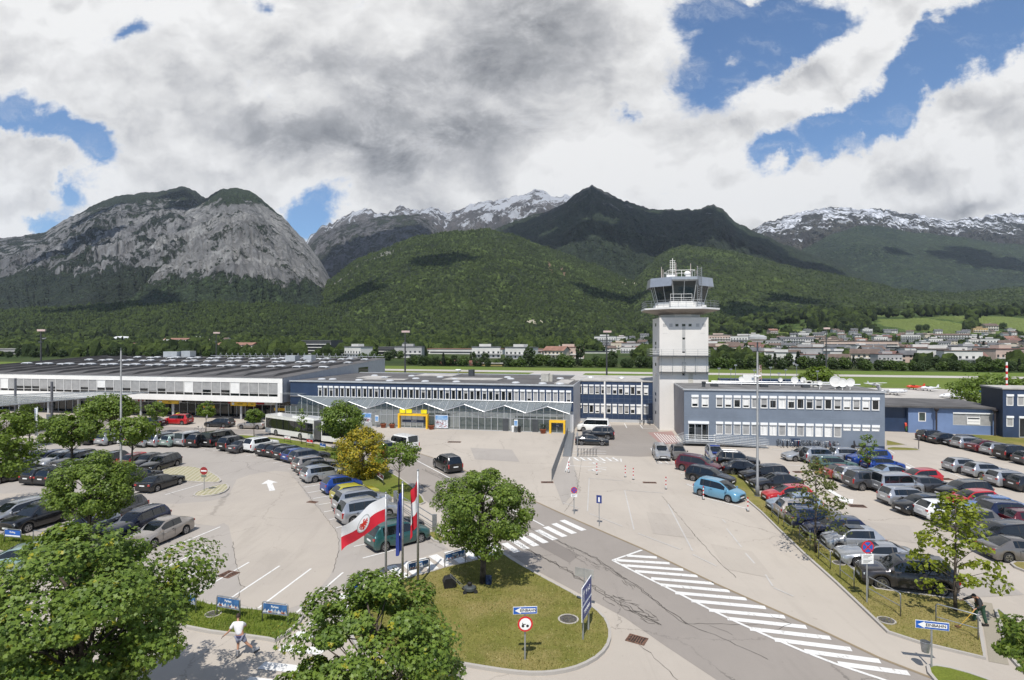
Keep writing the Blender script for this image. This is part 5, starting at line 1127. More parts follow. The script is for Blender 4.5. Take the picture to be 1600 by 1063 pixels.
    MB().box(X(0)-.012, X(.01), -w2*.78, w2*.78, gz_+.13, gz_+.24).build('rear_bumper_trim', trim, t)
    if rails:
        for sd_ in (1, -1): MB().tube([(X(xr1+.04), sd_*rw*w2*.86, H_-.06), (X(xr1+.07), sd_*rw*w2*.88, H_+.03), (X(xf1-.06), sd_*rw*w2*.88, H_+.04), (X(xf1-.02), sd_*rw*w2*.86, H_-.03)], .02, 5).build('roof_rail', chrome, t)
    return t
PROTO = {}
def car(px, py, hd, kind, paint, label, group, rails=None, zc=.68):
    rails = (kind in ('wagon', 'mpv', 'suv')) if rails is None else rails
    p = G(px, py, zc); p.z = .0; key = (kind, rails)
    if key not in PROTO:
        t = make_car(kind, PAINTS[paint], label, rails, group); PROTO[key] = t; t.location = p; t.rotation_euler = (0, 0, R(hd))
    else:
        src = PROTO[key]; t = src.copy(); C.objects.link(t); t.location = p; t.rotation_euler = (0, 0, R(hd)); t['label'] = label
        for ch in list(src.children):
            c = ch.copy(); C.objects.link(c); c.parent = t
            if ch.material_slots[0].link == 'OBJECT': c.material_slots[0].material = PAINTS[paint]
            for g in list(ch.children): d = g.copy(); C.objects.link(d); d.parent = c
    t['group'] = group
    return t
GA, GB, GC, GD, GE, GF = 'cars in the curved left car park', 'cars in the rows of the left car park', 'cars along the central grass strip', 'cars in the right car park', 'cars by the workshop', 'cars on the forecourt'
T_ = [
# curved row by the bus road, tails towards the viewer
(155,684,76,'sedan','black','black saloon at the left start of the curved row behind the dark green trees',GA),
(179,685,76,'wagon','silver','silver estate partly behind the pale green tree at the lamp post',GA),
(211,685,75,'hatch','white','white hatchback glimpsed through the pale green tree by the lamp post',GA),
(237,688,75,'hatch','silver','silver hatchback just right of the pale green tree in the far row',GA),
(257,687,74,'mpv','silver','silver people carrier left of the mint green estate',GA),
(278,687,74,'wagon','mint','mint green estate car in the far curved row',GA),
(298,687,73,'van','silver','silver high roofed car between the mint estate and the black van',GA),
(319,688,72,'suv','black','black off roader left of the large black van',GA),
(345,687,70,'bigvan','black','large black van in the curved row under two parked bicycles',GA),
(368,693,68,'suv','black','small black off roader right of the large black van',GA),
(384,696,66,'sedan','grey','dark grey saloon left of the white off roader',GA),
(408,695,64,'suv','white','white off roader in the curved row',GA),
(427,701,60,'hatch','dark','dark blue grey hatchback right of the white off roader',GA),
(442,703,57,'hatch','black','black hatchback second to the right of the white off roader',GA),
(459,706,55,'wagon','black','black estate left of the blue hatchback in the curve',GA),
(469,710,52,'hatch','blue','blue hatchback squeezed between black estate and grey estate',GA),
(484,712,49,'wagon','grey','steel grey estate with silver roof rails in the bend of the row',GA),
(492,723,46,'wagon','beige','beige silver estate just past the bend of the row',GA),
(500,729,43,'sedan','dark','dark saloon hidden between two silver estates in the bend',GA),
(508,738,42,'wagon','silver','bright silver estate left of the yellow flowering bush',GA),
(534,756,40,'mini','blue','dark blue small hatchback below the yellow flowering bush',GA),
(555,769,38,'hatch','lime','lime yellow hatchback beside the blue small car',GA),
(566,782,37,'mpv','silver','silver people carrier hidden behind the lime hatchback and next silver one',GA),
(574,797,37,'mpv','silver','large silver people carrier with black roof rails beside the white red flag',GA),
(618,821,38,'hatch','black','black hatchback behind the dark green car and flagpoles',GA),
(622,834,39,'cmpv','teal','dark green compact van behind the three flagpoles',GA),
# double row on the left
(12,705,10,'suv','dark','dark blue grey off roader alone at the left edge of the far lane',GB),
(56,715,-104,'sedan','black','black saloon at the left end of the far double row',GB),
(73,716,-103,'hatch','navy','navy hatchback second in the far double row',GB),
(92,717,-103,'wagon','silver','silver estate beside the navy hatchback in the far double row',GB),
(117,717,-102,'wagon','grey','grey estate half hidden by the trunk of the dense green tree',GB),
(143,718,-102,'sedan','black','black saloon with bright window trim right of the dense tree',GB),
(171,718,-101,'hatch','dark','dark hatchback left of the bright red car',GB),
(204,721,-100,'hatch','red','bright red hatchback in the left car park behind the tall lamp post',GB),
(231,720,-99,'sedan','plum','dark plum saloon right of the bright red hatchback',GB),
(251,723,-98,'wagon','black','black estate at the right end of the far double row by the paved island',GB),
(10,741,77,'hatch','dark','dark hatchback under the leafy branch at the left edge',GB),
(44,735,77,'sedan','black','long black saloon with tail near the left edge lane',GB),
(72,741,78,'hatch','black','black hatchback with pale rear window left of the red lit estate',GB),
(99,741,78,'wagon','black','black estate with bright red tail lamps left of the big round tree',GB),
(217,744,80,'sedan','dark','dark grey saloon emerging right of the big round tree',GB),
(252,751,79,'coupe','black','black coupe beside the paved island and the no entry sign',GB),
# near left row, noses to the viewer
(22,801,-106,'wagon','silver','silver estate at the left edge of the near row',GB),
(60,808,-105,'suv','black','large black off roader behind the blue advertising hoop',GB),
(137,822,-104,'hatch','silver','silver car whose nose shows below the big round tree',GB),
(180,801,-104,'suv','grey','dark grey off roader right of the big round tree',GB),
(214,815,-103,'wagon','navy','dark blue estate left of the champagne saloon',GB),
(250,829,-102,'sedan','beige','champagne coloured large saloon at the right end of the near row',GB),
(30,872,-165,'hatch','mint','pale mint hatchback driving behind the large near maple',GB),
# drop-off road
(236,659,170,'sedan','dark','dark saloon just left of the red taxi',GF),
(278,656.5,170,'mpv','red','red people carrier taxi in front of the white terminal',GF),
(343,660.5,169,'wagon','dark','dark blue estate on the drop off road behind the young tree',GF),
(395,663,168,'sedan','beige','beige saloon on the drop off road left of the white bus',GF),
(599,702,122,'suv','black','black off roader mostly hidden by the yellow flowering bush',GF),
(699,724,119,'mpv','black','black people carrier driving away on the main road',GF),
# forecourt
(935,678,168,'suv','black','black off roader between the white van and the black sports saloon',GF),
(925,687,-8,'coupe','black','low black sports saloon nearest the trolley rack',GF),
(1033,706,-98,'wagon','silver','silver estate facing the viewer below the control tower',GF),
(1060,707,-99,'hatch','warmgrey','grey green hatchback facing the viewer right of the silver estate',GF),
(1092,727,-42,'mpv','dred','dark red people carrier at the top of the grass strip',GC),
(1110,743,-46,'wagon','black','black estate between the dark red and the light blue cars',GC),
(1124,766,-50,'cmpv','lblue','light blue people carrier parked alone beside the red white posts',GC),
# right side of the central strip
(1152,720,-14,'suv','black','black off roader with red tail lamp first behind the grass strip',GC),
(1165,731,-10,'sedan','dark','dark shiny saloon second behind the grass strip',GC),
(1192,739,184,'wagon','black','black estate third behind the grass strip left of the tall lamp',GC),
(1212,752,183,'sedan','dark','dark grey saloon behind the tall lamp post at the strip',GC),
(1230,772,182,'hatch','red','red hatchback behind the sparse tree on the grass strip',GC),
(1240,786,180,'hatch','iceblue','pale ice blue hatchback below the red one behind the sparse tree',GC),
(1262,797,-4,'wagon','beige','beige silver estate with red lamps behind the sparse tree',GC),
(1283,810,-6,'wagon','navy','navy estate with its tail to the grass strip railings',GC),
(1304,825,174,'hatch','navy','dark blue hatchback behind the trunk of the sparse tree',GC),
(1331,842,172,'mini','silver','small rounded silver car with black roof beside the grass strip',GC),
(1368,864,170,'coupe','silver','sleek silver coupe between the small silver car and grey off roader',GC),
# right car park, first block
(1255,710,182,'sedan','silver','silver saloon at the upper left corner of the right car park',GD),
(1283,713,4,'suv','silver','silver off roader with spare wheel beside the bicycles',GD),
(1303,724,4,'wagon','green','grey green estate in the right car park near the bicycles',GD),
(1328,710,2,'wagon','silver','silver estate directly in front of the office block bicycles',GD),
(1357,716,184,'suv','blue','bright blue off roader behind the small staked tree',GD),
(1380,725,3,'hatch','blue','bright blue hatchback with tail at the small staked tree',GD),
(1320,736,5,'coupe','rust','rust red coupe next to the small grass patch',GD),
(1343,742,4,'wagon','silver','silver estate right of the rust red coupe',GD),
(1360,752,3,'suv','grey','dark grey off roader left of the boxy silver van',GD),
(1397,738,3,'sedan','iceblue','ice blue saloon right of the blue hatchback',GD),
(1402,758,3,'van','silver','boxy silver van like car in the middle of the right car park',GD),
(1434,745,184,'hatch','red','red hatchback right of the ice blue saloon',GD),
(1452,757,3,'hatch','grey','dark grey hatchback between two rows of the right car park',GD),
(1420,775,3,'wagon','silver','silver estate with tail lamps below the boxy silver car',GD),
(1438,788,188,'hatch','black','black hatchback left of the white hatchback',GD),
(1503,765,184,'wagon','black','black estate behind the yellow green young tree top',GD),
(1476,797,3,'hatch','white','white hatchback beside the yellow green young tree',GD),
(1518,780,184,'hatch','red','red hatchback between the black estate and the blue saloon',GD),
(1548,790,184,'sedan','sky','mid blue saloon in the right car park',GD),
(1512,812,186,'hatch','warmgrey','grey hatchback behind the yellow green young tree',GD),
(1578,803,2,'suv','navy','navy off roader at the right edge behind the mid blue saloon',GD),
(1610,812,2,'hatch','dred','dark red hatchback cut by the right edge of the picture',GD),
(1562,834,184,'wagon','black','long black estate at the right edge above the bronze saloon',GD),
(1594,856,-3,'coupe','warmgrey','bronze grey saloon cut by the right edge',GD),
(1508,727,3,'hatch','silver','silver hatchback first of the short middle row at right',GD),
(1541,734.5,3,'hatch','silver','silver hatchback second of the short middle row at right',GD),
(1583,748,2,'wagon','silver','silver estate near the right edge beside the small grass tip',GD),
(1612,755,2,'hatch','dark','dark hatchback cut by the right edge below the silver estate',GD),
# row by the workshop
(1461,681,4,'wagon','black','black estate nearest the red topped containers',GE),
(1479,685,4,'sedan','black','black saloon second from the red topped containers',GE),
(1502,688,184,'sedan','dark','dark blue grey saloon third in the row by the workshop',GE),
(1518,692,4,'wagon','silver','silver estate left of the dark red saloon by the workshop',GE),
(1542,697,4,'sedan','dred','dark red saloon in the row by the workshop',GE),
(1562,702,4,'hatch','silver','silver hatchback right of the dark red saloon by the workshop',GE),
(1588,709,4,'suv','black','black off roader near the right edge by the workshop lawn',GE),
(1615,716,4,'hatch','grey','dark hatchback at the right edge below the workshop lawn',GE),
]
for r_ in T_: car(*r_)
big = car(1414, 898, 163, 'suv', 'plum', 'large dark grey off roader nearest the worker and the yellow green tree', GC); big.scale = (1.04, 1.02, 1.02)
pol = car(1117, 708, -101, 'wagon', 'silver', 'silver police estate with blue and red stripes and roof light bar', GF)
MB().box(-.1, .1, -.55, .55, 1.50, 1.60).build('light_bar', M('blue_beacon', (.02, .06, .35), .2, coat=1), pol)
MB().box(1.15, 1.95, -.5, .5, 1.0, 1.035).build('bonnet_panel', M('police_blue', (.02, .05, .25), .4), pol)
for sd_ in (1, -1): y0_, y1_ = sorted((sd_*.885, sd_*.917)); MB().box(-1.4, 1.0, y0_, y1_, .62, .76).build('blue_stripe', M('police_blue', (.02, .05, .25), .4), pol); MB().box(-1.4, 1.0, y0_, y1_, .57, .612).build('red_stripe', M('red_board', (.42, .02, .02), .5), pol)
for o in T_[:0]: pass
# vans
def rename(o, n): o.name = n; return o
wv = rename(car(628, 692.5, 138, 'van', 'vanwhite', 'white delivery van driving left of the open forecourt', GF, False, .9), 'delivery_van'); wv['category'] = 'van'; wv.scale = (1.16, 1.12, 1.12)
vw = rename(car(927, 664.5, 169, 'bigvan', 'vanwhite', 'white minibus parked against the navy office wing', GF, False, .9), 'minibus'); vw['category'] = 'van'
for (x, y, lab) in ((1033, 706, 0),): pass
rename(PROTO[('bigvan', False)], 'parked_van')['category'] = 'van'
# spare wheel on the silver off roader: see label
def find(lab): return next(o for o in C.objects if o.parent is None and o.get('label') == lab)
s_ = find('silver off roader with spare wheel beside the bicycles'); MB().lathe([(.1, -.2), (.36, -.18), (.36, .0), (.1, .0)], (-2.25, 0, 1.0), 14, ax='x').build('spare_wheel', tyre_m, s_)
tx = find('red people carrier taxi in front of the white terminal'); MB().box(-.15, .15, -.3, .3, 1.72, 1.84).build('taxi_sign', M('taxi_yellow', (.8, .62, .02), .5), tx)
for s2 in ('small rounded silver car with black roof beside the grass strip',):
    o = find(s2); MB().box(-.62, .35, -.42, .42, 1.505, 1.522).build('glass_roof', carglass, o)
# articulated bus
bt_ = G(463, 667, 1.5); bt_.z = 0
# front axle seen at (443, 679.5), second axle at (481, 685.6)
A_ = G(443, 679.5); B_ = G(481, 685.6); hd = math.atan2(A_.y-B_.y, A_.x-B_.x)
bus = thing('articulated_bus', 'long white articulated city bus with dark windows on the drop off road', 'bus', (B_.x, B_.y, 0), hd)
vw_ = PAINTS['vanwhite']
def bus_section(xa, xb, T=None, front=False, rear=False):
    m = MB(); n_ = 1
    for side in (1, -1): y0_, y1_ = sorted((side*1.15, side*1.27))
    m.box(xa, xb, -2.5/2+0, 2.5/2, .32, 1.05, 0, T).box(xa, xb, -1.2, 1.2, 2.62, 2.98, 0, T); m.box(xa, xb, -1.24, 1.24, 2.50, 2.62, 0, T)
    for x in (xa, xb-.12): m.box(x, x+.12, -1.25, 1.25, 1.051, 2.499, 0, T)
    o = m.build('bus_body', vw_, bus); g = MB().box(xa+.12, xb-.12, -1.22, 1.22, 1.06, 2.49, 0, T).build('side_window', carglass, bus)
    p = MB(); x = xa+1.4
    while x < xb-.5:
        for sd_ in (1, -1): y0_, y1_ = sorted((sd_*1.221, sd_*1.24)); p.box(x-.04, x+.04, y0_, y1_, 1.07, 2.48, 0, T)
        x += 1.45
    p.build('window_post', trim, g); return o
TI = Matrix.Identity(4)
LBf = 5.9
bus_section(-3.0, LBf+2.6, TI, front=True)
x0 = -4.3
tr = Matrix.Translation((-4.2, 0, 0)) @ Matrix.Rotation(R(10), 4, 'Z'); bus_section(-6.8, -.2, tr, rear=True)
m = MB()
for i in range(9): m.box(-4.25+i*.14, -4.18+i*.14, -1.2, 1.2, .4, 2.9); 
m.box(-4.3, -3.0, -1.12, 1.12, .45, 2.85); m.build('bellows', M('bellows_grey', (.12, .12, .12), .7), bus)
MB().box(LBf+2.601, LBf+2.66, -1.18, 1.18, 1.0, 2.55).build('windscreen', carglass, bus); m = MB(); m.box(LBf+2.6, LBf+2.68, -1.2, 1.2, .35, .98); m.box(LBf+2.6, LBf+2.65, -1.2, 1.2, 2.56, 2.95); m.build('front_panel', vw_, bus)
MB().box(LBf+2.66, LBf+2.70, -.8, .8, 2.6, 2.85).build('destination_display', black, bus)
for sd_ in (1, -1): y0_, y1_ = sorted((sd_*.75, sd_*1.1)); MB().box(LBf+2.68, LBf+2.72, y0_, y1_, .55, .75).build('headlight', lamp_w, bus)
MB().box(-2.4, 2.5, -.8, .8, 2.981, 3.2).box(-10, -6, -.7, .7, 2.985, 3.18, 0, TI).build('roof_unit', vw_, bus)
dAB = (A_-B_).length
for x, T in ((0, TI), (dAB, TI), (-4.6, tr)):
    for sd_ in (1, -1):
        w = MB(); c = T @ Vector((x, sd_*1.14, .48)); a = .14*sd_; w.lathe([(.28, -a), (.47, -a), (.48, 0), (.47, a), (.30, a)], tuple(c), 18, ax='y'); wo = w.build('wheel', tyre_m, bus)
        MB().lathe([(.3, a*1.02), (.3, a*1.06), (.12, a*1.16), (.02, a*1.16)], tuple(c), 14, ax='y').build('rim', rim_m, wo)
# flatbed truck behind the bush
ft = thing('flatbed_truck', 'flatbed recovery truck with pale deck and red tail lamps by the glass hall', 'truck', (0, 0, 0), R(146)); p = G(583, 684, .8); ft.location = (p.x, p.y, 0)
m = MB().box(-3.2, 1.2, -1.05, 1.05, .78, .9); m.build('deck', M('deck_beige', (.42, .38, .33), .6), ft); MB().box(-3.1, 3.3, -.4, .4, .45, .77).build('chassis', trim, ft)
m = MB(); m.prism([(1.4, 0.5), (3.4, .5), (3.45, 1.1), (2.9, 1.25), (2.5, 2.0), (1.4, 2.0)], -.95, .95, 0, Matrix(((1, 0, 0, 0), (0, 0, 1, 0), (0, 1, 0, 0), (0, 0, 0, 1)))); m.build('cab', PAINTS['dark'], ft)
MB().box(2.72, 2.76, -.8, .8, 1.3, 1.85).build('windscreen', carglass, ft)
for sd_ in (1, -1):
    y0_, y1_ = sorted((sd_*.6, sd_*1.0)); MB().box(-3.25, -3.18, y0_, y1_, .55, .72).build('taillight', lamp_r, ft)
    for x in (-1.9, 2.6): wo = MB().lathe([(.2, -.12), (.37, -.12), (.38, 0), (.37, .12), (.2, .12)], (x, sd_*.85, .38), 16, ax='y').build('wheel', tyre_m, ft); MB().lathe([(.2, .125*sd_), (.05, .14*sd_)], (x, sd_*.85, .38), 12, ax='y').build('rim', rim_m, wo)
# ---------------------------------------------------------------- trees
bark = M('bark', (.10, .08, .062), .95, var=.35, scale=3, bump=.6, bscale=9)
def leaf_mat(name, c1, c2, c3=None, tr=.35):
    m = bpy.data.materials.new(name); m.use_nodes = True; q = NT(m.node_tree); b = q.n['Principled BSDF']
    co = q.new('ShaderNodeTexCoord').outputs['Object']; n = q.noise(co, .9, 4, .6).outputs['Fac']
    vr = q.new('ShaderNodeTexVoronoi'); q.l.new(co, vr.inputs['Vector']); vr.inputs['Scale'].default_value = 5.5; sp = q.new('ShaderNodeSeparateColor'); q.l.new(vr.outputs['Color'], sp.inputs[0])
    c = q.mix(q.step(q.math('ADD', q.math('MULTIPLY', n, .6), q.math('MULTIPLY', sp.outputs[0], .45)), .3, .75), c1, c2)
    if c3: c = q.mix(q.step(sp.outputs[1], .972, .985), c, c3)
    q.l.new(c, b.inputs['Base Color']); b.inputs['Roughness'].default_value = .5; b.inputs['Specular IOR Level'].default_value = .35
    tl = q.new('ShaderNodeBsdfTranslucent'); q.l.new(q.mix(.5, c, (.10, .16, .01), 'ADD'), tl.inputs[0]); mx = q.new('ShaderNodeMixShader', i_0=tr)
    q.l.new(b.outputs[0], mx.inputs[1]); q.l.new(tl.outputs[0], mx.inputs[2]); q.l.new(mx.outputs[0], q.n['Material Output'].inputs[0]); MATS[name] = m
    return m
lf_maple = leaf_mat('maple_leaf', (.078, .130, .018), (.155, .220, .032), (.30, .28, .02), .26)
lf_mid = leaf_mat('green_leaf', (.080, .130, .018), (.155, .215, .028), None, .3)
lf_light = leaf_mat('light_leaf', (.09, .14, .016), (.15, .21, .022), None, .32)
lf_yel = leaf_mat('yellow_green_leaf', (.13, .17, .015), (.24, .27, .02), None, .35)
lf_bush = leaf_mat('yellow_bush_leaf', (.17, .18, .02), (.46, .34, .02), (.50, .30, .02), .3)
lf_sparse = leaf_mat('dull_leaf', (.075, .09, .025), (.13, .14, .035), (.22, .10, .03), .3)
def leaves(P, N, size, rg, shape='maple', up=.55):
    """one small folded leaf polygon fan per point"""
    n = len(P)
    d = rg.normal(size=(n, 3)); d /= np.linalg.norm(d, axis=1)[:, None]
    nn = N*.8+d*.75; nn[:, 2] += up; nn /= np.linalg.norm(nn, axis=1)[:, None]
    a = np.cross(nn, rg.normal(size=(n, 3))); a /= np.linalg.norm(a, axis=1)[:, None]; b = np.cross(nn, a)
    s = size*rg.uniform(.6, 1.25, size=(n, 1))
    if shape == 'maple':
        ang = np.array([0, 36, 72, 108, 144, 216, 252, 288, 324])*PI/180; rad = np.array([1., .5, .95, .48, .7, .7, .48, .95, .5])
    else:
        ang = np.array([0, 60, 130, 230, 300])*PI/180; rad = np.array([1., .62, .7, .7, .62])
    K_ = len(ang)
    V = P[:, None, :]+s[:, None, :]*(a[:, None, :]*(rad*np.cos(ang))[None, :, None]+b[:, None, :]*(rad*np.sin(ang))[None, :, None])-nn[:, None, :]*(s[:, None, :]*(.22*np.abs(np.sin(ang))*rad)[None, :, None])
    F_ = (np.arange(n)[:, None]*K_+np.arange(K_)[None, :])
    return V.reshape(-1, 3), F_
def tree(name, label, p, height, crown_r, crown_z0, n_leaf, leaf, mat, seed, trunk_r=.12, kind='round', group=None, sq=1.0, clumps=26, clump_r=.34, lean=(0, 0), cat='tree', gaps=.0, bs=1.0):
    rg = np.random.default_rng(seed); r_ = random.Random(seed)
    t = thing(name, label, cat, p, 0, group)
    cz = (height+crown_z0)/2; hz = (height-crown_z0)/2
    cl = []
    ga = 2.39996
    for i in range(clumps):       # limb ends spread over the crown's volume
        u = (i+.5)/clumps; zz = 1-2*u; a = i*ga+r_.uniform(-.4, .4); rr = math.sqrt(max(0, 1-zz*zz)); k_ = r_.uniform(.62, .98)
        if kind == 'cone': prof = (1-(zz+1)/2)**.75*1.05+.12; x, y = math.cos(a)*crown_r*prof*k_, math.sin(a)*crown_r*prof*k_; z = cz+zz*hz*.95
        elif kind == 'column': prof = min(1, 1.15*(1-abs(zz)**3)); x, y = math.cos(a)*crown_r*prof*k_, math.sin(a)*crown_r*prof*k_; z = cz+zz*hz*.95
        else: x, y, z = math.cos(a)*rr*crown_r*k_, math.sin(a)*rr*crown_r*k_, cz+zz*hz*k_*(.92 if zz > 0 else .85)
        cl.append((x+lean[0]*(z/height), y+lean[1]*(z/height), z))
    m = MB(); top = height*(.80 if kind == 'round' else .96)
    pts = [(0, 0, -.05), (.02*height*r_.uniform(-1, 1)*.5+lean[0]*.2, .02*r_.uniform(-1, 1)*height*.5, height*.22), (lean[0]*.5, lean[1]*.5, height*.5), (lean[0]*.9, lean[1]*.9, top)]
    tr = m.tube(pts, [trunk_r*1.25, trunk_r, trunk_r*.65, trunk_r*.15], 8).build('trunk', bark, t, smooth=True)
    m = MB()
    for (x, y, z) in cl:
        zb = max(crown_z0*.75, z-math.hypot(x, y)*(.75 if kind == 'round' else .35)-.2); zb = min(zb, top*.92)
        s0 = Vector((lean[0]*zb/height, lean[1]*zb/height, zb)); e = Vector((x, y, z)); mid = s0.lerp(e, .5)+Vector((r_.gauss(0, .1), r_.gauss(0, .1), r_.uniform(-.1, .15)*crown_r))
        m.tube([s0, mid, e], [trunk_r*.34, trunk_r*.2, trunk_r*.05], 5, caps=False)
    m.build('limbs', bark, t, smooth=True)
    cl = np.array(cl); w = rg.uniform(.55, 1.3, size=len(cl)); w /= w.sum()
    idx = rg.choice(len(cl), size=n_leaf, p=w)
    # each clump: an uneven shell of small twigs
    d = rg.normal(size=(n_leaf, 3)); d /= np.linalg.norm(d, axis=1)[:, None]
    cr = (crown_r*clump_r)*rg.uniform(.65, 1.35, size=len(cl))
    rad = cr[idx]*(rg.uniform(.25, 1.0, size=n_leaf)**.45)
    sub = d*rad[:, None]; sub[:, 2] *= .62*sq
    P = cl[idx]+sub
    # twig clustering
    tw = rg.normal(size=(max(8, n_leaf//9), 3))*crown_r*.5
    nz = fbm(P[:, 0]*1.7/bs+50, P[:, 1]*1.7/bs+P[:, 2]*1.3+50, seed, 3)
    keep = nz > (.36+gaps); P = P[keep]; d = d[keep]
    ctr = np.array([0, 0, cz]); out_ = P-ctr; out_ /= (np.linalg.norm(out_, axis=1)[:, None]+1e-6)
    V, F_ = leaves(P, d*.6+out_*.6, leaf, rg, 'maple' if n_leaf > 9000 else 'simple')
    npmesh('crown', V, F_, mat, parent=t)
    return t
def at(px, py, z=0): return G(px, py, z)
# large near trees at the bottom of the picture
tree('maple_tree', 'big dark green maple filling the lower left corner', (-14.4, 19.0, 0), 7.8, 3.7, 1.7, 50000, .090, lf_maple, 5, .17, clumps=60, clump_r=.26, cat='tree')
tree('maple_tree', 'maple with yellow seed clusters at the bottom centre beside the striped crossing', (-4.5, 18.4, 0), 6.4, 2.7, 1.3, 32000, .082, lf_maple, 8, .13, clumps=44, clump_r=.28)
tree('maple_tree', 'maple cut off by the lower right corner of the picture', (18.2, 18.0, 0), 5.9, 2.0, 1.4, 15000, .088, lf_mid, 12, .11, clumps=30, clump_r=.3)
tree('linden_tree', 'round green tree on the grass island above the lawn mower', at(754, 914), 6.95, 2.75, 1.7, 28000, .082, lf_mid, 21, .15, clumps=48, clump_r=.29, cat='tree')
tree('maple_tree', 'round green tree over the near left row of cars', at(140, 857), 6.4, 2.75, 1.9, 24000, .095, lf_mid, 23, .13, clumps=44, clump_r=.28)
tree('maple_tree', 'dense green tree in the far double row of the left car park', at(112, 730), 6.1, 2.55, 2.3, 8000, .17, lf_mid, 31, .13, clumps=34)
tree('maple_tree', 'pale green open tree beside the tall lamp post in the left car park', at(207, 738), 6.0, 2.6, 2.9, 4500, .17, lf_light, 33, .1, clumps=26, gaps=.05)
tree('maple_tree', 'wide dark green tree in front of the white terminal', at(174, 676), 5.6, 3.5, 2.0, 8000, .20, lf_mid, 35, .15, clumps=34, sq=.9)
tree('maple_tree', 'yellowish tree at the left edge behind the dark off roader', at(10, 728), 6.3, 2.5, 2.6, 4500, .18, lf_light, 37, .1, clumps=26, gaps=.04)
tree('maple_tree', 'low yellowish tree right of the banner pole base', at(46, 697), 4.0, 1.9, 1.6, 3000, .18, lf_light, 38, .08, clumps=20)
tree('maple_tree', 'leafy branches of a tree at the left edge above the silver estate', at(-18, 800), 6.6, 2.9, 2.4, 9000, .14, lf_light, 39, .12, clumps=34, gaps=.03)
for (px, py, h, r_, n_, mt, lab) in ((43, 676, 4.6, 1.5, 2500, lf_mid, 'small tree under the left end of the glass canopy'), (245, 678, 4.9, 1.35, 2600, lf_mid, 'small tree with thin trunk left of the red taxi'), (322, 678, 5.0, 1.1, 2200, lf_light, 'young tree with thin trunk left of the dark estate on the drop off road'), (397, 683, 4.3, 1.15, 2300, lf_mid, 'young tree with thin trunk in front of the beige saloon')):
    tree('young_tree', lab, at(px, py), h, r_, h*.42, n_, .13, mt, int(px), .05, clumps=18, clump_r=.4, group='young trees along the drop off road')
tree('young_tree', 'thin sapling with few leaves in front of the white bus', at(471, 695), 5.2, .75, 1.6, 420, .12, lf_light, 71, .04, clumps=14, clump_r=.5, group='young trees along the drop off road')
tree('linden_tree', 'medium green tree in front of the right end of the white bus', at(533, 706), 6.3, 2.6, 1.8, 9000, .15, lf_mid, 41, .12, clumps=34, sq=1.15)
tree('flowering_bush', 'large round bush with yellow orange foliage beside the road', at(566, 748), 5.0, 2.35, .25, 13000, .12, lf_bush, 43, .12, 'column', clumps=50, clump_r=.36, cat='bush')
tree('young_tree', 'open light green young tree right of the yellow bush', at(624, 775), 5.0, 1.9, 2.6, 2400, .13, lf_light, 45, .06, clumps=22, gaps=.06, group=None)
tree('shrub', 'low green shrub at the left foot of the yellow bush', at(530, 722), 1.6, 1.2, .1, 1200, .13, lf_mid, 46, .04, clumps=12, cat='bush')
tree('young_tree', 'sparse young tree with brownish leaves on the grass strip by the red car', at(1275, 866), 6.3, 1.95, 1.5, 1500, .12, lf_sparse, 51, .075, 'cone', clumps=34, clump_r=.32, gaps=.02)
tree('young_tree', 'yellow green young tree beside the large grey off roader and the worker', at(1493, 958), 6.2, 1.95, 1.5, 2600, .13, lf_yel, 53, .075, 'cone', clumps=34, clump_r=.32, gaps=.02)
tree('young_tree', 'small staked tree in front of the right end of the office block', at(1355, 737), 3.9, .85, 1.0, 900, .11, M('x_leaf', (.04, .06, .03)) if False else lf_mid, 55, .04, 'column', clumps=16, clump_r=.5)
tree('garden_tree', 'bright green round tree rising behind the office block roof', (55.5, 103, 0), 9.6, 3.3, 2.5, 9000, .22, lf_light, 57, .2, clumps=36)
tree('hedge', 'dark clipped hedge behind the workshop roof at the far right', (100, 118, 0), 6.5, 7.0, .3, 9000, .3, lf_mid, 59, .1, 'column', clumps=60, clump_r=.25, cat='hedge')
tree('shrub', 'pale shrub right of the red white mast', (103, 112, 0), 7.0, 3.2, .3, 3500, .25, lf_light, 60, .1, clumps=24, cat='bush')
# stake of the small tree
st = find('small staked tree in front of the right end of the office block'); MB().tube([(.45, -.25, 0), (.1, -.1, 1.5)], .04, 6).build('stake', M('orange_stake', (.55, .2, .06), .7), st)
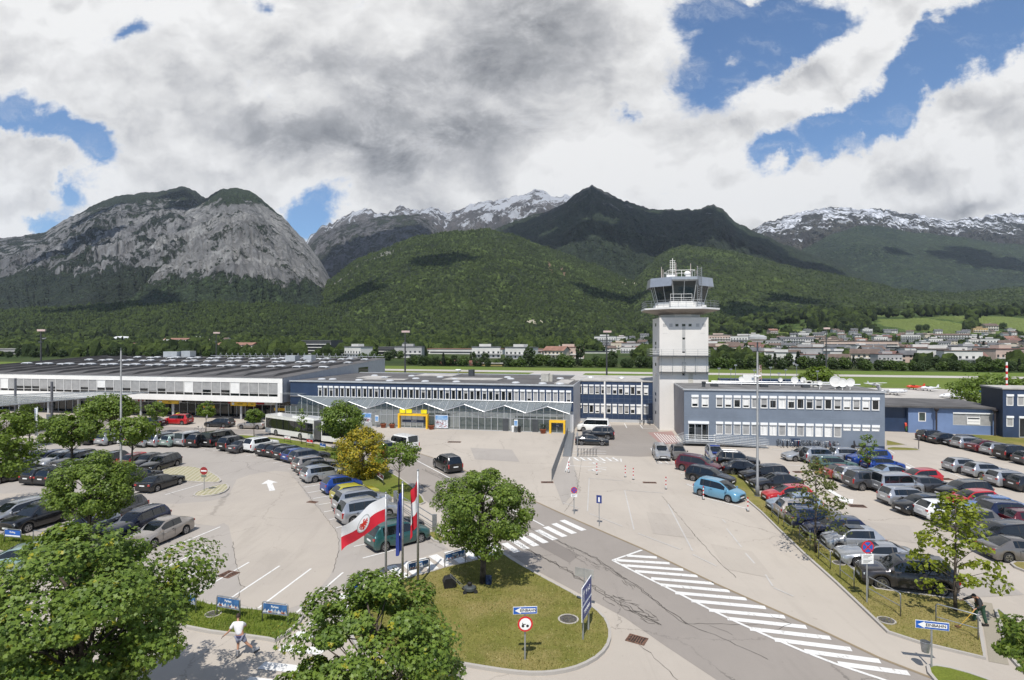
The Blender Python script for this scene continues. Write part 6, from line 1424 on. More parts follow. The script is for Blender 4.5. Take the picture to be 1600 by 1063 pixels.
# ---------------------------------------------------------------- street furniture
signblue = M('sign_blue', (.015, .10, .40), .4, var=.05); signwhite = M('sign_white', (.78, .78, .76), .4, var=.03); signred = M('sign_red', (.55, .015, .02), .4, var=.05); darkblue = M('panel_dark_blue', (.03, .05, .20), .45, var=.08)
pole_m = M('pole_grey', (.36, .37, .37), .45, .4, var=.08); flag_red = M('flag_red', (.55, .012, .03), .7, var=.08); flag_white = M('flag_white', (.74, .74, .74), .7, var=.03); flag_blue = M('flag_blue', (.02, .04, .22), .7)
def disc(mb, r, y, n=22, c=(0, 0), m=0, th=.012): return mb.lathe([(r, y), (r, y+th)], (c[0], 0, c[1]), n, m, 'y')
def no_stopping(name, lab, p, h, r, rz, plates=0):
    t = thing(name, lab, 'sign', p, rz); MB().tube([(0, .05, 0), (0, .05, h+r)], .035, 8).build('post', pole_m, t)
    s = disc(MB(), r, -.02, c=(0, h)).build('sign_disc', signred, t); disc(MB(), r*.80, -.028, c=(0, h), th=.006).build('blue_field', signblue, s)
    m = MB()
    for a in (PI/4, -PI/4):
        T = Matrix.Translation((0, 0, h)) @ Matrix.Rotation(a, 4, 'Y'); m.box(-r*.8, r*.8, -.036, -.030+(.002 if a < 0 else 0), -r*.09, r*.09, 0, T)
    m.build('red_cross', signred, s)
    for i in range(plates):
        z = h-r-.05-i*.26; b = MB().box(-r*.95, r*.95, -.01, .012, z-.24, z).build('text_plate', signwhite, t)
        l = MB()
        for k_ in range(3): l.box(-r*.7, r*.7-(.1*k_ % .25), -.013, -.0105, z-.07-k_*.06, z-.05-k_*.06)
        l.build('text_lines', black, b)
    return t
def oneway(lab, p, h, rz, w=1.05, hh=.32, extra=None):
    t = thing('one_way_sign', lab, 'sign', p, rz); MB().tube([(0, .06, 0), (0, .06, h+hh)], .038, 8).build('post', pole_m, t)
    b = MB().box(-w/2, w/2, -.01, .015, h, h+hh).build('sign_panel', signwhite, t); MB().box(-w/2+.015, w/2-.015, -.015, -.0105, h+.015, h+hh-.015).build('blue_field', signblue, b)
    m = MB(); zc = h+hh/2; a = -w/2+.08
    m.face([(a, -.018, zc), (a+.26, -.018, zc-hh*.42), (a+.26, -.018, zc+hh*.42)]); m.face([(a+.26, -.018, zc-hh*.26), (w/2-.08, -.018, zc-hh*.26), (w/2-.08, -.018, zc+hh*.26), (a+.26, -.018, zc+hh*.26)]); m.build('arrow', signwhite, b)
    txt('lettering', 'EINBAHN', hh*.50, black, b, (a+.26+(w/2-.08-a-.26)/2, -.02, zc), FRONT, sx=1.05); return t
# island signs
t = oneway('blue one way sign with white arrow above a red ringed round sign on the island', G(820.5, 1036, 0), 2.12, R(4)); s = disc(MB(), .33, -.07, c=(0, 1.72)).build('round_sign', signred, t); disc(MB(), .255, -.078, c=(0, 1.72), th=.006).build('white_field', signwhite, s)
m = MB(); m.box(-.13, -.10, -.084, -.0785, 1.62, 1.78).box(-.13, .02, -.084, -.0785, 1.70, 1.73).lathe([(.06, -.084), (.06, -.080)], (-.10, 0, 1.64), 10, ax='y').lathe([(.06, -.084), (.06, -.080)], (.1, 0, 1.64), 10, ax='y'); m.build('vehicle_symbol', black, s)
t = oneway('blue one way sign with white arrow at the lower right, above a grey bin', G(1456.5, 1047, 0), 1.72, R(-14), 1.25, .34)
b_ = thing('litter_bin', 'grey metal litter bin hanging on the one way sign post at the lower right', 'litter bin', G(1456.5, 1047, 0)+Vector((-.30, -.02, .78)), 0); MB().lathe([(.14, 0), (.19, .42), (.2, .43), (.18, .44), (.13, .02)], n=14).build('bin', galv, b_, smooth=False)
no_stopping('no_stopping_sign', 'round no stopping sign with two text plates in front of the silver coupe', G(1355.5, 945, 0), 3.05, .34, R(2), 2)
no_stopping('no_stopping_sign', 'small round no stopping sign on a thin post left of the forecourt crossing', G(897, 804, 0), 1.95, .26, 0, 1)
t = thing('parking_sign', 'small blue portrait sign on a thin post near the crossing', 'sign', G(936, 823, 0), R(-20)); MB().tube([(0, .04, 0), (0, .04, 2.3)], .03, 6).build('post', pole_m, t); b_ = MB().box(-.2, .2, -.01, .01, 1.75, 2.35).build('sign_panel', darkblue, t); MB().box(-.06, .06, -.016, -.0105, 1.85, 2.2).build('symbol', signwhite, b_)
t = thing('no_entry_sign', 'red no entry sign on the paved island of the left car park', 'sign', G(318.5, 769, 0), R(-5)); MB().tube([(0, .05, 0), (0, .05, 2.0)], .03, 6).build('post', pole_m, t); s = disc(MB(), .36, -.01, c=(0, 1.95)).build('sign_disc', M('sign_dull_red', (.30, .03, .03), .4), t)
MB().box(-.27, .27, -.02, -.0105, 1.89, 2.01).build('white_bar', signwhite, s); MB().box(-.25, .25, -.0, .012, 1.38, 1.56).build('text_plate', M('plate_green', (.16, .2, .16), .5), t)
t = thing('crossing_sign', 'blue pedestrian crossing sign behind the bottom centre maple', 'sign', G(556, 985, 0), R(35)); MB().tube([(0, .05, 0), (0, .05, 2.0)], .03, 6).build('post', pole_m, t); b_ = MB().box(-.32, .32, -.01, .01, 1.55, 2.19).build('sign_panel', signblue, t)
m = MB(); m.face([(-.22, -.013, 1.66), (.22, -.013, 1.66), (0, -.013, 2.08)]); m.build('white_triangle', signwhite, b_); m = MB(); m.face([(-.09, -.016, 1.69), (-.04, -.016, 1.69), (.02, -.016, 1.88), (-.03, -.016, 1.9)]); m.face([(.05, -.016, 1.69), (.1, -.016, 1.69), (.03, -.016, 1.88), (-.01, -.016, 1.88)]); m.lathe([(.025, -.017), (.025, -.014)], (0, 0, 1.95), 8, ax='y'); m.build('walker', black, b_)
# large direction board on two posts
P1, P2 = G(912.5, 1003.5), G(921, 988); dv = P2-P1; t = thing('direction_board', 'large blue direction board on two posts at the right end of the island', 'sign', P1, math.atan2(dv.y, dv.x)); w = dv.length
m = MB()
for x in (0, w): m.tube([(x, .05, 0), (x, .05, 2.6)], .045, 8)
m.build('post', pole_m, t); 
for i, (z0_, z1_, s_) in enumerate(((1.75, 2.62, 'P 1-3'), (1.05, 1.70, 'TERMINAL'))):
    b_ = MB().box(-.35, w+.35, -.01, .02, z0_, z1_).build('sign_panel', signwhite, t); MB().box(-.31, w+.31, -.016, -.0105, z0_+.035, z1_-.035).build('blue_field', darkblue, b_)
    txt('lettering', s_, .34 if i == 0 else .23, signwhite, b_, (w/2+(.18 if i == 0 else 0), -.018, (z0_+z1_)/2), FRONT)
    if i == 0: m = MB(); m.box(-.12, -.04, -.02, -.0165, z0_+.15, z1_-.35); m.face([(-.24, -.02, z1_-.36), (.08, -.02, z1_-.36), (-.08, -.02, z1_-.12)]); m.build('up_arrow', signwhite, b_)
t = thing('back_of_sign', 'grey back of a small sign on a thin post behind the blue direction board', 'sign', G(913, 955, 0), R(-25)); MB().tube([(0, 0, 0), (0, 0, 2.2)], .03, 6).build('post', pole_m, t); MB().box(-.5, .5, -.02, .0, 1.75, 2.2).build('sign_panel', M('sign_back', (.42, .41, .39), .5, .3), t)
# flagpoles and flags
def pole(lab, px, py, top, grp='flagpoles on the island'):
    t = thing('flagpole', lab, 'flagpole', G(px, py), 0, grp); MB().tube([(0, 0, .0), (0, 0, top)], [.075, .05], 10).build('pole', galv, t, smooth=True); MB().lathe([(.06, top), (.07, top+.05), (.02, top+.1)], n=8).build('cap', galv, t); MB().lathe([(.16, 0), (.16, .12), (.08, .14)], n=10).build('foot', galv, t); return t
f1 = pole('leftmost flagpole on the island with the waving white red flag', 603, 911, 5.15); f2 = pole('middle flagpole on the island with the limp blue flag', 629, 925, 6.05); f3 = pole('rightmost flagpole on the island with the red white red flag', 653, 918, 6.6)
def flag(name, lab, P0, u, L_, Hh, cols, sag, wav, seed, fold=1.0, nx=36, ny=14):
    """cloth hanging from the pole at P0 (top corner), flying along u; cols = bands from top"""
    t = thing(name, lab, 'flag', P0, 0); rg = np.random.default_rng(seed); V = []; Fc = []; Mi = []
    for i in range(nx+1):
        s = i/nx
        for j in range(ny+1):
            v = j/ny
            x = L_*fold*s; off = math.sin(s*8+v*2.4+seed)*wav*(.25+s); off2 = math.sin(s*15+v*3)*wav*.3*s
            z = -Hh*v*(1-.06*s)-sag*s**1.25-.05*math.sin(s*9+seed)*s
            V.append((u[0]*x-u[1]*(off+off2), u[1]*x+u[0]*(off+off2), z))
    for i in range(nx):
        for j in range(ny):
            a = i*(ny+1)+j; Fc.append((a, a+1, a+ny+2, a+ny+1)); Mi.append(min(len(cols)-1, int((j+.5)/ny*len(cols))))
    me_o = npmesh('cloth', V, Fc, cols, True, Mi, t); return t, V, (nx, ny)
# white over red with a red eagle in a wreathed white disc
uf = Vector((-.93, -.36)); uf.normalize(); pz = 5.05
ft1, V1, (nx, ny) = flag('flag', 'waving white over red flag with a red eagle emblem', f1.location+Vector((0, 0, 5.0)), uf, 2.45, 1.45, [flag_white, flag_red], 1.55, .25, 2)
def on_flag(s, v, off=-.02):
    i = min(nx-1e-4, max(0, s*nx)); j = min(ny-1e-4, max(0, v*ny)); a, b = int(i), int(j); fi, fj = i-a, j-b
    g = lambda p, q_: Vector(V1[p*(ny+1)+q_]); p = g(a, b)*(1-fi)*(1-fj)+g(a+1, b)*fi*(1-fj)+g(a, b+1)*(1-fi)*fj+g(a+1, b+1)*fi*fj
    n_ = (g(a+1, b)-g(a, b)).cross(g(a, b+1)-g(a, b)).normalized()
    if n_.y > 0: n_ = -n_
    return p+n_*abs(off)
cs, cv = .52, .50; ex, ez = .145, .30
m = MB()
def patch(mb, pts, off):
    c_ = on_flag(sum(p[0] for p in pts)/len(pts), sum(p[1] for p in pts)/len(pts), off); P_ = [on_flag(p[0], p[1], off) for p in pts]
    for a, b in zip(P_, P_[1:]+P_[:1]): mb.face([c_, a, b])
def rings(mb, r0, r1, off, n_=28):
    for i in range(n_):
        a, b = 2*PI*i/n_, 2*PI*(i+1)/n_
        mb.face([on_flag(cs+ex*r*math.cos(t_), cv+ez*r*math.sin(t_), off) for r, t_ in ((r0, a), (r0, b), (r1, b), (r1, a))])
for r0, r1 in ((0.02, .3), (.3, .6), (.6, .86)): rings(m, r0, r1, -.012)
m.build('emblem_disc', flag_white, ft1); m = MB(); rings(m, .86, 1.0, -.014); m.build('emblem_ring', M('wreath_grey', (.45, .47, .46), .7), ft1)
m = MB(); E = lambda a, b: (cs+ex*a, cv-ez*b)
patch(m, [E(-.13, .3), E(.13, .3), E(.16, -.25), E(0, -.45), E(-.16, -.25)], -.02); patch(m, [E(-.08, .3), E(.1, .3), E(.04, .6), E(-.12, .56), E(-.2, .5)], -.02)
for sg in (1, -1):
    for k_ in range(4): a = .5-.42*k_; patch(m, [E(sg*.12, .22-.08*k_), E(sg*.68*math.cos(a), .68*math.sin(a)+.03), E(sg*.66*math.cos(a-.22), .66*math.sin(a-.22)), E(sg*.12, .10-.1*k_)], -.02)
    patch(m, [E(sg*.06, -.3), E(sg*.34, -.62), E(sg*.22, -.66), E(0, -.4)], -.02)
patch(m, [E(-.08, -.42), E(.08, -.42), E(.14, -.74), E(-.14, -.74)], -.02); m.build('emblem_eagle', M('eagle_red', (.6, .03, .015), .6), ft1)
flag('flag', 'narrow red white red flag hanging on the rightmost pole', f3.location+Vector((-.05, 0, 6.0)), Vector((-.75, -.66)), 1.1, 2.55, [flag_red, flag_white, flag_red], .75, .10, 5, .42, 20, 15)
ft2, _, _ = flag('flag', 'limp blue flag hanging down the middle pole', f2.location+Vector((-.04, 0, 5.6)), Vector((-.8, -.6)), .9, 3.3, [flag_blue], .5, .10, 7, .33, 16, 14)
m = MB(); [m.box(-.22+.06*i, -.19+.06*i, -.16-.02*i, -.155-.02*i, -2.0-.2*i, -1.88-.2*i) for i in range(3)]; m.build('star', flag_white, ft2)
# banner pole at the left
t = thing('banner_pole', 'white pole with a narrow pale vertical banner at the left car park', 'banner', G(58.5, 722), 0); MB().tube([(0, 0, 0), (0, 0, 6.3)], .05, 8).build('pole', signwhite, t); MB().box(-.32, -.04, -.012, .012, 3.0, 6.2).build('banner', flag_white, t); MB().box(-.30, -.18, -.018, -.0125, 4.6, 6.1).build('banner_stripe', M('grey_print', (.25, .28, .4), .6), t)
# tall lamp posts
def lamp_post(lab, px, py, top, kind):
    t = thing('lamp_post', lab, 'lamp post', G(px, py), 0); MB().tube([(0, 0, 0), (0, 0, 1.0), (0, 0, 1.05), (0, 0, top)], [.18, .17, .115, .07], 12).build('pole', M('pole_weathered', (.21, .215, .215), .6, .2, var=.1), t, smooth=True)
    MB().lathe([(.26, .1), (.26, .14), (.1, .15)], n=12).build('foot', galv, t)
    if kind == 'disc':
        MB().lathe([(.12, top-.5), (.5, top-.38), (.77, top-.22), (.77, top), (.5, top+.12), (.1, top+.18)], n=22).build('lamp_head', M('lamp_head_grey', (.5, .5, .49), .4, .3), t, smooth=False); MB().lathe([(.45, top-.40), (.42, top-.47)], n=18).build('diffuser', signwhite, t)
        m = MB(); m.tube([(0, 0, top-3.6), (0, 0, top-3.4)], .16, 8).tube([(-.3, 0, top-3.5), (.3, 0, top-3.5)], .07, 6); m.build('floodlight', signwhite, t)
    else: MB().tube([(0, 0, top), (0, 0, top+.3)], .03, 6).build('spike', galv, t)
    return t
lamp_post('tall grey lamp post with round disc head on the central grass strip', 1183.5, 777, 14.3, 'disc'); lamp_post('tall plain grey pole in the left car park by the pale green tree', 189, 742, 12.9, 'plain')
# hoop barriers and advertising hoops
def hoop(p, a, w, h, lab, group, ad=None):
    t = thing('advert_hoop' if ad else 'hoop_barrier', lab, 'advertising hoop' if ad else 'barrier', p, a, group); r_ = .09
    pts = [(-w/2, 0, 0), (-w/2, 0, h-r_), (-w/2+r_*.3, 0, h-r_*.3), (-w/2+r_, 0, h), (w/2-r_, 0, h), (w/2-r_*.3, 0, h-r_*.3), (w/2, 0, h-r_), (w/2, 0, 0)]
    MB().tube(pts, .03, 8).build('hoop', galv, t, smooth=True); MB().tube([(-w/2, 0, h*.45), (w/2, 0, h*.45)], .022, 6).build('crossbar', galv, t)
    if ad:
        z0_, z1_ = h*.49, h-.07; b_ = MB().box(-w/2+.06, w/2-.06, -.02, .02, z0_, z1_).build('ad_panel', ad[0], t)
        if ad[1] == 'scene':
            r2 = random.Random(int(p.x*50)); m = MB()
            for k_ in range(7): x = -w/2+.15+(w-.3)*k_/6; s_ = .10+.05*r2.random(); m.face([(x-s_, -.024, z0_+.02), (x+s_, -.024, z0_+.02), (x+s_*.2, -.024, z0_+.08+s_)])
            m.build('printed_hills', snowm, b_); m = MB()
            for k_ in range(5): x = -w/2+.2+(w-.4)*r2.random(); s_ = .05; m.face([(x-s_, -.027, z0_+.03), (x+s_, -.027, z0_+.03), (x+s_, -.027, z0_+.10), (x-s_, -.027, z0_+.12)])
            m.build('printed_figures', M('print_brown', (.35, .12, .06), .6), b_)
            txt('lettering', 'Parken', .15, signwhite, b_, (0, -.026, z1_-.12), FRONT)
        else: txt('lettering', ad[1], .16, signwhite if ad[0] is not signwhite else signred, b_, (0, -.024, (z0_+z1_)/2+.08), FRONT); MB().box(-w/2+.07, w/2-.07, -.024, -.0205, z0_+.01, z0_+.09).build('white_strip', signwhite if ad[0] is not signwhite else signred, b_)
    return t
gA = 'advertising hoops around the left car park'
adv = M('advert_blue', (.02, .07, .20), .5, var=.25, scale=2, col2=(.05, .16, .35))
def between(a, b): A, B = G(*a), G(*b); return (A+B)/2+Vector((0, 0, .1)), math.atan2(B.y-A.y, B.x-A.x), (B-A).length
for a, b, h, lab, ad in [((339, 964.5), (375, 971), 1.0, 'advertising hoop with mountain picture in the grass directly above the skater', (adv, 'scene')), ((410, 975), (450, 980), 1.0, 'advertising hoop with mountain picture at the end of the grass left of the crossing', (adv, 'scene')), ((270, 958), (306, 962), 1.0, 'advertising hoop half hidden by the big lower left maple', (adv, 'scene')),
                      ((7, 850), (33, 852.5), .95, 'advertising hoop with blue board and white writing at the left edge', (signblue, 'Parking')), ((98, 860), (122, 863), .95, 'advertising hoop with red board and white writing under the round tree', (signred, 'Rent')),
                      ((637, 905), (671, 897), .85, 'advertising hoop with picture behind the rightmost flagpole', (adv, 'scene')), ((695, 890), (727, 880), .85, 'advertising hoop with picture left of the island tree trunk', (adv, 'scene')),
                      ((444, 692), (454, 693.2), .9, 'small white advertising board in the arc grass by the sapling', (signwhite, 'Taxi')), ((479, 698), (489, 699.5), .9, 'small red advertising board in the arc grass', (signred, 'Rent')), ((500, 704), (509, 706), .9, 'small blue advertising board in the arc grass', (signblue, 'Info')), ((589, 752), (599, 760), .9, 'small dark red advertising board right of the yellow bush', (M('advert_maroon', (.12, .03, .04), .5), 'Auto'))]:
    p, a_, w = between(a, b); hoop(p, a_, w, h, lab, gA, ad)
p, a_, w = between((52, 853), (77, 856)); hoop(p, a_, w, .95, 'empty grey hoop between the blue and the red advertising boards', 'grey hoop barriers', None)
gH = 'grey hoop barriers on the right grass strip'; zz = lambda x, y: (1200+x/3.755, 780+y/3.755); z7 = lambda x, y: (1180+x/5.314, 680+y/5.314)
for i, (a, b, lab) in enumerate([(z7(138, 690), z7(192, 750), 'first hoop barrier of the strip, farthest, below the tall lamp post'), (z7(238, 780), z7(306, 832), 'second hoop barrier of the strip from the lamp post'), (z7(368, 890), z7(455, 975), 'hoop barrier beside the trunk of the sparse tree'), (zz(297, 362), zz(366, 422), 'hoop barrier just below the trunk of the sparse tree'), (zz(423, 475), zz(505, 540), 'hoop barrier left of the no stopping sign with plates'), (zz(588, 590), zz(778, 700), 'long hoop barrier right of the no stopping sign with plates'), (zz(985, 765), zz(1233, 838), 'long hoop barrier in front of the worker with green trousers')]):
    p, a_, w = between(a, b); hoop(p, a_, w, 1.15 if i > 3 else 1.1, lab, gH)
# galvanised guard rail left of the island tree
t = thing('guard_rail', 'open grey guard rail with three broad posts behind the parked dark green van', 'railing', G(618, 792, 0), 0); pts = [Vector(G(618, 792)), Vector(G(646, 811)), Vector(G(679, 833))]; m = MB()
for p in pts: q_ = p-t.location; m.box(q_.x-.16, q_.x+.16, q_.y-.08, q_.y+.08, 0, 1.35)
m.build('post', galv, t); m = MB()
for a, b in zip(pts, pts[1:]):
    for z in (.25, .7, 1.2): m.tube([a-t.location+Vector((0, 0, z)), b-t.location+Vector((0, 0, z))], .035, 6)
m.build('rail', galv, t)
# fence and ramp beside the glass hall
A_, B_ = G(862, 752), G(887, 680); t = thing('metal_fence', 'dense grey bar fence along the ramp beside the glass hall', 'fence', A_, math.atan2(B_.y-A_.y, B_.x-A_.x)); L_ = (B_-A_).length; m = MB(); n = int(L_/.28)
for i in range(n+1): m.tube([(L_*i/n, 0, 0), (L_*i/n, 0, 1.15)], .016, 4)
m.build('bars', galv, t); m = MB()
for z in (.15, .62, 1.15): m.tube([(0, 0, z), (L_, 0, z)], .028, 6)
m.build('rail', galv, t)
t = thing('ramp', 'narrow grey metal ramp right of the bar fence', 'ramp', (0, 0, 0)); m = MB(); P_ = [G(879, 713.5), G(892, 714), G(897, 679), G(885, 679)]; m.face([(p.x, p.y, .03+(.25 if i > 1 else 0)) for i, p in enumerate(P_)]); m.face([(P_[1].x, P_[1].y, 0), (P_[2].x, P_[2].y, 0), (P_[2].x, P_[2].y, .28), (P_[1].x, P_[1].y, .03)]); m.build('ramp_deck', galv, t)
m = MB(); rail(m, [(P_[1].x+.05, P_[1].y, .02), (P_[2].x+.05, P_[2].y, .28)], 1.0, .022, 1.6, mids=1); m.build('handrail', galv, t)
# red white posts
bw, br = M('bollard_white', (.72, .72, .70), .5), M('bollard_red', (.52, .02, .02), .5)
bol = None
for px, py, lab in [(888.5, 738.5, 'red white post left of the painted ring bays'), (932.5, 741.5, 'red white post on the painted ring bay'), (977, 745.5, 'red white post left of a close pair on the open forecourt'), (989.5, 749.5, 'red white post right of a close pair on the open forecourt'), (1040.5, 764.5, 'red white post below the brown drain left of the blue car'), (1099, 780.5, 'red white post at the side of the light blue people carrier'), (1168.5, 799, 'red white post at the kerb in front of the light blue car')]:
    if bol is None:
        bol = thing('marker_post', lab, 'post', G(px, py), 0, 'red white marker posts'); m = MB(); h_ = 1.12
        MB().lathe([(.05, .0), (.05, h_), (.02, h_+.04)], n=10).build('post', bw, bol)
        for z in (.38, .72, 1.02): MB().lathe([(.052, z), (.052, z+.14)], n=10).build('red_band', br, bol)
        MB().lathe([(.13, 0), (.13, .04), (.06, .06)], n=10).build('foot', black, bol)
    else: dup(bol, G(px, py), 0, lab, 'red white marker posts')
# luggage trolley rack / hitching rack, two rows of dark hoops
t = thing('trolley_rack', 'dark rack of small hoops behind the low black sports saloon', 'rack', G(904, 713.5), R(-4)); m = MB()
for i in range(7): m.tube([(-.1+i*.36, 0, 0), (-.1+i*.36, .0, .75), (.05+i*.36, 1.2, .75), (.05+i*.36, 1.2, 0)], .022, 5)
m.tube([(-.3, 0, .05), (2.3, 0, .05)], .03, 5).tube([(-.2, 1.2, .75), (2.4, 1.2, .75)], .025, 5); m.build('hoops', dkgrey, t)
t = thing('pipe_post', 'thin pole beside the black sports saloon', 'post', G(902, 714), 0); MB().tube([(0, 0, 0), (0, 0, 3.1)], .035, 6).box(-.12, .12, -.02, .02, 2.5, 2.9).build('post', pole_m, t)
t = thing('direction_post', 'short dark post on the grass tip below the containers', 'post', G(1435.5, 702), 0); MB().tube([(0, 0, 0), (0, 0, 1.7)], .05, 6).box(-.1, .1, -.05, .05, 1.2, 1.65).build('post', M('dark_post', (.08, .07, .07), .6), t)
# round blue signs by the left entrance, info board
for px, py, lab in ((35, 671, 'small round blue sign left of the info board by the canopy'), (47, 671, 'larger oval blue sign beside the small tree at the canopy')):
    t = thing('mandatory_sign', lab, 'sign', G(px, py), 0); MB().tube([(0, .04, 0), (0, .04, 2.1)], .035, 6).build('post', pole_m, t); disc(MB(), .38, -.01, c=(0, 2.0)).build('sign_disc', signblue, t)
t = thing('info_board', 'grey info board beside the canopy post at the left', 'board', G(78.5, 668), 0); MB().box(-.6, .6, -.05, .05, .4, 2.1).tube([(-.5, 0, 0), (-.5, 0, .5)], .04, 5).tube([(.5, 0, 0), (.5, 0, .5)], .04, 5).build('board', M('board_grey', (.25, .27, .28), .4), t)
# glass walkway canopy at the far left
t = thing('walkway_canopy', 'long glass roof on dark posts reaching from the white terminal over the left walkway', 'canopy', (0, 0, 0)); m = MB(); zt = 4.7
q4 = [G(232, 613.5, 4.9), G(160, 612.0, 4.9), G(-140, 622, 4.7), G(-20, 636.5, 4.7)]; m.face([tuple(p) for p in q4]); m.face([(p.x, p.y, p.z-.06) for p in q4[::-1]]); cn = m.build('glass_roof', m_cg, t)
m = MB(); [m.tube([tuple(a), tuple(b)], .07, 5) for a, b in zip(q4, q4[1:]+q4[:1])]
for i in range(1, 12): s = i/12; m.tube([tuple(q4[0].lerp(q4[3], s)), tuple(q4[1].lerp(q4[2], s))], .04, 4)
m.build('roof_frame', galv, cn)
for px, py in ((24, 664), (81, 676)): p = G(px, py); MB().tube([p, p+Vector((0, 0, 7.7))], .17, 8).build('post', M('canopy_post', (.12, .12, .13), .5), t)
# waste containers
for i, (px, py, lab) in enumerate(((1409, 671.5, 'green waste container with red lid, the left one by the workshop'), (1421, 675, 'green waste container with red lid, the right one by the workshop'))):
    t = thing('waste_container', lab, 'container', G(px, py), R(-14), 'waste containers by the workshop'); MB().prism([(-.65, 0.25), (.65, .25), (.75, 1.05), (-.75, 1.05)], -.5, .5, 0, Matrix(((1, 0, 0, 0), (0, 0, 1, 0), (0, 1, 0, 0), (0, 0, 0, 1)))).build('bin_body', M('container_green', (.07, .16, .05), .5), t)
    MB().lathe([(.1, -.76), (.52, -.76), (.52, .76), (.1, .76)], (0, 0, .98), 12, ax='x').build('lid', M('lid_red', (.55, .05, .02), .5), t); m = MB(); [m.lathe([(.1, -.04), (.1, .04)], (x, y, .12), 8, ax='x') for x in (-.5, .5) for y in (-.35, .35)]; m.build('wheel', black, t)
    MB().box(-.2, .2, -.53, -.505, .5, .85).build('paper_label', signwhite, t)
t = thing('tarpaulin_pile', 'small beige covered pile beside the right waste container', 'pile', G(1433, 676), 0); MB().sphere((0, 0, .1), .8, 9, 0, (.8, .7, 1.0)).build('cover', M('tarp_beige', (.45, .36, .2), .8, var=.2), t)
# bicycles
def bike(p, rz, lab, group, col):
    t = thing('bicycle', lab, 'bicycle', p, rz, group); fm = M('bike_'+col, dict(black=(.02, .02, .022), grey=(.35, .35, .36), red=(.3, .02, .02), white=(.6, .6, .6))[col], .4, .3)
    for x in (-.52, .52):
        w = MB(); n_ = 18
        for i in range(n_): a, b = 2*PI*i/n_, 2*PI*(i+1)/n_; w.tube([(x+.33*math.cos(a), 0, .34+.33*math.sin(a)), (x+.33*math.cos(b), 0, .34+.33*math.sin(b))], .02, 4, caps=False)
        wo = w.build('wheel', tyre_m, t); m = MB(); [m.tube([(x, 0, .34), (x+.31*math.cos(a), 0, .34+.31*math.sin(a))], .004, 3, caps=False) for a in [k_*PI/6 for k_ in range(12)]]; m.build('spokes', galv, wo)
    m = MB(); A = (-.52, 0, .34); B = (-.08, 0, .30); C_ = (-.18, 0, .82); D = (.38, 0, .80); E_ = (.52, 0, .34)
    for a, b in ((A, B), (A, C_), (B, C_), (B, D), (C_, D), (D, E_), (D, (.34, 0, .95))): m.tube([a, b], .022, 5)
    m.build('frame', fm, t); MB().box(-.32, -.08, -.07, .07, .90, .95).tube([(-.18, 0, .8), (-.2, 0, .92)], .015, 4).build('saddle', black, t); MB().tube([(.28, -.27, .98), (.36, -.2, .98), (.36, .2, .98), (.28, .27, .98)], .014, 5).build('handlebar', galv, t)
    MB().box(-.75, -.4, -.05, .05, .72, .74).build('luggage_rack', galv, t); return t
nb = 16; cols = ['black', 'grey', 'black', 'white', 'grey', 'red', 'black', 'grey']
protos = {}
desc = ['bicycle nearest the ramp end in the row at the office block', 'second bicycle from the ramp in the row at the office block', 'third bicycle from the ramp in the row at the office block', 'fourth bicycle from the ramp, below the navy wall panel', 'fifth bicycle from the ramp in the row at the office block', 'sixth bicycle from the ramp in the row at the office block', 'seventh bicycle from the ramp in the row at the office block', 'eighth bicycle from the ramp, middle of the row at the office block', 'ninth bicycle from the ramp in the row at the office block', 'tenth bicycle from the ramp in the row at the office block', 'eleventh bicycle from the ramp in the row at the office block', 'sixth bicycle from the right end of the office block row', 'fifth bicycle from the right end of the office block row', 'third bicycle from the right end of the office block row', 'second bicycle from the right end of the office block row', 'last bicycle at the right end of the office block row']
for i in range(nb):
    col = cols[i % 8]; px = 1218+i*6.05+rb.uniform(-1, 1); p = G(px, 698.5+i*.22); rz = R(78+rb.uniform(-14, 14)); c_ = rb.choice([0, 1])*PI
    if col in protos: dup(protos[col], p, rz+c_, desc[i], 'bicycles in front of the office block')
    else: protos[col] = bike(p, rz+c_, desc[i], 'bicycles in front of the office block', col)
for (px, py, rz, col, lab, g) in ((312, 676, 5, 'grey', 'grey bicycle on the grass behind the black off roader', 'bicycles by the drop off road'), (346, 677, -8, 'red', 'bicycle with red parts on the grass behind the large black van', 'bicycles by the drop off road'), (8, 676, 20, 'black', 'dark bicycle at the left edge by the canopy', 'bicycles by the drop off road'), (16, 678, -15, 'grey', 'grey bicycle at the left edge by the canopy', 'bicycles by the drop off road'),
                         (1000, 663, 80, 'black', 'left bicycle by the foot of the tower wing', 'bicycles by the tower'), (1006, 663.5, 70, 'black', 'middle bicycle by the foot of the tower wing', 'bicycles by the tower'), (1015, 664, 85, 'grey', 'right bicycle by the foot of the tower wing', 'bicycles by the tower')):
    dup(protos[col], G(px, py), R(rz), lab, g)
t = thing('motor_scooter', 'dark motor scooter beside the small staked tree', 'scooter', G(1341, 702), R(160)); m = MB(); [m.lathe([(.08, -.06), (.24, -.06), (.24, .06), (.08, .06)], (x, 0, .25), 12, ax='y') for x in (-.6, .6)]; m.build('wheel', tyre_m, t)
MB().prism([(-.8, .45), (-.1, .3), (.35, .3), (.5, .4), (.55, 1.0), (.42, 1.0), (.28, .45), (0, .42), (-.15, .75), (-.8, .8)], -.14, .14, 0, Matrix(((1, 0, 0, 0), (0, 0, 1, 0), (0, 1, 0, 0), (0, 0, 0, 1)))).build('body', M('scooter_dark', (.03, .03, .035), .3), t); MB().tube([(.42, -.3, 1.05), (.42, .3, 1.05)], .02, 5).build('handlebar', black, t)
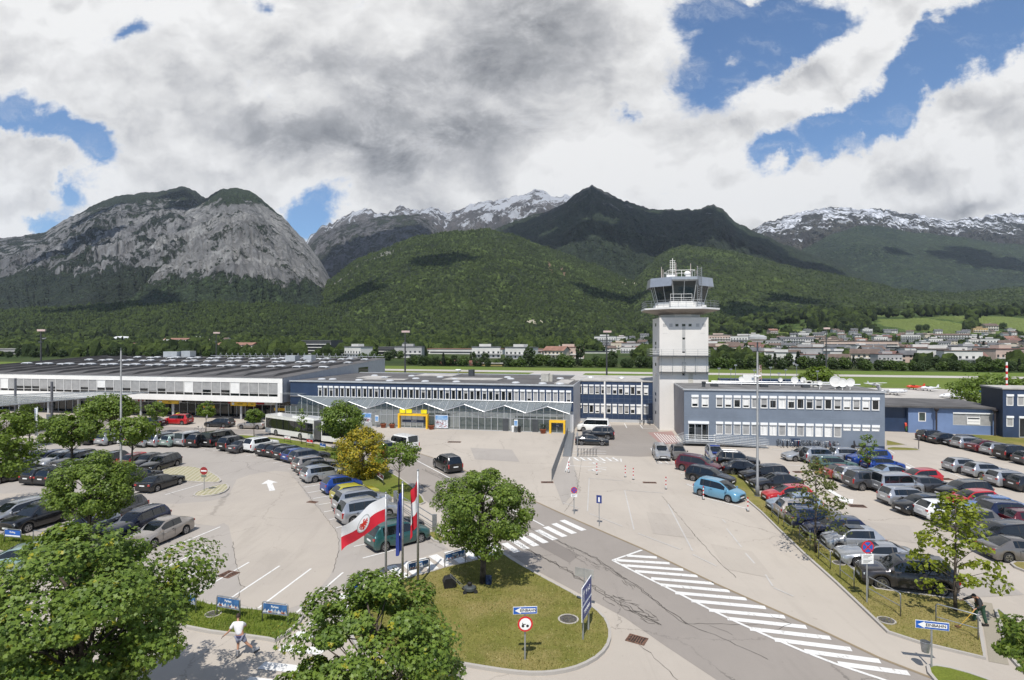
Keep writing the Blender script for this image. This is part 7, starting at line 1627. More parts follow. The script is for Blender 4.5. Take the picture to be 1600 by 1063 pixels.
# mower, crate and rucksack under the island tree
t = thing('lawn_mower', 'dark lawn mower in the tree shadow on the island', 'lawn mower', G(734, 928)+Vector((0, 0, .1)), R(10)); MB().lathe([(.2, .12), (.33, .14), (.34, .28), (.25, .34), (.05, .36)], n=14).build('deck', M('mower_grey', (.06, .07, .07), .5), t); MB().lathe([(.12, .36), (.13, .5), (.05, .55)], n=10).build('engine', black, t)
m = MB(); [m.lathe([(.03, -.03), (.11, -.03), (.11, .03), (.03, .03)], (x, y, .11), 10, ax='y') for x in (-.3, .3) for y in (-.28, .28)]; m.build('wheel', tyre_m, t); MB().tube([(-.3, -.2, .25), (-1.05, -.2, 1.0), (-1.05, .2, 1.0), (-.3, .2, .25)], .015, 5).build('handle', galv, t)
t = thing('grass_bag', 'black grass collector bag left of the lawn mower', 'bag', G(702, 920)+Vector((0, 0, .1)), R(15)); MB().prism([(-.3, 0), (.3, 0), (.36, .35), (.2, .58), (-.25, .55), (-.36, .3)], -.27, .27, 0, Matrix(((1, 0, 0, 0), (0, 0, 1, 0), (0, 1, 0, 0), (0, 0, 0, 1)))).build('bag', black, t)
t = thing('rucksack', 'small dark blue rucksack leaning at the island tree trunk', 'rucksack', G(763.5, 916)+Vector((0, 0, .1)), R(-10)); MB().box(-.16, .16, -.1, .1, 0, .5).box(-.13, .13, -.16, -.101, .05, .26).build('bag', M('ruck_blue', (.02, .04, .10), .7), t); MB().tube([(-.08, .11, .1), (-.08, .17, .3), (-.08, .11, .48)], .015, 4).tube([(.08, .11, .1), (.08, .17, .3), (.08, .11, .48)], .015, 4).build('strap', black, t)
# ---------------------------------------------------------------- people
skin = M('skin', (.42, .22, .14), .55, var=.06)
def skinned(name, verts, edges, radii, mat, par, root=0, lv=2):
    me = bpy.data.meshes.new(name); me.from_pydata(verts, edges, []); o = obj(name, me, par); me.materials.append(mat)
    sk = o.modifiers.new('skin', 'SKIN'); sk.use_smooth_shade = True
    for i, r in enumerate(radii):
        v = me.skin_vertices[0].data[i]; v.radius = r if isinstance(r, tuple) else (r, r); v.use_root = (i == root)
    sb = o.modifiers.new('sub', 'SUBSURF'); sb.levels = lv; sb.render_levels = lv; return o
def hand(V, E, Rr, w, wi, d, side, curl):
    """palm and five unequal fingers rooted on wrist vertex wi"""
    d = d.normalized(); s = d.cross(Vector((0, 0, 1))).normalized()*side; n_ = d.cross(s)
    pm = w+d*.07; V.append(tuple(pm)); Rr.append((.034, .020)); E.append((wi, len(V)-1)); pi_ = len(V)-1
    for k_, (off, ln) in enumerate(((-.03, .065), (-.01, .078), (.011, .074), (.031, .058))):
        a = pm+d*.03+s*off; b = a+d*ln*.55+n_*curl*ln*.3; c = b+d*ln*.35+n_*curl*ln*.7
        for q_, r_ in ((a, .0095), (b, .009), (c, .0075)): V.append(tuple(q_)); Rr.append(r_); E.append((pi_ if q_ is a else len(V)-2, len(V)-1))
    a = w+d*.03-s*.035; b = a+d*.035-s*.025
    for q_, r_ in ((a, .013), (b, .010)): V.append(tuple(q_)); Rr.append(r_); E.append((wi if q_ is a else len(V)-2, len(V)-1))
def head_mesh(par, c, fwd, hairm, tilt=0, hair=True):
    """head with nose, ears, mouth, eyes and short hair; fwd = unit facing direction"""
    yaw = math.atan2(fwd.y, fwd.x); pitch = -math.asin(max(-1, min(1, fwd.z)))
    T = Matrix.Translation(c) @ Matrix.Rotation(yaw, 4, 'Z') @ Matrix.Rotation(pitch, 4, 'Y')
    hm = MB(); n_ = 16; rows = 12; V = []
    for j in range(rows+1):
        t_ = PI*j/rows
        for q_ in range(n_):
            a = 2*PI*q_/n_; z = math.cos(t_); x = math.sin(t_)*math.cos(a); y = math.sin(t_)*math.sin(a)
            jaw = 1-.28*max(0, -z)**1.3; X_ = x*.098*(jaw+.04)+(.012 if x > 0 and z < 0 else 0); Y_ = y*.077*jaw; Z_ = z*.118
            if x > .75 and -.35 < z < .12 and abs(y) < .3: X_ += .018*(1-abs(y)/.3)
            V.append(tuple(T @ Vector((X_, Y_, Z_))))
    hm.v = V
    for j in range(rows):
        for q_ in range(n_): a = j*n_+q_; b = j*n_+(q_+1) % n_; hm.f.append((a, a+n_, b+n_, b)); hm.m.append(0)
    h = hm.build('head', skin, par, smooth=True); e = MB()
    for sd_ in (1, -1): e.sphere(T @ Vector((.0, sd_*.078, -.005)), .026, 7, 0, (.6, .35, 1))
    e.build('ear', skin, h); e = MB(); [e.sphere(T @ Vector((.089, sd_*.032, .012)), .011, 6) for sd_ in (1, -1)]; e.build('eye', black, h); MB().box(.088, .094, -.022, .022, -.058, -.050, 0, T).build('mouth', M('lips', (.3, .08, .07), .5), h)
    if hair:
        hb = MB(); V = []
        for j in range(rows+1):
            t_ = PI*.62*j/rows
            for q_ in range(n_):
                a = 2*PI*q_/n_; x = math.sin(t_)*math.cos(a); y = math.sin(t_)*math.sin(a); z = math.cos(t_); k_ = 1.0 if not (x > .35 and z < .45) else .80
                V.append(tuple(T @ Vector((x*.108*k_-.006, y*.088*k_, z*.128+.006))))
        hb.v = V
        for j in range(rows):
            for q_ in range(n_): a = j*n_+q_; b = j*n_+(q_+1) % n_; hb.f.append((a, a+n_, b+n_, b)); hb.m.append(0)
        hb.build('hair', hairm, h, smooth=True)
    return h
# the skater: seen from behind, gliding up and to the left, weight on the left foot, right leg pushing out
base = G(371, 1027); sk_t = thing('person', 'inline skater in white shirt and grey shorts on the near road', 'person', base, R(0))
hip = Vector((.12, .0, .93)); chest = Vector((-.02, .12, 1.30)); neck = Vector((-.07, .20, 1.50)); hd_c = Vector((-.10, .27, 1.63))
kL = Vector((-.02, .12, .55)); aL = Vector((.0, .0, .14)); kR = Vector((.38, .04, .60)); aR = Vector((.72, .10, .30))
shL = Vector((-.22, .10, 1.42)); shR = Vector((.14, .18, 1.41)); elL = Vector((-.36, -.02, 1.15)); wrL = Vector((-.56, -.06, .98)); elR = Vector((.20, .40, 1.20)); wrR = Vector((.05, .52, 1.08))
V = [hip, chest, neck, hip+Vector((-.10, .0, -.05)), kL, aL, hip+Vector((.11, 0, -.04)), kR, aR, shL, elL, wrL, shR, elR, wrR, hip.lerp(chest, .5)]
V = [tuple(v) for v in V]; E = [(0, 15), (15, 1), (1, 2), (0, 3), (3, 4), (4, 5), (0, 6), (6, 7), (7, 8), (1, 9), (9, 10), (10, 11), (1, 12), (12, 13), (13, 14)]
Rr = [.135, .14, .05, .09, .062, .038, .09, .062, .038, .065, .042, .028, .065, .042, .028, .125]
V.append(tuple(hd_c)); E.append((2, len(V)-1)); Rr.append(.045)
hand(V, E, Rr, wrL, 11, (wrL-elL), 1, .5); hand(V, E, Rr, wrR, 14, (wrR-elR), -1, .5)
skinned('body', V, E, Rr, skin, sk_t); head_mesh(sk_t, hd_c+Vector((-.01, .03, .03)), Vector((-.35, .85, -.3)).normalized(), M('hair_brown', (.035, .02, .012), .7))
def cloth(name, vs, es, rs, mat, par, lv=2): return skinned(name, [tuple(v) for v in vs], es, rs, mat, par, 0, lv)
tsh = M('white_tshirt', (.68, .67, .68), .8, var=.05, scale=5)
cloth('shirt', [hip+Vector((0, 0, .02)), hip.lerp(chest, .5), chest, neck-Vector((.0, .02, .05)), shL, shL.lerp(elL, .75), shR, shR.lerp(elR, .75)], [(0, 1), (1, 2), (2, 3), (2, 4), (4, 5), (2, 6), (6, 7)], [.165, .16, .17, .08, .09, .075, .09, .075], tsh, sk_t)
cloth('shorts', [hip, hip+Vector((-.10, 0, -.06)), V[3] and (Vector(V[3]).lerp(kL, .85)), hip+Vector((.11, 0, -.05)), Vector(V[6]).lerp(kR, .8)], [(0, 1), (1, 2), (0, 3), (3, 4)], [.15, .115, .095, .115, .095], M('grey_shorts', (.22, .23, .30), .85, var=.1, scale=6), sk_t)
MB().lathe([(.165, .0), (.175, .04), (.165, .08)], tuple(hip+Vector((0, 0, -.02))), 14).build('waist_pouch', M('pouch_navy', (.05, .05, .12), .7), sk_t)
def skate(c, yaw, roll, par):
    T = Matrix.Translation(c) @ Matrix.Rotation(yaw, 4, 'Z') @ Matrix.Rotation(roll, 4, 'X')
    b = MB().box(-.10, .20, -.05, .05, -.055, .03, 0, T).box(-.09, .06, -.052, .052, .031, .18, 0, T).build('skate', M('skate_grey', (.35, .35, .36), .5, var=.3, scale=8), par)
    MB().box(-.12, .20, -.015, .015, -.085, -.0551, 0, T).build('frame', dkgrey, b); m = MB()
    for x in (-.10, -.01, .08, .17):
        i0 = len(m.v); m.lathe([(.01, -.013), (.038, -.011), (.038, .011), (.01, .013)], (x, 0, -.10), 12, ax='y'); m.v[i0:] = [tuple(T @ Vector(v)) for v in m.v[i0:]]
    m.build('wheel', black, b)
skate(aL+Vector((0, 0, .0)), R(100), 0, sk_t); skate(aR+Vector((.02, 0, -.02)), R(70), R(-35), sk_t)
# the worker: dark jacket, green trousers, bending over a rake, facing left
wb = G(1533, 978); wk = thing('person', 'worker in dark jacket and green trousers leaning over a rake beside the young tree', 'person', wb, 0)
hip = Vector((.05, .12, .92)); chest = Vector((-.12, .05, 1.28)); neck = Vector((-.26, .0, 1.42)); hd_c = Vector((-.36, -.03, 1.47))
aL = Vector((-.13, .28, .09)); kL = Vector((-.10, .22, .50)); aR = Vector((.22, -.05, .09)); kR = Vector((.14, .0, .50))
shL = Vector((-.22, -.16, 1.34)); shR = Vector((-.14, .24, 1.36)); elL = Vector((-.28, -.30, 1.08)); wrL = Vector((-.46, -.22, .93)); elR = Vector((-.50, .28, 1.22)); wrR = Vector((-.78, .20, 1.18))
V = [hip, chest, neck, hip+Vector((-.03, .10, -.04)), kL, aL, hip+Vector((.03, -.10, -.04)), kR, aR, shL, elL, wrL, shR, elR, wrR, hip.lerp(chest, .5), hd_c]
V = [tuple(v) for v in V]; E = [(0, 15), (15, 1), (1, 2), (0, 3), (3, 4), (4, 5), (0, 6), (6, 7), (7, 8), (1, 9), (9, 10), (10, 11), (1, 12), (12, 13), (13, 14), (2, 16)]
Rr = [.13, .14, .05, .085, .06, .045, .085, .06, .045, .065, .045, .03, .065, .045, .03, .13, .05]
hand(V, E, Rr, wrL, 11, Vector((-.6, .2, -.5)), 1, 1.4); hand(V, E, Rr, wrR, 14, Vector((-1, .1, -.3)), -1, .4)
skinned('body', V, E, Rr, skin, wk); head_mesh(wk, hd_c+Vector((-.02, 0, .0)), Vector((-.75, -.2, -.62)).normalized(), M('hair_dark', (.02, .014, .01), .7))
jk = M('dark_jacket', (.022, .024, .028), .8, var=.2, scale=6); gt = M('green_trousers', (.025, .07, .04), .85, var=.15, scale=6)
cloth('jacket', [hip, hip.lerp(chest, .5), chest, neck+Vector((.05, 0, -.05)), shL, elL, elL.lerp(wrL, .85), shR, elR, elR.lerp(wrR, .85)], [(0, 1), (1, 2), (2, 3), (2, 4), (4, 5), (5, 6), (2, 7), (7, 8), (8, 9)], [.16, .16, .175, .075, .09, .062, .05, .09, .062, .05], jk, wk)
cloth('trousers', [hip, V[3] and Vector(V[3]), kL, aL+Vector((0, 0, .03)), Vector(V[6]), kR, aR+Vector((0, 0, .03))], [(0, 1), (1, 2), (2, 3), (0, 4), (4, 5), (5, 6)], [.15, .11, .085, .075, .11, .085, .075], gt, wk)
for a in (aL, aR): MB().box(a.x-.19, a.x+.09, a.y-.05, a.y+.05, 0, .11).build('boot', M('boot_black', (.02, .018, .016), .6), wk)
cloth('red_shoulder_patch', [chest+Vector((-.1, -.17, .08)), chest+Vector((-.14, -.17, .02))], [(0, 1)], [.035, .03], M('patch_red', (.45, .04, .03), .7), wk, 1)
rk = thing('rake', 'long handled rake with yellow shaft held by the worker', 'rake', wb, 0); g0 = Vector((-.50, -.24, .90)); MB().tube([wb*0+Vector((.1, .10, 1.30)) if False else Vector((-.18, -.20, 1.18)), g0, Vector((-1.35, -.35, .14))], .014, 6).build('shaft', M('shaft_yellow', (.60, .36, .04), .5), rk); MB().box(-1.5, -1.3, -.42, -.25, .10, .17).build('head', M('rake_head', (.12, .06, .03), .8), rk)
# ---------------------------------------------------------------- airfield and valley
def ground_z(x, y): return float(slope_h(np.array([x]), np.array([y]))[0]) if y > 545 else -.03
# masts with floodlights beyond the buildings
mast = None
for px, d, top, lab in ((64, 150, 516, 'dark apron floodlight mast at the far left'), (633, 150, 518, 'dark apron floodlight mast behind the glass hall'), (948, 150, 518, 'dark apron floodlight mast left of the tower'), (1291, 190, 513, 'dark apron mast behind the office block'), (338, 190, 520, 'dark apron mast behind the white terminal roof')):
    h = Z(0, top, d)
    if mast is None: mast = thing('floodlight_mast', lab, 'mast', (at_d(px, d), d, 0), 0, 'apron floodlight masts'); MB().tube([(0, 0, 0), (0, 0, 16)], [.28, .14], 8).build('mast', M('mast_dark', (.05, .05, .055), .6), mast); MB().box(-.9, 1.2, -.2, .2, 15.9, 16.4).build('floodlight', M('flood_pink', (.6, .45, .42), .5), mast); MB().box(-.5, .5, -.3, .3, 13.0, 13.3).build('bracket', dkgrey, mast); h0 = 16.2
    else: dup(mast, (at_d(px, d), d, 0), 0, lab, 'apron floodlight masts', (1, 1, h/16.2))
mast.scale = (1, 1, Z(0, 516, 150)/16.2)
t = thing('windsock_mast', 'red and white banded mast behind the right blocks', 'mast', (at_d(1573, 112), 112, 0)); MB().tube([(0, 0, 0), (0, 0, Z(0, 566, 112))], .16, 8).build('mast', signwhite, t)
for k_ in range(4): z = Z(0, 571+k_*9.5, 112); MB().lathe([(.175, z-.55), (.175, z)], n=8).build('red_band', signred, t)
# aircraft
def plane(lab, p, rz, kind, cmain, csec):
    t = thing('aircraft', lab, 'aircraft', p, rz, 'small aircraft on the apron'); t.scale = (.68,)*3
    if kind == 'jet':
        MB().lathe([(.02, -6), (.45, -4.5), (.75, -2.5), (.8, 2.5), (.6, 4.6), (.25, 5.6), (.02, 6)], (0, 0, 1.3), 14, ax='x').build('fuselage', cmain, t, smooth=True)
        m = MB(); m.face([(-.8, .5, 1.0), (1.4, .5, 1.0), (-.9, 6.2, 1.3), (-1.6, 6.2, 1.3)]); m.face([(-.8, -.5, 1.0), (1.4, -.5, 1.0), (-.9, -6.2, 1.3), (-1.6, -6.2, 1.3)]); m.build('wing', csec, t)
        m = MB().prism([(-6, 1.6), (-4.2, 1.9), (-5.6, 3.9), (-6.6, 3.9)], -.08, .08, 0, Matrix(((1, 0, 0, 0), (0, 0, 1, 0), (0, 1, 0, 0), (0, 0, 0, 1)))); m.build('tail_fin', csec, t); MB().box(-6.6, -5.7, -2, 2, 3.85, 3.93).build('tailplane', csec, t)
        for sd_ in (1, -1): MB().lathe([(.25, -4.4), (.38, -3.8), (.38, -2.6), (.3, -2.4)], (0, sd_*1.15, 1.7), 12, ax='x').build('engine', csec, t)
        MB().box(3.9, 4.6, -.5, .5, 1.6, 1.85).build('cockpit_window', carglass, t)
    else:
        MB().lathe([(.02, -4), (.2, -3.4), (.5, -1), (.6, 1.2), (.5, 2.2), (.15, 2.7), (.02, 2.75)], (0, 0, 1.3), 12, ax='x').build('fuselage', cmain, t, smooth=True)
        zw = 2.0 if kind == 'high' else .95; MB().box(-.5, .9, -5.2, 5.2, zw, zw+.14).build('wing', csec, t); MB().box(-4, -3.3, -1.6, 1.6, 1.45, 1.52).build('tailplane', csec, t)
        MB().prism([(-4.1, 1.4), (-3.1, 1.45), (-3.7, 2.6), (-4.2, 2.6)], -.05, .05, 0, Matrix(((1, 0, 0, 0), (0, 0, 1, 0), (0, 1, 0, 0), (0, 0, 0, 1)))).build('tail_fin', cmain, t); MB().box(-.3, .9, -.42, .42, 1.72, 1.98).build('cockpit_window', carglass, t)
    m = MB(); [m.lathe([(.05, -.07), (.22, -.07), (.22, .07), (.05, .07)], (x, y, .22), 8, ax='y').tube([(x, y, .22), (x*.9, y*.4, 1.1)], .05, 4) for x, y in ((1.8, 0), (-.3, 1.0), (-.3, -1.0))]; m.build('wheel', tyre_m, t); return t
wh, rd, bl = M('plane_white', (.72, .72, .72), .3), M('plane_red', (.60, .06, .02), .3), M('plane_blue', (.03, .18, .5), .3)
plane('white high wing light aircraft on the apron behind the office roof', G(1367, 606), R(-80), 'high', wh, wh); plane('red light aircraft on the apron', G(1428, 609), R(170), 'low', rd, rd); plane('white light aircraft right of the red one', G(1450, 611), R(175), 'low', wh, wh)
plane('white twin jet aircraft behind the right end of the office roof', G(1395, 617), R(5), 'jet', wh, M('plane_grey', (.4, .4, .4), .4)); plane('blue jet aircraft on the apron beside the hedge', G(1525, 618), R(188), 'jet', bl, bl); plane('white business jet behind the workshop roof', G(1490, 624), R(190), 'jet', wh, wh)
plane('white light aircraft behind the workshop roof at right', G(1555, 622), R(160), 'low', wh, wh)
# far rows of cars and huts beyond the runway
# ---- houses
wallc = [M('house_white', (.62, .60, .56), .8, var=.06, scale=.1), M('house_cream', (.56, .49, .38), .8, var=.06, scale=.1), M('house_pink', (.52, .40, .33), .8, var=.06, scale=.1), M('house_grey', (.38, .37, .36), .8, var=.06, scale=.1), M('house_ochre', (.50, .36, .18), .8, var=.06, scale=.1)]
roofc = [M('roof_red', (.19, .10, .08), .85, var=.15, scale=.2), M('roof_brown', (.14, .10, .08), .85, var=.15, scale=.2), M('roof_slate', (.12, .12, .125), .85, var=.15, scale=.2), M('roof_terracotta', (.27, .14, .10), .85, var=.15, scale=.2)]
HP = {}
def house_proto(kind, wi, ri, lab, p, rz, sc, group):
    key = (kind, wi, ri)
    if key in HP: return dup(HP[key], p, rz, lab, group, sc)
    t = thing('house' if kind in ('gable', 'villa') else 'apartment_block', lab, 'house' if kind in ('gable', 'villa') else 'apartment block', p, rz, group); w, d, h = dict(gable=(12, 9, 6), villa=(16, 11, 6.5), flat=(22, 11, 8.5), row=(46, 11, 9), block=(30, 13, 14))[kind]
    MB().box(-w/2, w/2, -d/2, d/2, -4, h).build('wall', wallc[wi], t)
    if kind in ('gable', 'villa'):
        m = MB(); e = .9; rh = 2.9
        a, b, c_, d_ = (-w/2-e, -d/2-e, h-.3), (w/2+e, -d/2-e, h-.3), (w/2+e, 0, h+rh), (-w/2-e, 0, h+rh); m.face([a, b, c_, d_]); m.face([(-w/2-e, d/2+e, h-.3), d_, c_, (w/2+e, d/2+e, h-.3)])
        m.build('roof', roofc[ri], t); [MB().face([(x, -d/2, h), (x, d/2, h), (x, 0, h+rh*.88)]).build('gable', wallc[wi], t) for x in (-w/2, w/2)]; MB().box(1.5, 2.3, .5, 1.3, h+1.5, h+rh+.9).build('chimney', wallc[3], t)
    elif kind == 'row':
        m = MB(); a, b, c_, d_ = (-w/2-.6, -d/2-.6, h-.2), (w/2+.6, -d/2-.6, h-.2), (w/2+.6, 0, h+2.4), (-w/2-.6, 0, h+2.4); m.face([a, b, c_, d_]); m.face([(-w/2-.6, d/2+.6, h-.2), d_, c_, (w/2+.6, d/2+.6, h-.2)]); m.face([(-w/2, -d/2, h), (-w/2, d/2, h), (-w/2, 0, h+2.2)]); m.face([(w/2, -d/2, h), (w/2, d/2, h), (w/2, 0, h+2.2)]); m.build('roof', roofc[ri], t)
    else: MB().box(-w/2-.4, w/2+.4, -d/2-.4, d/2+.4, h, h+.5).build('roof', roofc[ri], t); MB().box(-w/4, w/6, -d/4, d/4, h+.5, h+2.4).build('roof_storey', wallc[wi], t)
    n_ = int(w/3.2); fl = int(h/2.9); m = MB(); mb_ = MB()
    for j in range(fl):
        for i in range(n_):
            x = -w/2+1.6+i*(w-3.2)/max(1, n_-1); z = .9+j*2.9; m.box(x-.75, x+.75, -d/2-.06, -d/2+.02, z, z+1.5)
        if kind in ('flat', 'row', 'block', 'villa'): mb_.box(-w/2+.5, w/2-.5, -d/2-1.2, -d/2-.07, z-.95, z-.1)
    m.build('windows', M('far_window', (.05, .055, .06), .2), t)
    if mb_.v: mb_.build('balcony', wallc[0 if wi != 0 else 3], t)
    HP[key] = t; return t
HD_ = []
rv = random.Random(5); nh = 0; used = []
def place_house(px, py, kind, wi, ri, lab, group, rz=None, sc=1.0, d=None):
    """a house where the valley side is seen at (px, py)"""
    if d is None:
        lo = None
        for dd in np.arange(300, 1700, 8.0):
            x = at_d(px, dd); zz = ground_z(x, dd)
            if HY-(zz-EYE)*F/dd <= py: lo = dd; break
        if lo is None: return None
        d = lo
    HD_.append((px, d)); x = at_d(px, d); return house_proto(kind, wi, ri, lab, (x, d, ground_z(x, d)), R(-13)+(rz if rz is not None else rv.uniform(-.5, .5)), sc, group)
wn = ['white', 'cream', 'pinkish', 'grey', 'ochre']; rn = ['red roofed', 'brown roofed', 'slate roofed', 'orange roofed']
kn = dict(gable='house', villa='villa', flat='small block', row='terrace', block='apartment block')
gV = 'houses on the valley side right of the tower'; gW = 'houses in the valley left of the tower'
lm = [(1340, 'behind the office block roof'), (1200, 'left of the disc lamp head'), (1500, 'above the hangar roofs'), (1110, 'just right of the tower'), (1000, 'just left of the tower'), (1600, 'at the right edge of the valley')]
def where(px): return min(lm, key=lambda a: abs(a[0]-px))[1]
cnt = {}; placed = []
tries = 0
while nh < 200 and tries < 4000:
    tries += 1
    px = rv.choice([rv.uniform(1105, 1640), rv.uniform(1105, 1640), rv.uniform(1200, 1640), rv.uniform(945, 1015)]); top = 519 if px > 1180 else 528; py = rv.uniform(top, 563 if px < 1200 else 570)
    if px < 1020: py = rv.uniform(516, 553)
    # keep clear of earlier houses
    if any(abs(px-a)/ (1.0 if k_ in ('gable',) else 1.6) < 11 and abs(py-b) < 3.4 for a, b, k_ in placed): continue
    kind = rv.choices(['gable', 'villa', 'flat', 'row', 'block'], [5, 5, 3, 1.2 if 530 < py < 548 else 0, 1.0 if 535 < py < 546 else 0])[0]; wi = rv.choices([0, 1, 2, 3, 4], [8, 1.5, .6, 1.8, .2])[0]; ri = rv.choices([0, 1, 2, 3], [1.2, 4, 4, .6])[0]
    placed.append((px, py, kind)); k_ = (wi, ri, kind, where(px)); cnt[k_] = cnt.get(k_, 0)+1
    up = 'high on the slope' if py < 530 else ('halfway down the slope' if py < 545 else 'low near the runway trees')
    lab = f'{wn[wi]} {rn[ri]} {kn[kind]} {where(px)}'
    if place_house(px, py, kind, wi, ri, lab, gV if px > 1020 else 'houses behind the left side of the tower', sc=rv.uniform(.62, .92)): nh += 1
# named larger buildings
def big(px, py_base, d, w, h, dep, nm, lab, cat, wm, rm, bands=True, grp=None):
    HD_.extend((px+q_*12, d) for q_ in range(int(-w*F/d/24), int(w*F/d/24)+1)); x = at_d(px, d); z0 = ground_z(x, d) if d > 545 else 0; zb = Z(px, py_base, d); t = thing(nm, lab, cat, (x, d, z0), R(-13), grp); zt = zb-z0+h
    MB().box(-w/2, w/2, 0, dep, -4, zt).build('wall', wm, t); MB().box(-w/2-.5, w/2+.5, -.5, dep+.5, zt, zt+.6).build('roof', rm, t); m = MB(); n_ = max(1, int((zt)/3.1))
    for k_ in range(n_): z = 1.1+k_*3.1; m.box(-w/2+.8, w/2-.8, -.12, -.01, z, z+1.5)
    m.build('window_band', M('far_window', (.05, .055, .06)), t)
    if bands:
        m = MB(); [m.box(-w/2-.3, w/2+.3, -1.1, -.13, .15+k_*3.1, .9+k_*3.1) for k_ in range(n_)]; m.build('balcony', wallc[0], t)
    return t
dkconc = M('dark_concrete', (.13, .125, .12), .8)
big(494, 552, 560, 32, 12, 22, 'office_building', 'dark banded block with white dome behind the white terminal', 'building', dkconc, roofc[2]); t = big(606, 557, 520, 24, 8, 18, 'office_building', 'low dark banded block between terminal roof and mast', 'building', dkconc, roofc[2])
MB().sphere((at_d(494, 570), 570, Z(0, 536, 570)), 2.2, 10).build('radome_ball', wh, None, label='white ball on top of the dark banded block', category='radome')
t = thing('chimney_tower', 'slim cream tower right of the dark banded block', 'tower', (at_d(532, 560), 560, 0)); MB().tube([(0, 0, -2), (0, 0, Z(0, 540, 560))], 1.8, 10).build('shaft', wallc[1], t); MB().lathe([(2.4, Z(0, 540, 560)), (2.4, Z(0, 540, 560)+1)], n=10).build('head', wallc[0], t)
t = thing('flying_saucer_hall', 'round white roofed hall far behind the left terminal roof', 'hall', (at_d(191, 900), 900, ground_z(at_d(191, 900), 900))); z_ = Z(0, 528, 900)-ground_z(at_d(191, 900), 900); MB().lathe([(11, -3), (11, z_-2), (13, z_-1.5), (13, z_), (8, z_+2.0), (1, z_+2.6)], n=20).build('hall', wh, t)
for i, (px, py, w, ri, lab) in enumerate(((727, 553, 75, 3, 'long white apartment terrace left of centre in the valley'), (800, 556, 60, 3, 'long orange roofed terrace in the middle of the valley'), (850, 553, 62, 3, 'long pale apartment terrace right of centre in the valley'), (690, 553, 34, 3, 'short pale terrace with gables left of the long one'), (920, 566, 48, 3, 'pink and cream terrace behind the trees left of the tower'), (1135, 553, 50, 1, 'pinkish long block right of the tower shaft'), (1345, 540, 70, 1, 'very long brown roofed terrace on the right valley side'))):
    d = 560+i*6; x = at_d(px, d); zt = Z(0, py, d); big(px, py+4, d, w, 7, 12, 'apartment_block', lab, 'apartment block', wallc[(0, 2, 0, 0, 1, 2, 2)[i]], roofc[ri], True, 'long apartment blocks in the valley')
# red barrel roofed hangars and huts at the runway edge
for px, w, lab in ((700, 22, 'left red hangar with barrel roof across the runway'), (731, 22, 'right red hangar with barrel roof across the runway')):
    d = 312; t = thing('hangar', lab, 'hangar', (at_d(px, d), d, 0), R(-13), 'red barrel roofed hangars'); w_h = 10.2
    Tm = Matrix(((1, 0, 0, 0), (0, 0, 1, 0), (0, 1, 0, 0), (0, 0, 0, 1))); MB().prism([(-w_h/2*1.05, -.1), (w_h/2*1.05, -.1), (w_h/2, 1.6), (w_h*.36, 2.4), (w_h*.2, 2.8), (0, 2.95), (-w_h*.2, 2.8), (-w_h*.36, 2.4), (-w_h/2, 1.6)], 0, 12, 0, Tm).build('hall', M('hangar_red', (.34, .15, .12), .6, var=.1), t); MB().box(-w_h*.36, w_h*.4, -.1, -.01, 0, 1.7).build('hangar_door', M('hangar_door', (.16, .07, .05), .6), t)
    MB().box(-w_h*.2, w_h*.1, -.12, -.101, 0, 1.0).build('door_opening', dkgrey, t)
t = thing('shelter', 'low yellow hut with flat roof across the runway', 'hut', (at_d(779, 306), 306, 0), R(-13)); MB().box(-14, 2, 0, 5, 0, 1.3).build('wall', M('hut_ochre', (.36, .27, .10), .7), t); MB().box(-15, 3, -.5, 5.5, 1.3, 1.6).build('roof', roofl, t)
big(120, 548, 640, 16, 5, 10, 'apartment_block', 'small pale building at the left valley edge', 'building', wallc[0], roofc[0], False); big(8, 552, 560, 34, 4, 12, 'farm_hall', 'long pale low hall at the left edge of the airfield woods', 'hall', wallc[3], roofl, False)
gl = 'white houses among the woods at left'
for i, (px, py, kd, wi, ri) in enumerate(((215, 546, 'gable', 0, 0), (262, 541, 'flat', 0, 2), (278, 540, 'row', 0, 3), (300, 528, 'villa', 0, 2), (318, 529, 'block', 0, 2), (310, 534, 'flat', 0, 2), (330, 540, 'flat', 1, 3), (345, 546, 'villa', 1, 0), (355, 535, 'gable', 0, 1), (146, 541, 'gable', 3, 2), (70, 536, 'villa', 0, 2), (236, 533, 'villa', 0, 0), (290, 545, 'gable', 0, 1), (372, 553, 'row', 1, 3), (340, 528, 'gable', 0, 1))):
    place_house(px, py, kd, wi, ri, f'{wn[wi]} {rn[ri]} {kn[kd]} in woods over the {["left","middle","right"][min(2,max(0,int((px-60)/105)))]} of the terminal roof', gl, sc=.9)
for i, (px, py, kd, wi, ri) in enumerate(((815, 563, 'flat', 0, 2), (870, 562, 'villa', 1, 3), (890, 559, 'flat', 2, 3), (760, 562, 'flat', 0, 2), (560, 556, 'flat', 0, 2), (640, 561, 'flat', 3, 2), (1115, 556, 'row', 2, 1))):
    place_house(px, py, kd, wi, ri, f'{wn[wi]} {rn[ri]} {kn[kd]} beyond the runway, {["right of the hangars","left of the tall grove","behind the tall grove","above the hangars","right of the cream tower","left of the mast","right of the tower"][i]}', gW, d=420+i*8)
t = thing('construction_crane', 'small yellow construction crane among the valley houses', 'crane', (at_d(1411, 520), 520, 0), R(0)); zc_ = Z(0, 555, 520); MB().box(-.5, .5, -.5, .5, -1, zc_+1).build('mast', M('crane_yellow', (.55, .33, .03), .6), t); MB().box(-16, 1.5, -.4, .4, zc_-.2, zc_+.7).build('jib', M('crane_yellow', (.55, .33, .03)), t)
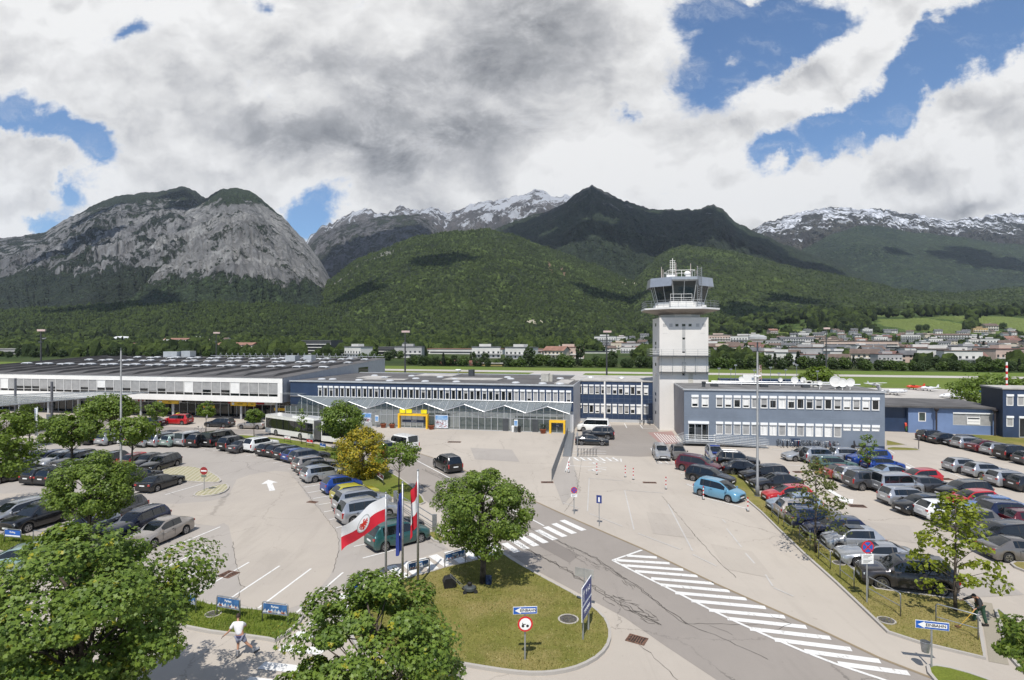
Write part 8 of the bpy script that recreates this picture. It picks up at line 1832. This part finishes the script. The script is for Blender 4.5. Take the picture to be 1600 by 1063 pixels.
# ---- tree belts: individual trees
def mini_tree(seed, mat, h=10, r=4.2, n=1500, kind='round', leaf=.55):
    rg = np.random.default_rng(seed); t = thing('tree', 'x', 'tree'); cl = []
    for i in range(16):
        u = (i+.5)/16; zz = 1-2*u; a = i*2.4; rr = math.sqrt(max(0, 1-zz*zz))
        if kind == 'cone': rr = (1-u*.0)*(u)**.8
        cl.append((math.cos(a)*rr*r*.72, math.sin(a)*rr*r*.72, h*.55+(zz*h*.36 if kind != 'cone' else h*(.42-.85*u))))
    cl = np.array(cl); idx = rg.integers(0, 16, n); d = rg.normal(size=(n, 3)); d /= np.linalg.norm(d, axis=1)[:, None]
    P = cl[idx]+d*(r*(.42 if kind != 'cone' else .28)*rg.uniform(.4, 1, size=n)**.5)[:, None]; P[:, 2] = np.maximum(P[:, 2], .3)
    V, F_ = leaves(P, d, leaf, rg, 'simple'); npmesh('crown', V, F_, mat, parent=t); MB().tube([(0, 0, -1), (0, 0, h*.6)], [.3, .1], 5).build('trunk', bark, t); return t
lf_f1 = leaf_mat('far_leaf', (.026, .045, .013), (.05, .08, .018), None, .15); lf_f2 = leaf_mat('far_light_leaf', (.05, .085, .016), (.085, .13, .022), None, .15); lf_f3 = leaf_mat('far_dark_leaf', (.014, .024, .012), (.026, .04, .016), None, .1)
prot = [(mini_tree(1, lf_f1), 'dark round'), (mini_tree(2, lf_f2), 'light green round'), (mini_tree(3, lf_f1, 13, 3.6), 'tall dark'), (mini_tree(4, lf_f3, 13, 2.8, kind='cone'), 'conical dark'), (mini_tree(5, lf_f2, 8, 4.6), 'low light green'), (mini_tree(6, lf_f1, 9, 5.2), 'broad dark')]
tb = []
def zpx(px):    # far edge of the airfield at this bearing
    th = (px-CX)/F; return 293/(1+math.tan(R(13))*th)
rt = random.Random(9); first = set()
def belt_tree(px, d, sc, k_=None, grp='trees beyond the runway', extra=''):
    if d > 385 and any(abs(px-hx) < 9 and hd-70 < d < hd+8 for hx, hd in HD_): return
    k_ = rt.choices(range(6), [5, 3, 2, 1.2, 3, 4])[0] if k_ is None else k_; pr, nm = prot[k_]; x = at_d(px, d); z = ground_z(x, d); pos = (x, d, z-.3)
    near = 'behind the runway' if d < 400 else ('in the tree belt' if d < 600 else 'among the valley houses')
    side = 'far left' if px < 300 else 'left of centre' if px < 620 else 'centre' if px < 960 else 'beside the tower' if px < 1140 else 'behind the office block' if px < 1400 else 'far right'
    lab = f'{nm} tree {near} {side}'
    s3 = (sc*rt.uniform(.9, 1.2), sc*rt.uniform(.9, 1.2), sc*rt.uniform(.85, 1.15))
    if k_ in first: dup(pr, pos, rt.uniform(0, 6.28), lab, grp, s3)
    else: first.add(k_); pr.location = pos; pr.scale = s3; pr['label'] = lab; pr['group'] = grp
for i in range(185):
    px = -30+1660*i/184+rt.uniform(-5, 5); d0 = zpx(px); dd = d0+rt.uniform(3, 22) if px > 640 else 470+rt.uniform(-20, 40) if px < 560 else d0+rt.uniform(60, 120); belt_tree(px, dd, rt.uniform(.42, .66)*(1.3 if 820 < px < 900 else 1)*(dd/290)**.35)
for i in range(112): px = rt.uniform(880, 1620); belt_tree(px, rt.uniform(400, 1000), rt.uniform(.6, .95), rt.choice([0, 5, 2, 3]))
# ---- woods that read as one mass: valley floor and lower slopes
def woods(name, pts_fn, n, seed, rmin, rmax, mat, hh=1.15, sub=2):
    """many overlapping rough crowns merged to one mass"""
    rg = np.random.default_rng(seed); bm0 = []
    import bmesh
    b = bmesh.new(); bmesh.ops.create_icosphere(b, subdivisions=sub, radius=1); base = np.array([v.co[:] for v in b.verts]); fs = np.array([[v.index for v in f.verts] for f in b.faces]); b.free()
    P = pts_fn(rg, n)
    if name == 'woodland':      # gardens and lawns stay open in front of the houses
        pp = CX+F*P[:, 0]/P[:, 1]; keep = np.ones(len(P), bool)
        for hx, hd in HD_: keep &= ~((np.abs(pp-hx) < 9+6*rg.random()) & (P[:, 1] < hd+8) & (P[:, 1] > hd-75))
        P = P[keep]
    n = len(P); r = rg.uniform(rmin, rmax, n)
    bn = base[None]*(1+.30*(rg.random((n, len(base), 1))-.5)*2)*r[:, None, None]; bn[:, :, 2] *= hh*rg.uniform(.75, 1.5, (n, 1)); bn = bn+P[:, None, :]; bn[:, :, 2] += (r*.55)[:, None]
    V = bn.reshape(-1, 3); F_ = (np.arange(n)[:, None, None]*len(base)+fs[None]).reshape(-1, 3)
    return npmesh(name, V, F_, mat, False, kind='stuff')
def wood_mat(name, a, b_):
    m = bpy.data.materials.new(name); m.use_nodes = True; q = NT(m.node_tree); pos = q.new('ShaderNodeNewGeometry').outputs['Position']; n1_ = q.noise(pos, 1/120, 7, .68).outputs['Fac']; v = q.new('ShaderNodeTexVoronoi'); q.l.new(pos, v.inputs['Vector']); v.inputs['Scale'].default_value = 1/11; sp = q.new('ShaderNodeSeparateColor'); q.l.new(v.outputs['Color'], sp.inputs[0])
    n2_ = q.noise(pos, .8, 3, .7).outputs['Fac']; c = q.mix(q.step(q.math('ADD', q.math('MULTIPLY', n1_, .7), q.math('MULTIPLY', sp.outputs[0], .4)), .35, .8), a, b_); c = q.mix(q.step(n2_, .35, .6, .6, 0), c, tuple(x*.4 for x in a)); q.l.new(c, q.n['Principled BSDF'].inputs[0]); q.n['Principled BSDF'].inputs['Roughness'].default_value = .95; q.n['Principled BSDF'].inputs['Specular IOR Level'].default_value = .1
    return m
wm1 = wood_mat('woodland', (.022, .034, .012), (.066, .090, .022)); wm2 = wood_mat('dark_woodland', (.016, .024, .011), (.064, .088, .022))
wm3 = wood_mat('mountain_forest', (.024, .035, .014), (.062, .086, .023))
HXY = [(p[0], p[1]) for p in placed]
def f_left(rg, n):
    px = rg.uniform(-270, 700, n); d = rg.uniform(480, 1150, n)**1.0; x = (px-CX)/F*d; z = slope_h(x, d); z = np.where(d < 545, 0, z); return np.stack([x, d, z], 1)
def f_mid(rg, n):
    px = rg.uniform(640, 1180, n); d = rg.uniform(330, 1150, n); d = np.where((d < 640) & (px < 1000), 640+rg.uniform(0, 400, n), d); x = (px-CX)/F*d; z = np.where(d < 545, 0, slope_h(x, d)); P = np.stack([x, d, z], 1); return P[(fbm(x/60, d/60, 5, 3) > .42)]
def f_right(rg, n):
    px = rg.uniform(1090, 1860, n); d = rg.uniform(290, 1260, n); x = (px-CX)/F*d; z = np.where(d < 545, 0, slope_h(x, d)); P = np.stack([x, d, z], 1); keep = (fbm(x/45, d/45, 15, 3) > .46) & ~((d > 1010) & (px > 1380) & (px < 1700)); return P[keep]
def f_top(rg, n):
    px = rg.uniform(-270, 1860, n); d = rg.uniform(1060, 1420, n); x = (px-CX)/F*d; z = slope_h(x, d)+np.maximum(0, (d-1080)*.035); P = np.stack([x, d, z], 1); return P[~((px > 1365) & (px < 1690) & (d < 1330) & (np.abs(px-1521) > 9))&~((px>1215)&(px<1262)&(d<1230))]
woods('woodland', f_left, 4300, 1, 3.2, 6.5, wm1); woods('woodland', f_mid, 1800, 2, 3.5, 6, wm1); woods('woodland', f_right, 3500, 3, 2.4, 4.6, wm1); woods('woodland', f_top, 2700, 4, 6, 10, wm2)
def f_forest(rg, n):
    """spruce and beech crowns standing on the lower mountain flanks"""
    out = []
    for nm, frac in (('forest_foot', .55), ('green_hill', .30), ('east_spur', .15)):
        px, t, D, Zg = HEIGHTS[nm]; k_ = int(n*frac); i = rg.integers(2, np.searchsorted(t, 1.0)-1, k_); j = rg.integers(0, len(px)-1, k_); x = (px[j]-CX)/F*D[i, j]; out.append(np.stack([x, D[i, j]+0*x, Zg[i, j]-2], 1))
    return np.concatenate(out)
woods('forest', f_forest, 60000, 6, 2.4, 4.4, wm3, 1.7, 1)
# meadow trees
for px, d, s in ((1436, 1130, 1.3), (1447, 1130, 1.3), (1567, 1150, 1.2)): belt_tree(px, d, s, 5, 'lone trees in the hillside meadows')
t = place_house(1545, 517, 'villa', 1, 1, 'large brown roofed farmhouse in front of the hillside meadow at right', 'farmhouse', 0.2, 1.5)
# ---- grass blades on the near verges
def blades(name, polys, dens, seed, mat, h=.09):
    rg = np.random.default_rng(seed); PP_ = []
    for ins, z in polys:
        a = np.array([(p.x, p.y) for p in ins]); lo, hi = a.min(0), a.max(0); n = int((hi[0]-lo[0])*(hi[1]-lo[1])*dens); q_ = rg.uniform(lo, hi, (n, 2)); inside = np.zeros(n, bool); j = len(a)-1
        for i in range(len(a)):
            c_ = ((a[i, 1] > q_[:, 1]) != (a[j, 1] > q_[:, 1])) & (q_[:, 0] < (a[j, 0]-a[i, 0])*(q_[:, 1]-a[i, 1])/(a[j, 1]-a[i, 1]+1e-9)+a[i, 0]); inside ^= c_; j = i
        q_ = q_[inside & (q_[:, 1] < 48)]; PP_.append(np.column_stack([q_, np.full(len(q_), z)]))
    P = np.concatenate(PP_); n = len(P); ang = rg.uniform(0, 6.28, n); w = rg.uniform(.012, .028, n); hh = h*rg.uniform(.4, 1.5, n)*(.5+fbm(P[:, 0]*.7+50, P[:, 1]*.7, 3, 3)); dx, dy = np.cos(ang)*w, np.sin(ang)*w; ld = rg.normal(0, .04, (n, 2))
    V = np.stack([P+np.column_stack([dx, dy, 0*dx]), P-np.column_stack([dx, dy, 0*dx]), P+np.column_stack([ld, hh])], 1).reshape(-1, 3); npmesh(name, V, np.arange(3*n).reshape(-1, 3), mat, kind='stuff')
bl1 = leaf_mat('grass_blade', (.20, .20, .05), (.32, .27, .09), None, .3); bl2 = leaf_mat('lush_blade', (.12, .18, .025), (.21, .26, .04), None, .3)
blades('grass', [(V_island, .12), (V_right, .1)], 170, 1, bl1, .06); blades('grass', [(V_left, .12)], 230, 2, bl2, .13)

# labels shared by look-alikes get their place from the left
def single_out():
    by = {}
    for o in C.objects:
        if o.parent is None and o.get('label'): by.setdefault(o['label'], []).append(o)
    od = ['leftmost', 'second', 'third', 'fourth', 'fifth', 'sixth', 'seventh', 'eighth', 'ninth', 'tenth', 'eleventh', 'twelfth', 'thirteenth', 'fourteenth', 'fifteenth', 'sixteenth', 'seventeenth', 'eighteenth', 'nineteenth', 'twentieth']
    for lab, os_ in by.items():
        if len(os_) < 2: continue
        os_.sort(key=lambda o: o.location.x/o.location.y)
        for i, o in enumerate(os_): o['label'] = (od[i] if i < 20 else str(i+1)+'th')+(' ' if i == 0 else ' from left, ')+lab
single_out()
# ---------------------------------------------------------------- air of the valley
hz = bpy.data.materials.new("haze"); hz.use_nodes = True; q = NT(hz.node_tree); q.n.clear()
ho = q.new('ShaderNodeOutputMaterial'); pv = q.new('ShaderNodeVolumePrincipled'); q.l.new(pv.outputs[0], ho.inputs['Volume'])
pv.inputs['Color'].default_value = (.72, .82, .95, 1); pv.inputs['Density'].default_value = 3.2e-5; pv.inputs['Anisotropy'].default_value = .2
HAZE = MB().box(-9000, 9000, -60, 9500, -6, 2300).build('haze', hz, kind='stuff')

# ---------------------------------------------------------------- unseen clouds added above the frame, set sunward of chosen slopes to shade them
def shade_cloud(targets, zc, rmin, rmax, seed):
    import bmesh
    rg = np.random.default_rng(seed); b = bmesh.new(); bmesh.ops.create_icosphere(b, subdivisions=3, radius=1); base = np.array([v.co[:] for v in b.verts]); fs = np.array([[v.index for v in f.verts] for f in b.faces]); b.free(); V = []
    for px, py, d in targets:
        T = np.array([at_d(px, d), d, Z(px, py, d)]); s_ = (zc-T[2])/math.sin(SUN_EL)
        c = T+s_*np.array([-sd.x, -sd.y, -sd.z])
        for q_ in range(7):
            r = rg.uniform(rmin, rmax)*(1 if q_ == 0 else .6); off = rg.normal(0, rmax*.55, 3)*(0 if q_ == 0 else 1); off[2] = abs(off[2])*.4
            V.append(base*(1+.14*rg.normal(size=(len(base), 1)))*r*np.array([1.15, .85, .42])+c+off)
    V = np.array(V); F_ = (np.arange(len(V))[:, None, None]*len(base)+fs[None]).reshape(-1, 3)
    npmesh('shade_cloud', V.reshape(-1, 3), F_, M('cloud_white', (.85, .85, .86), 1, var=.02), True, kind='stuff')
shade_cloud([(770, 385, 3700), (830, 365, 3900), (890, 340, 3900), (950, 345, 3900), (1000, 365, 3800), (1050, 360, 3800), (1110, 350, 3800), (1170, 390, 3600), (1230, 415, 3500), (960, 395, 3300), (1040, 380, 3300), (880, 380, 3400)], 2950, 190, 330, 1)
shade_cloud([(1310, 440, 3300), (1380, 460, 3200), (1520, 400, 4300), (1590, 410, 4300), (1640, 420, 4200)], 2950, 150, 260, 2)
shade_cloud([(560, 370, 4300), (620, 355, 4400), (660, 360, 4400), (520, 385, 4200)], 3000, 190, 300, 3)
shade_cloud([(150, 345, 3300), (215, 330, 3400), (275, 325, 3450), (320, 330, 3200), (175, 405, 2800), (120, 430, 2600)], 2900, 70, 140, 4)
shade_cloud([(150, 478, 1640), (230, 470, 1640), (560, 470, 1750), (1240, 470, 1800), (1170, 490, 1600), (700, 440, 2000), (960, 470, 1900)], 2750, 50, 105, 5)
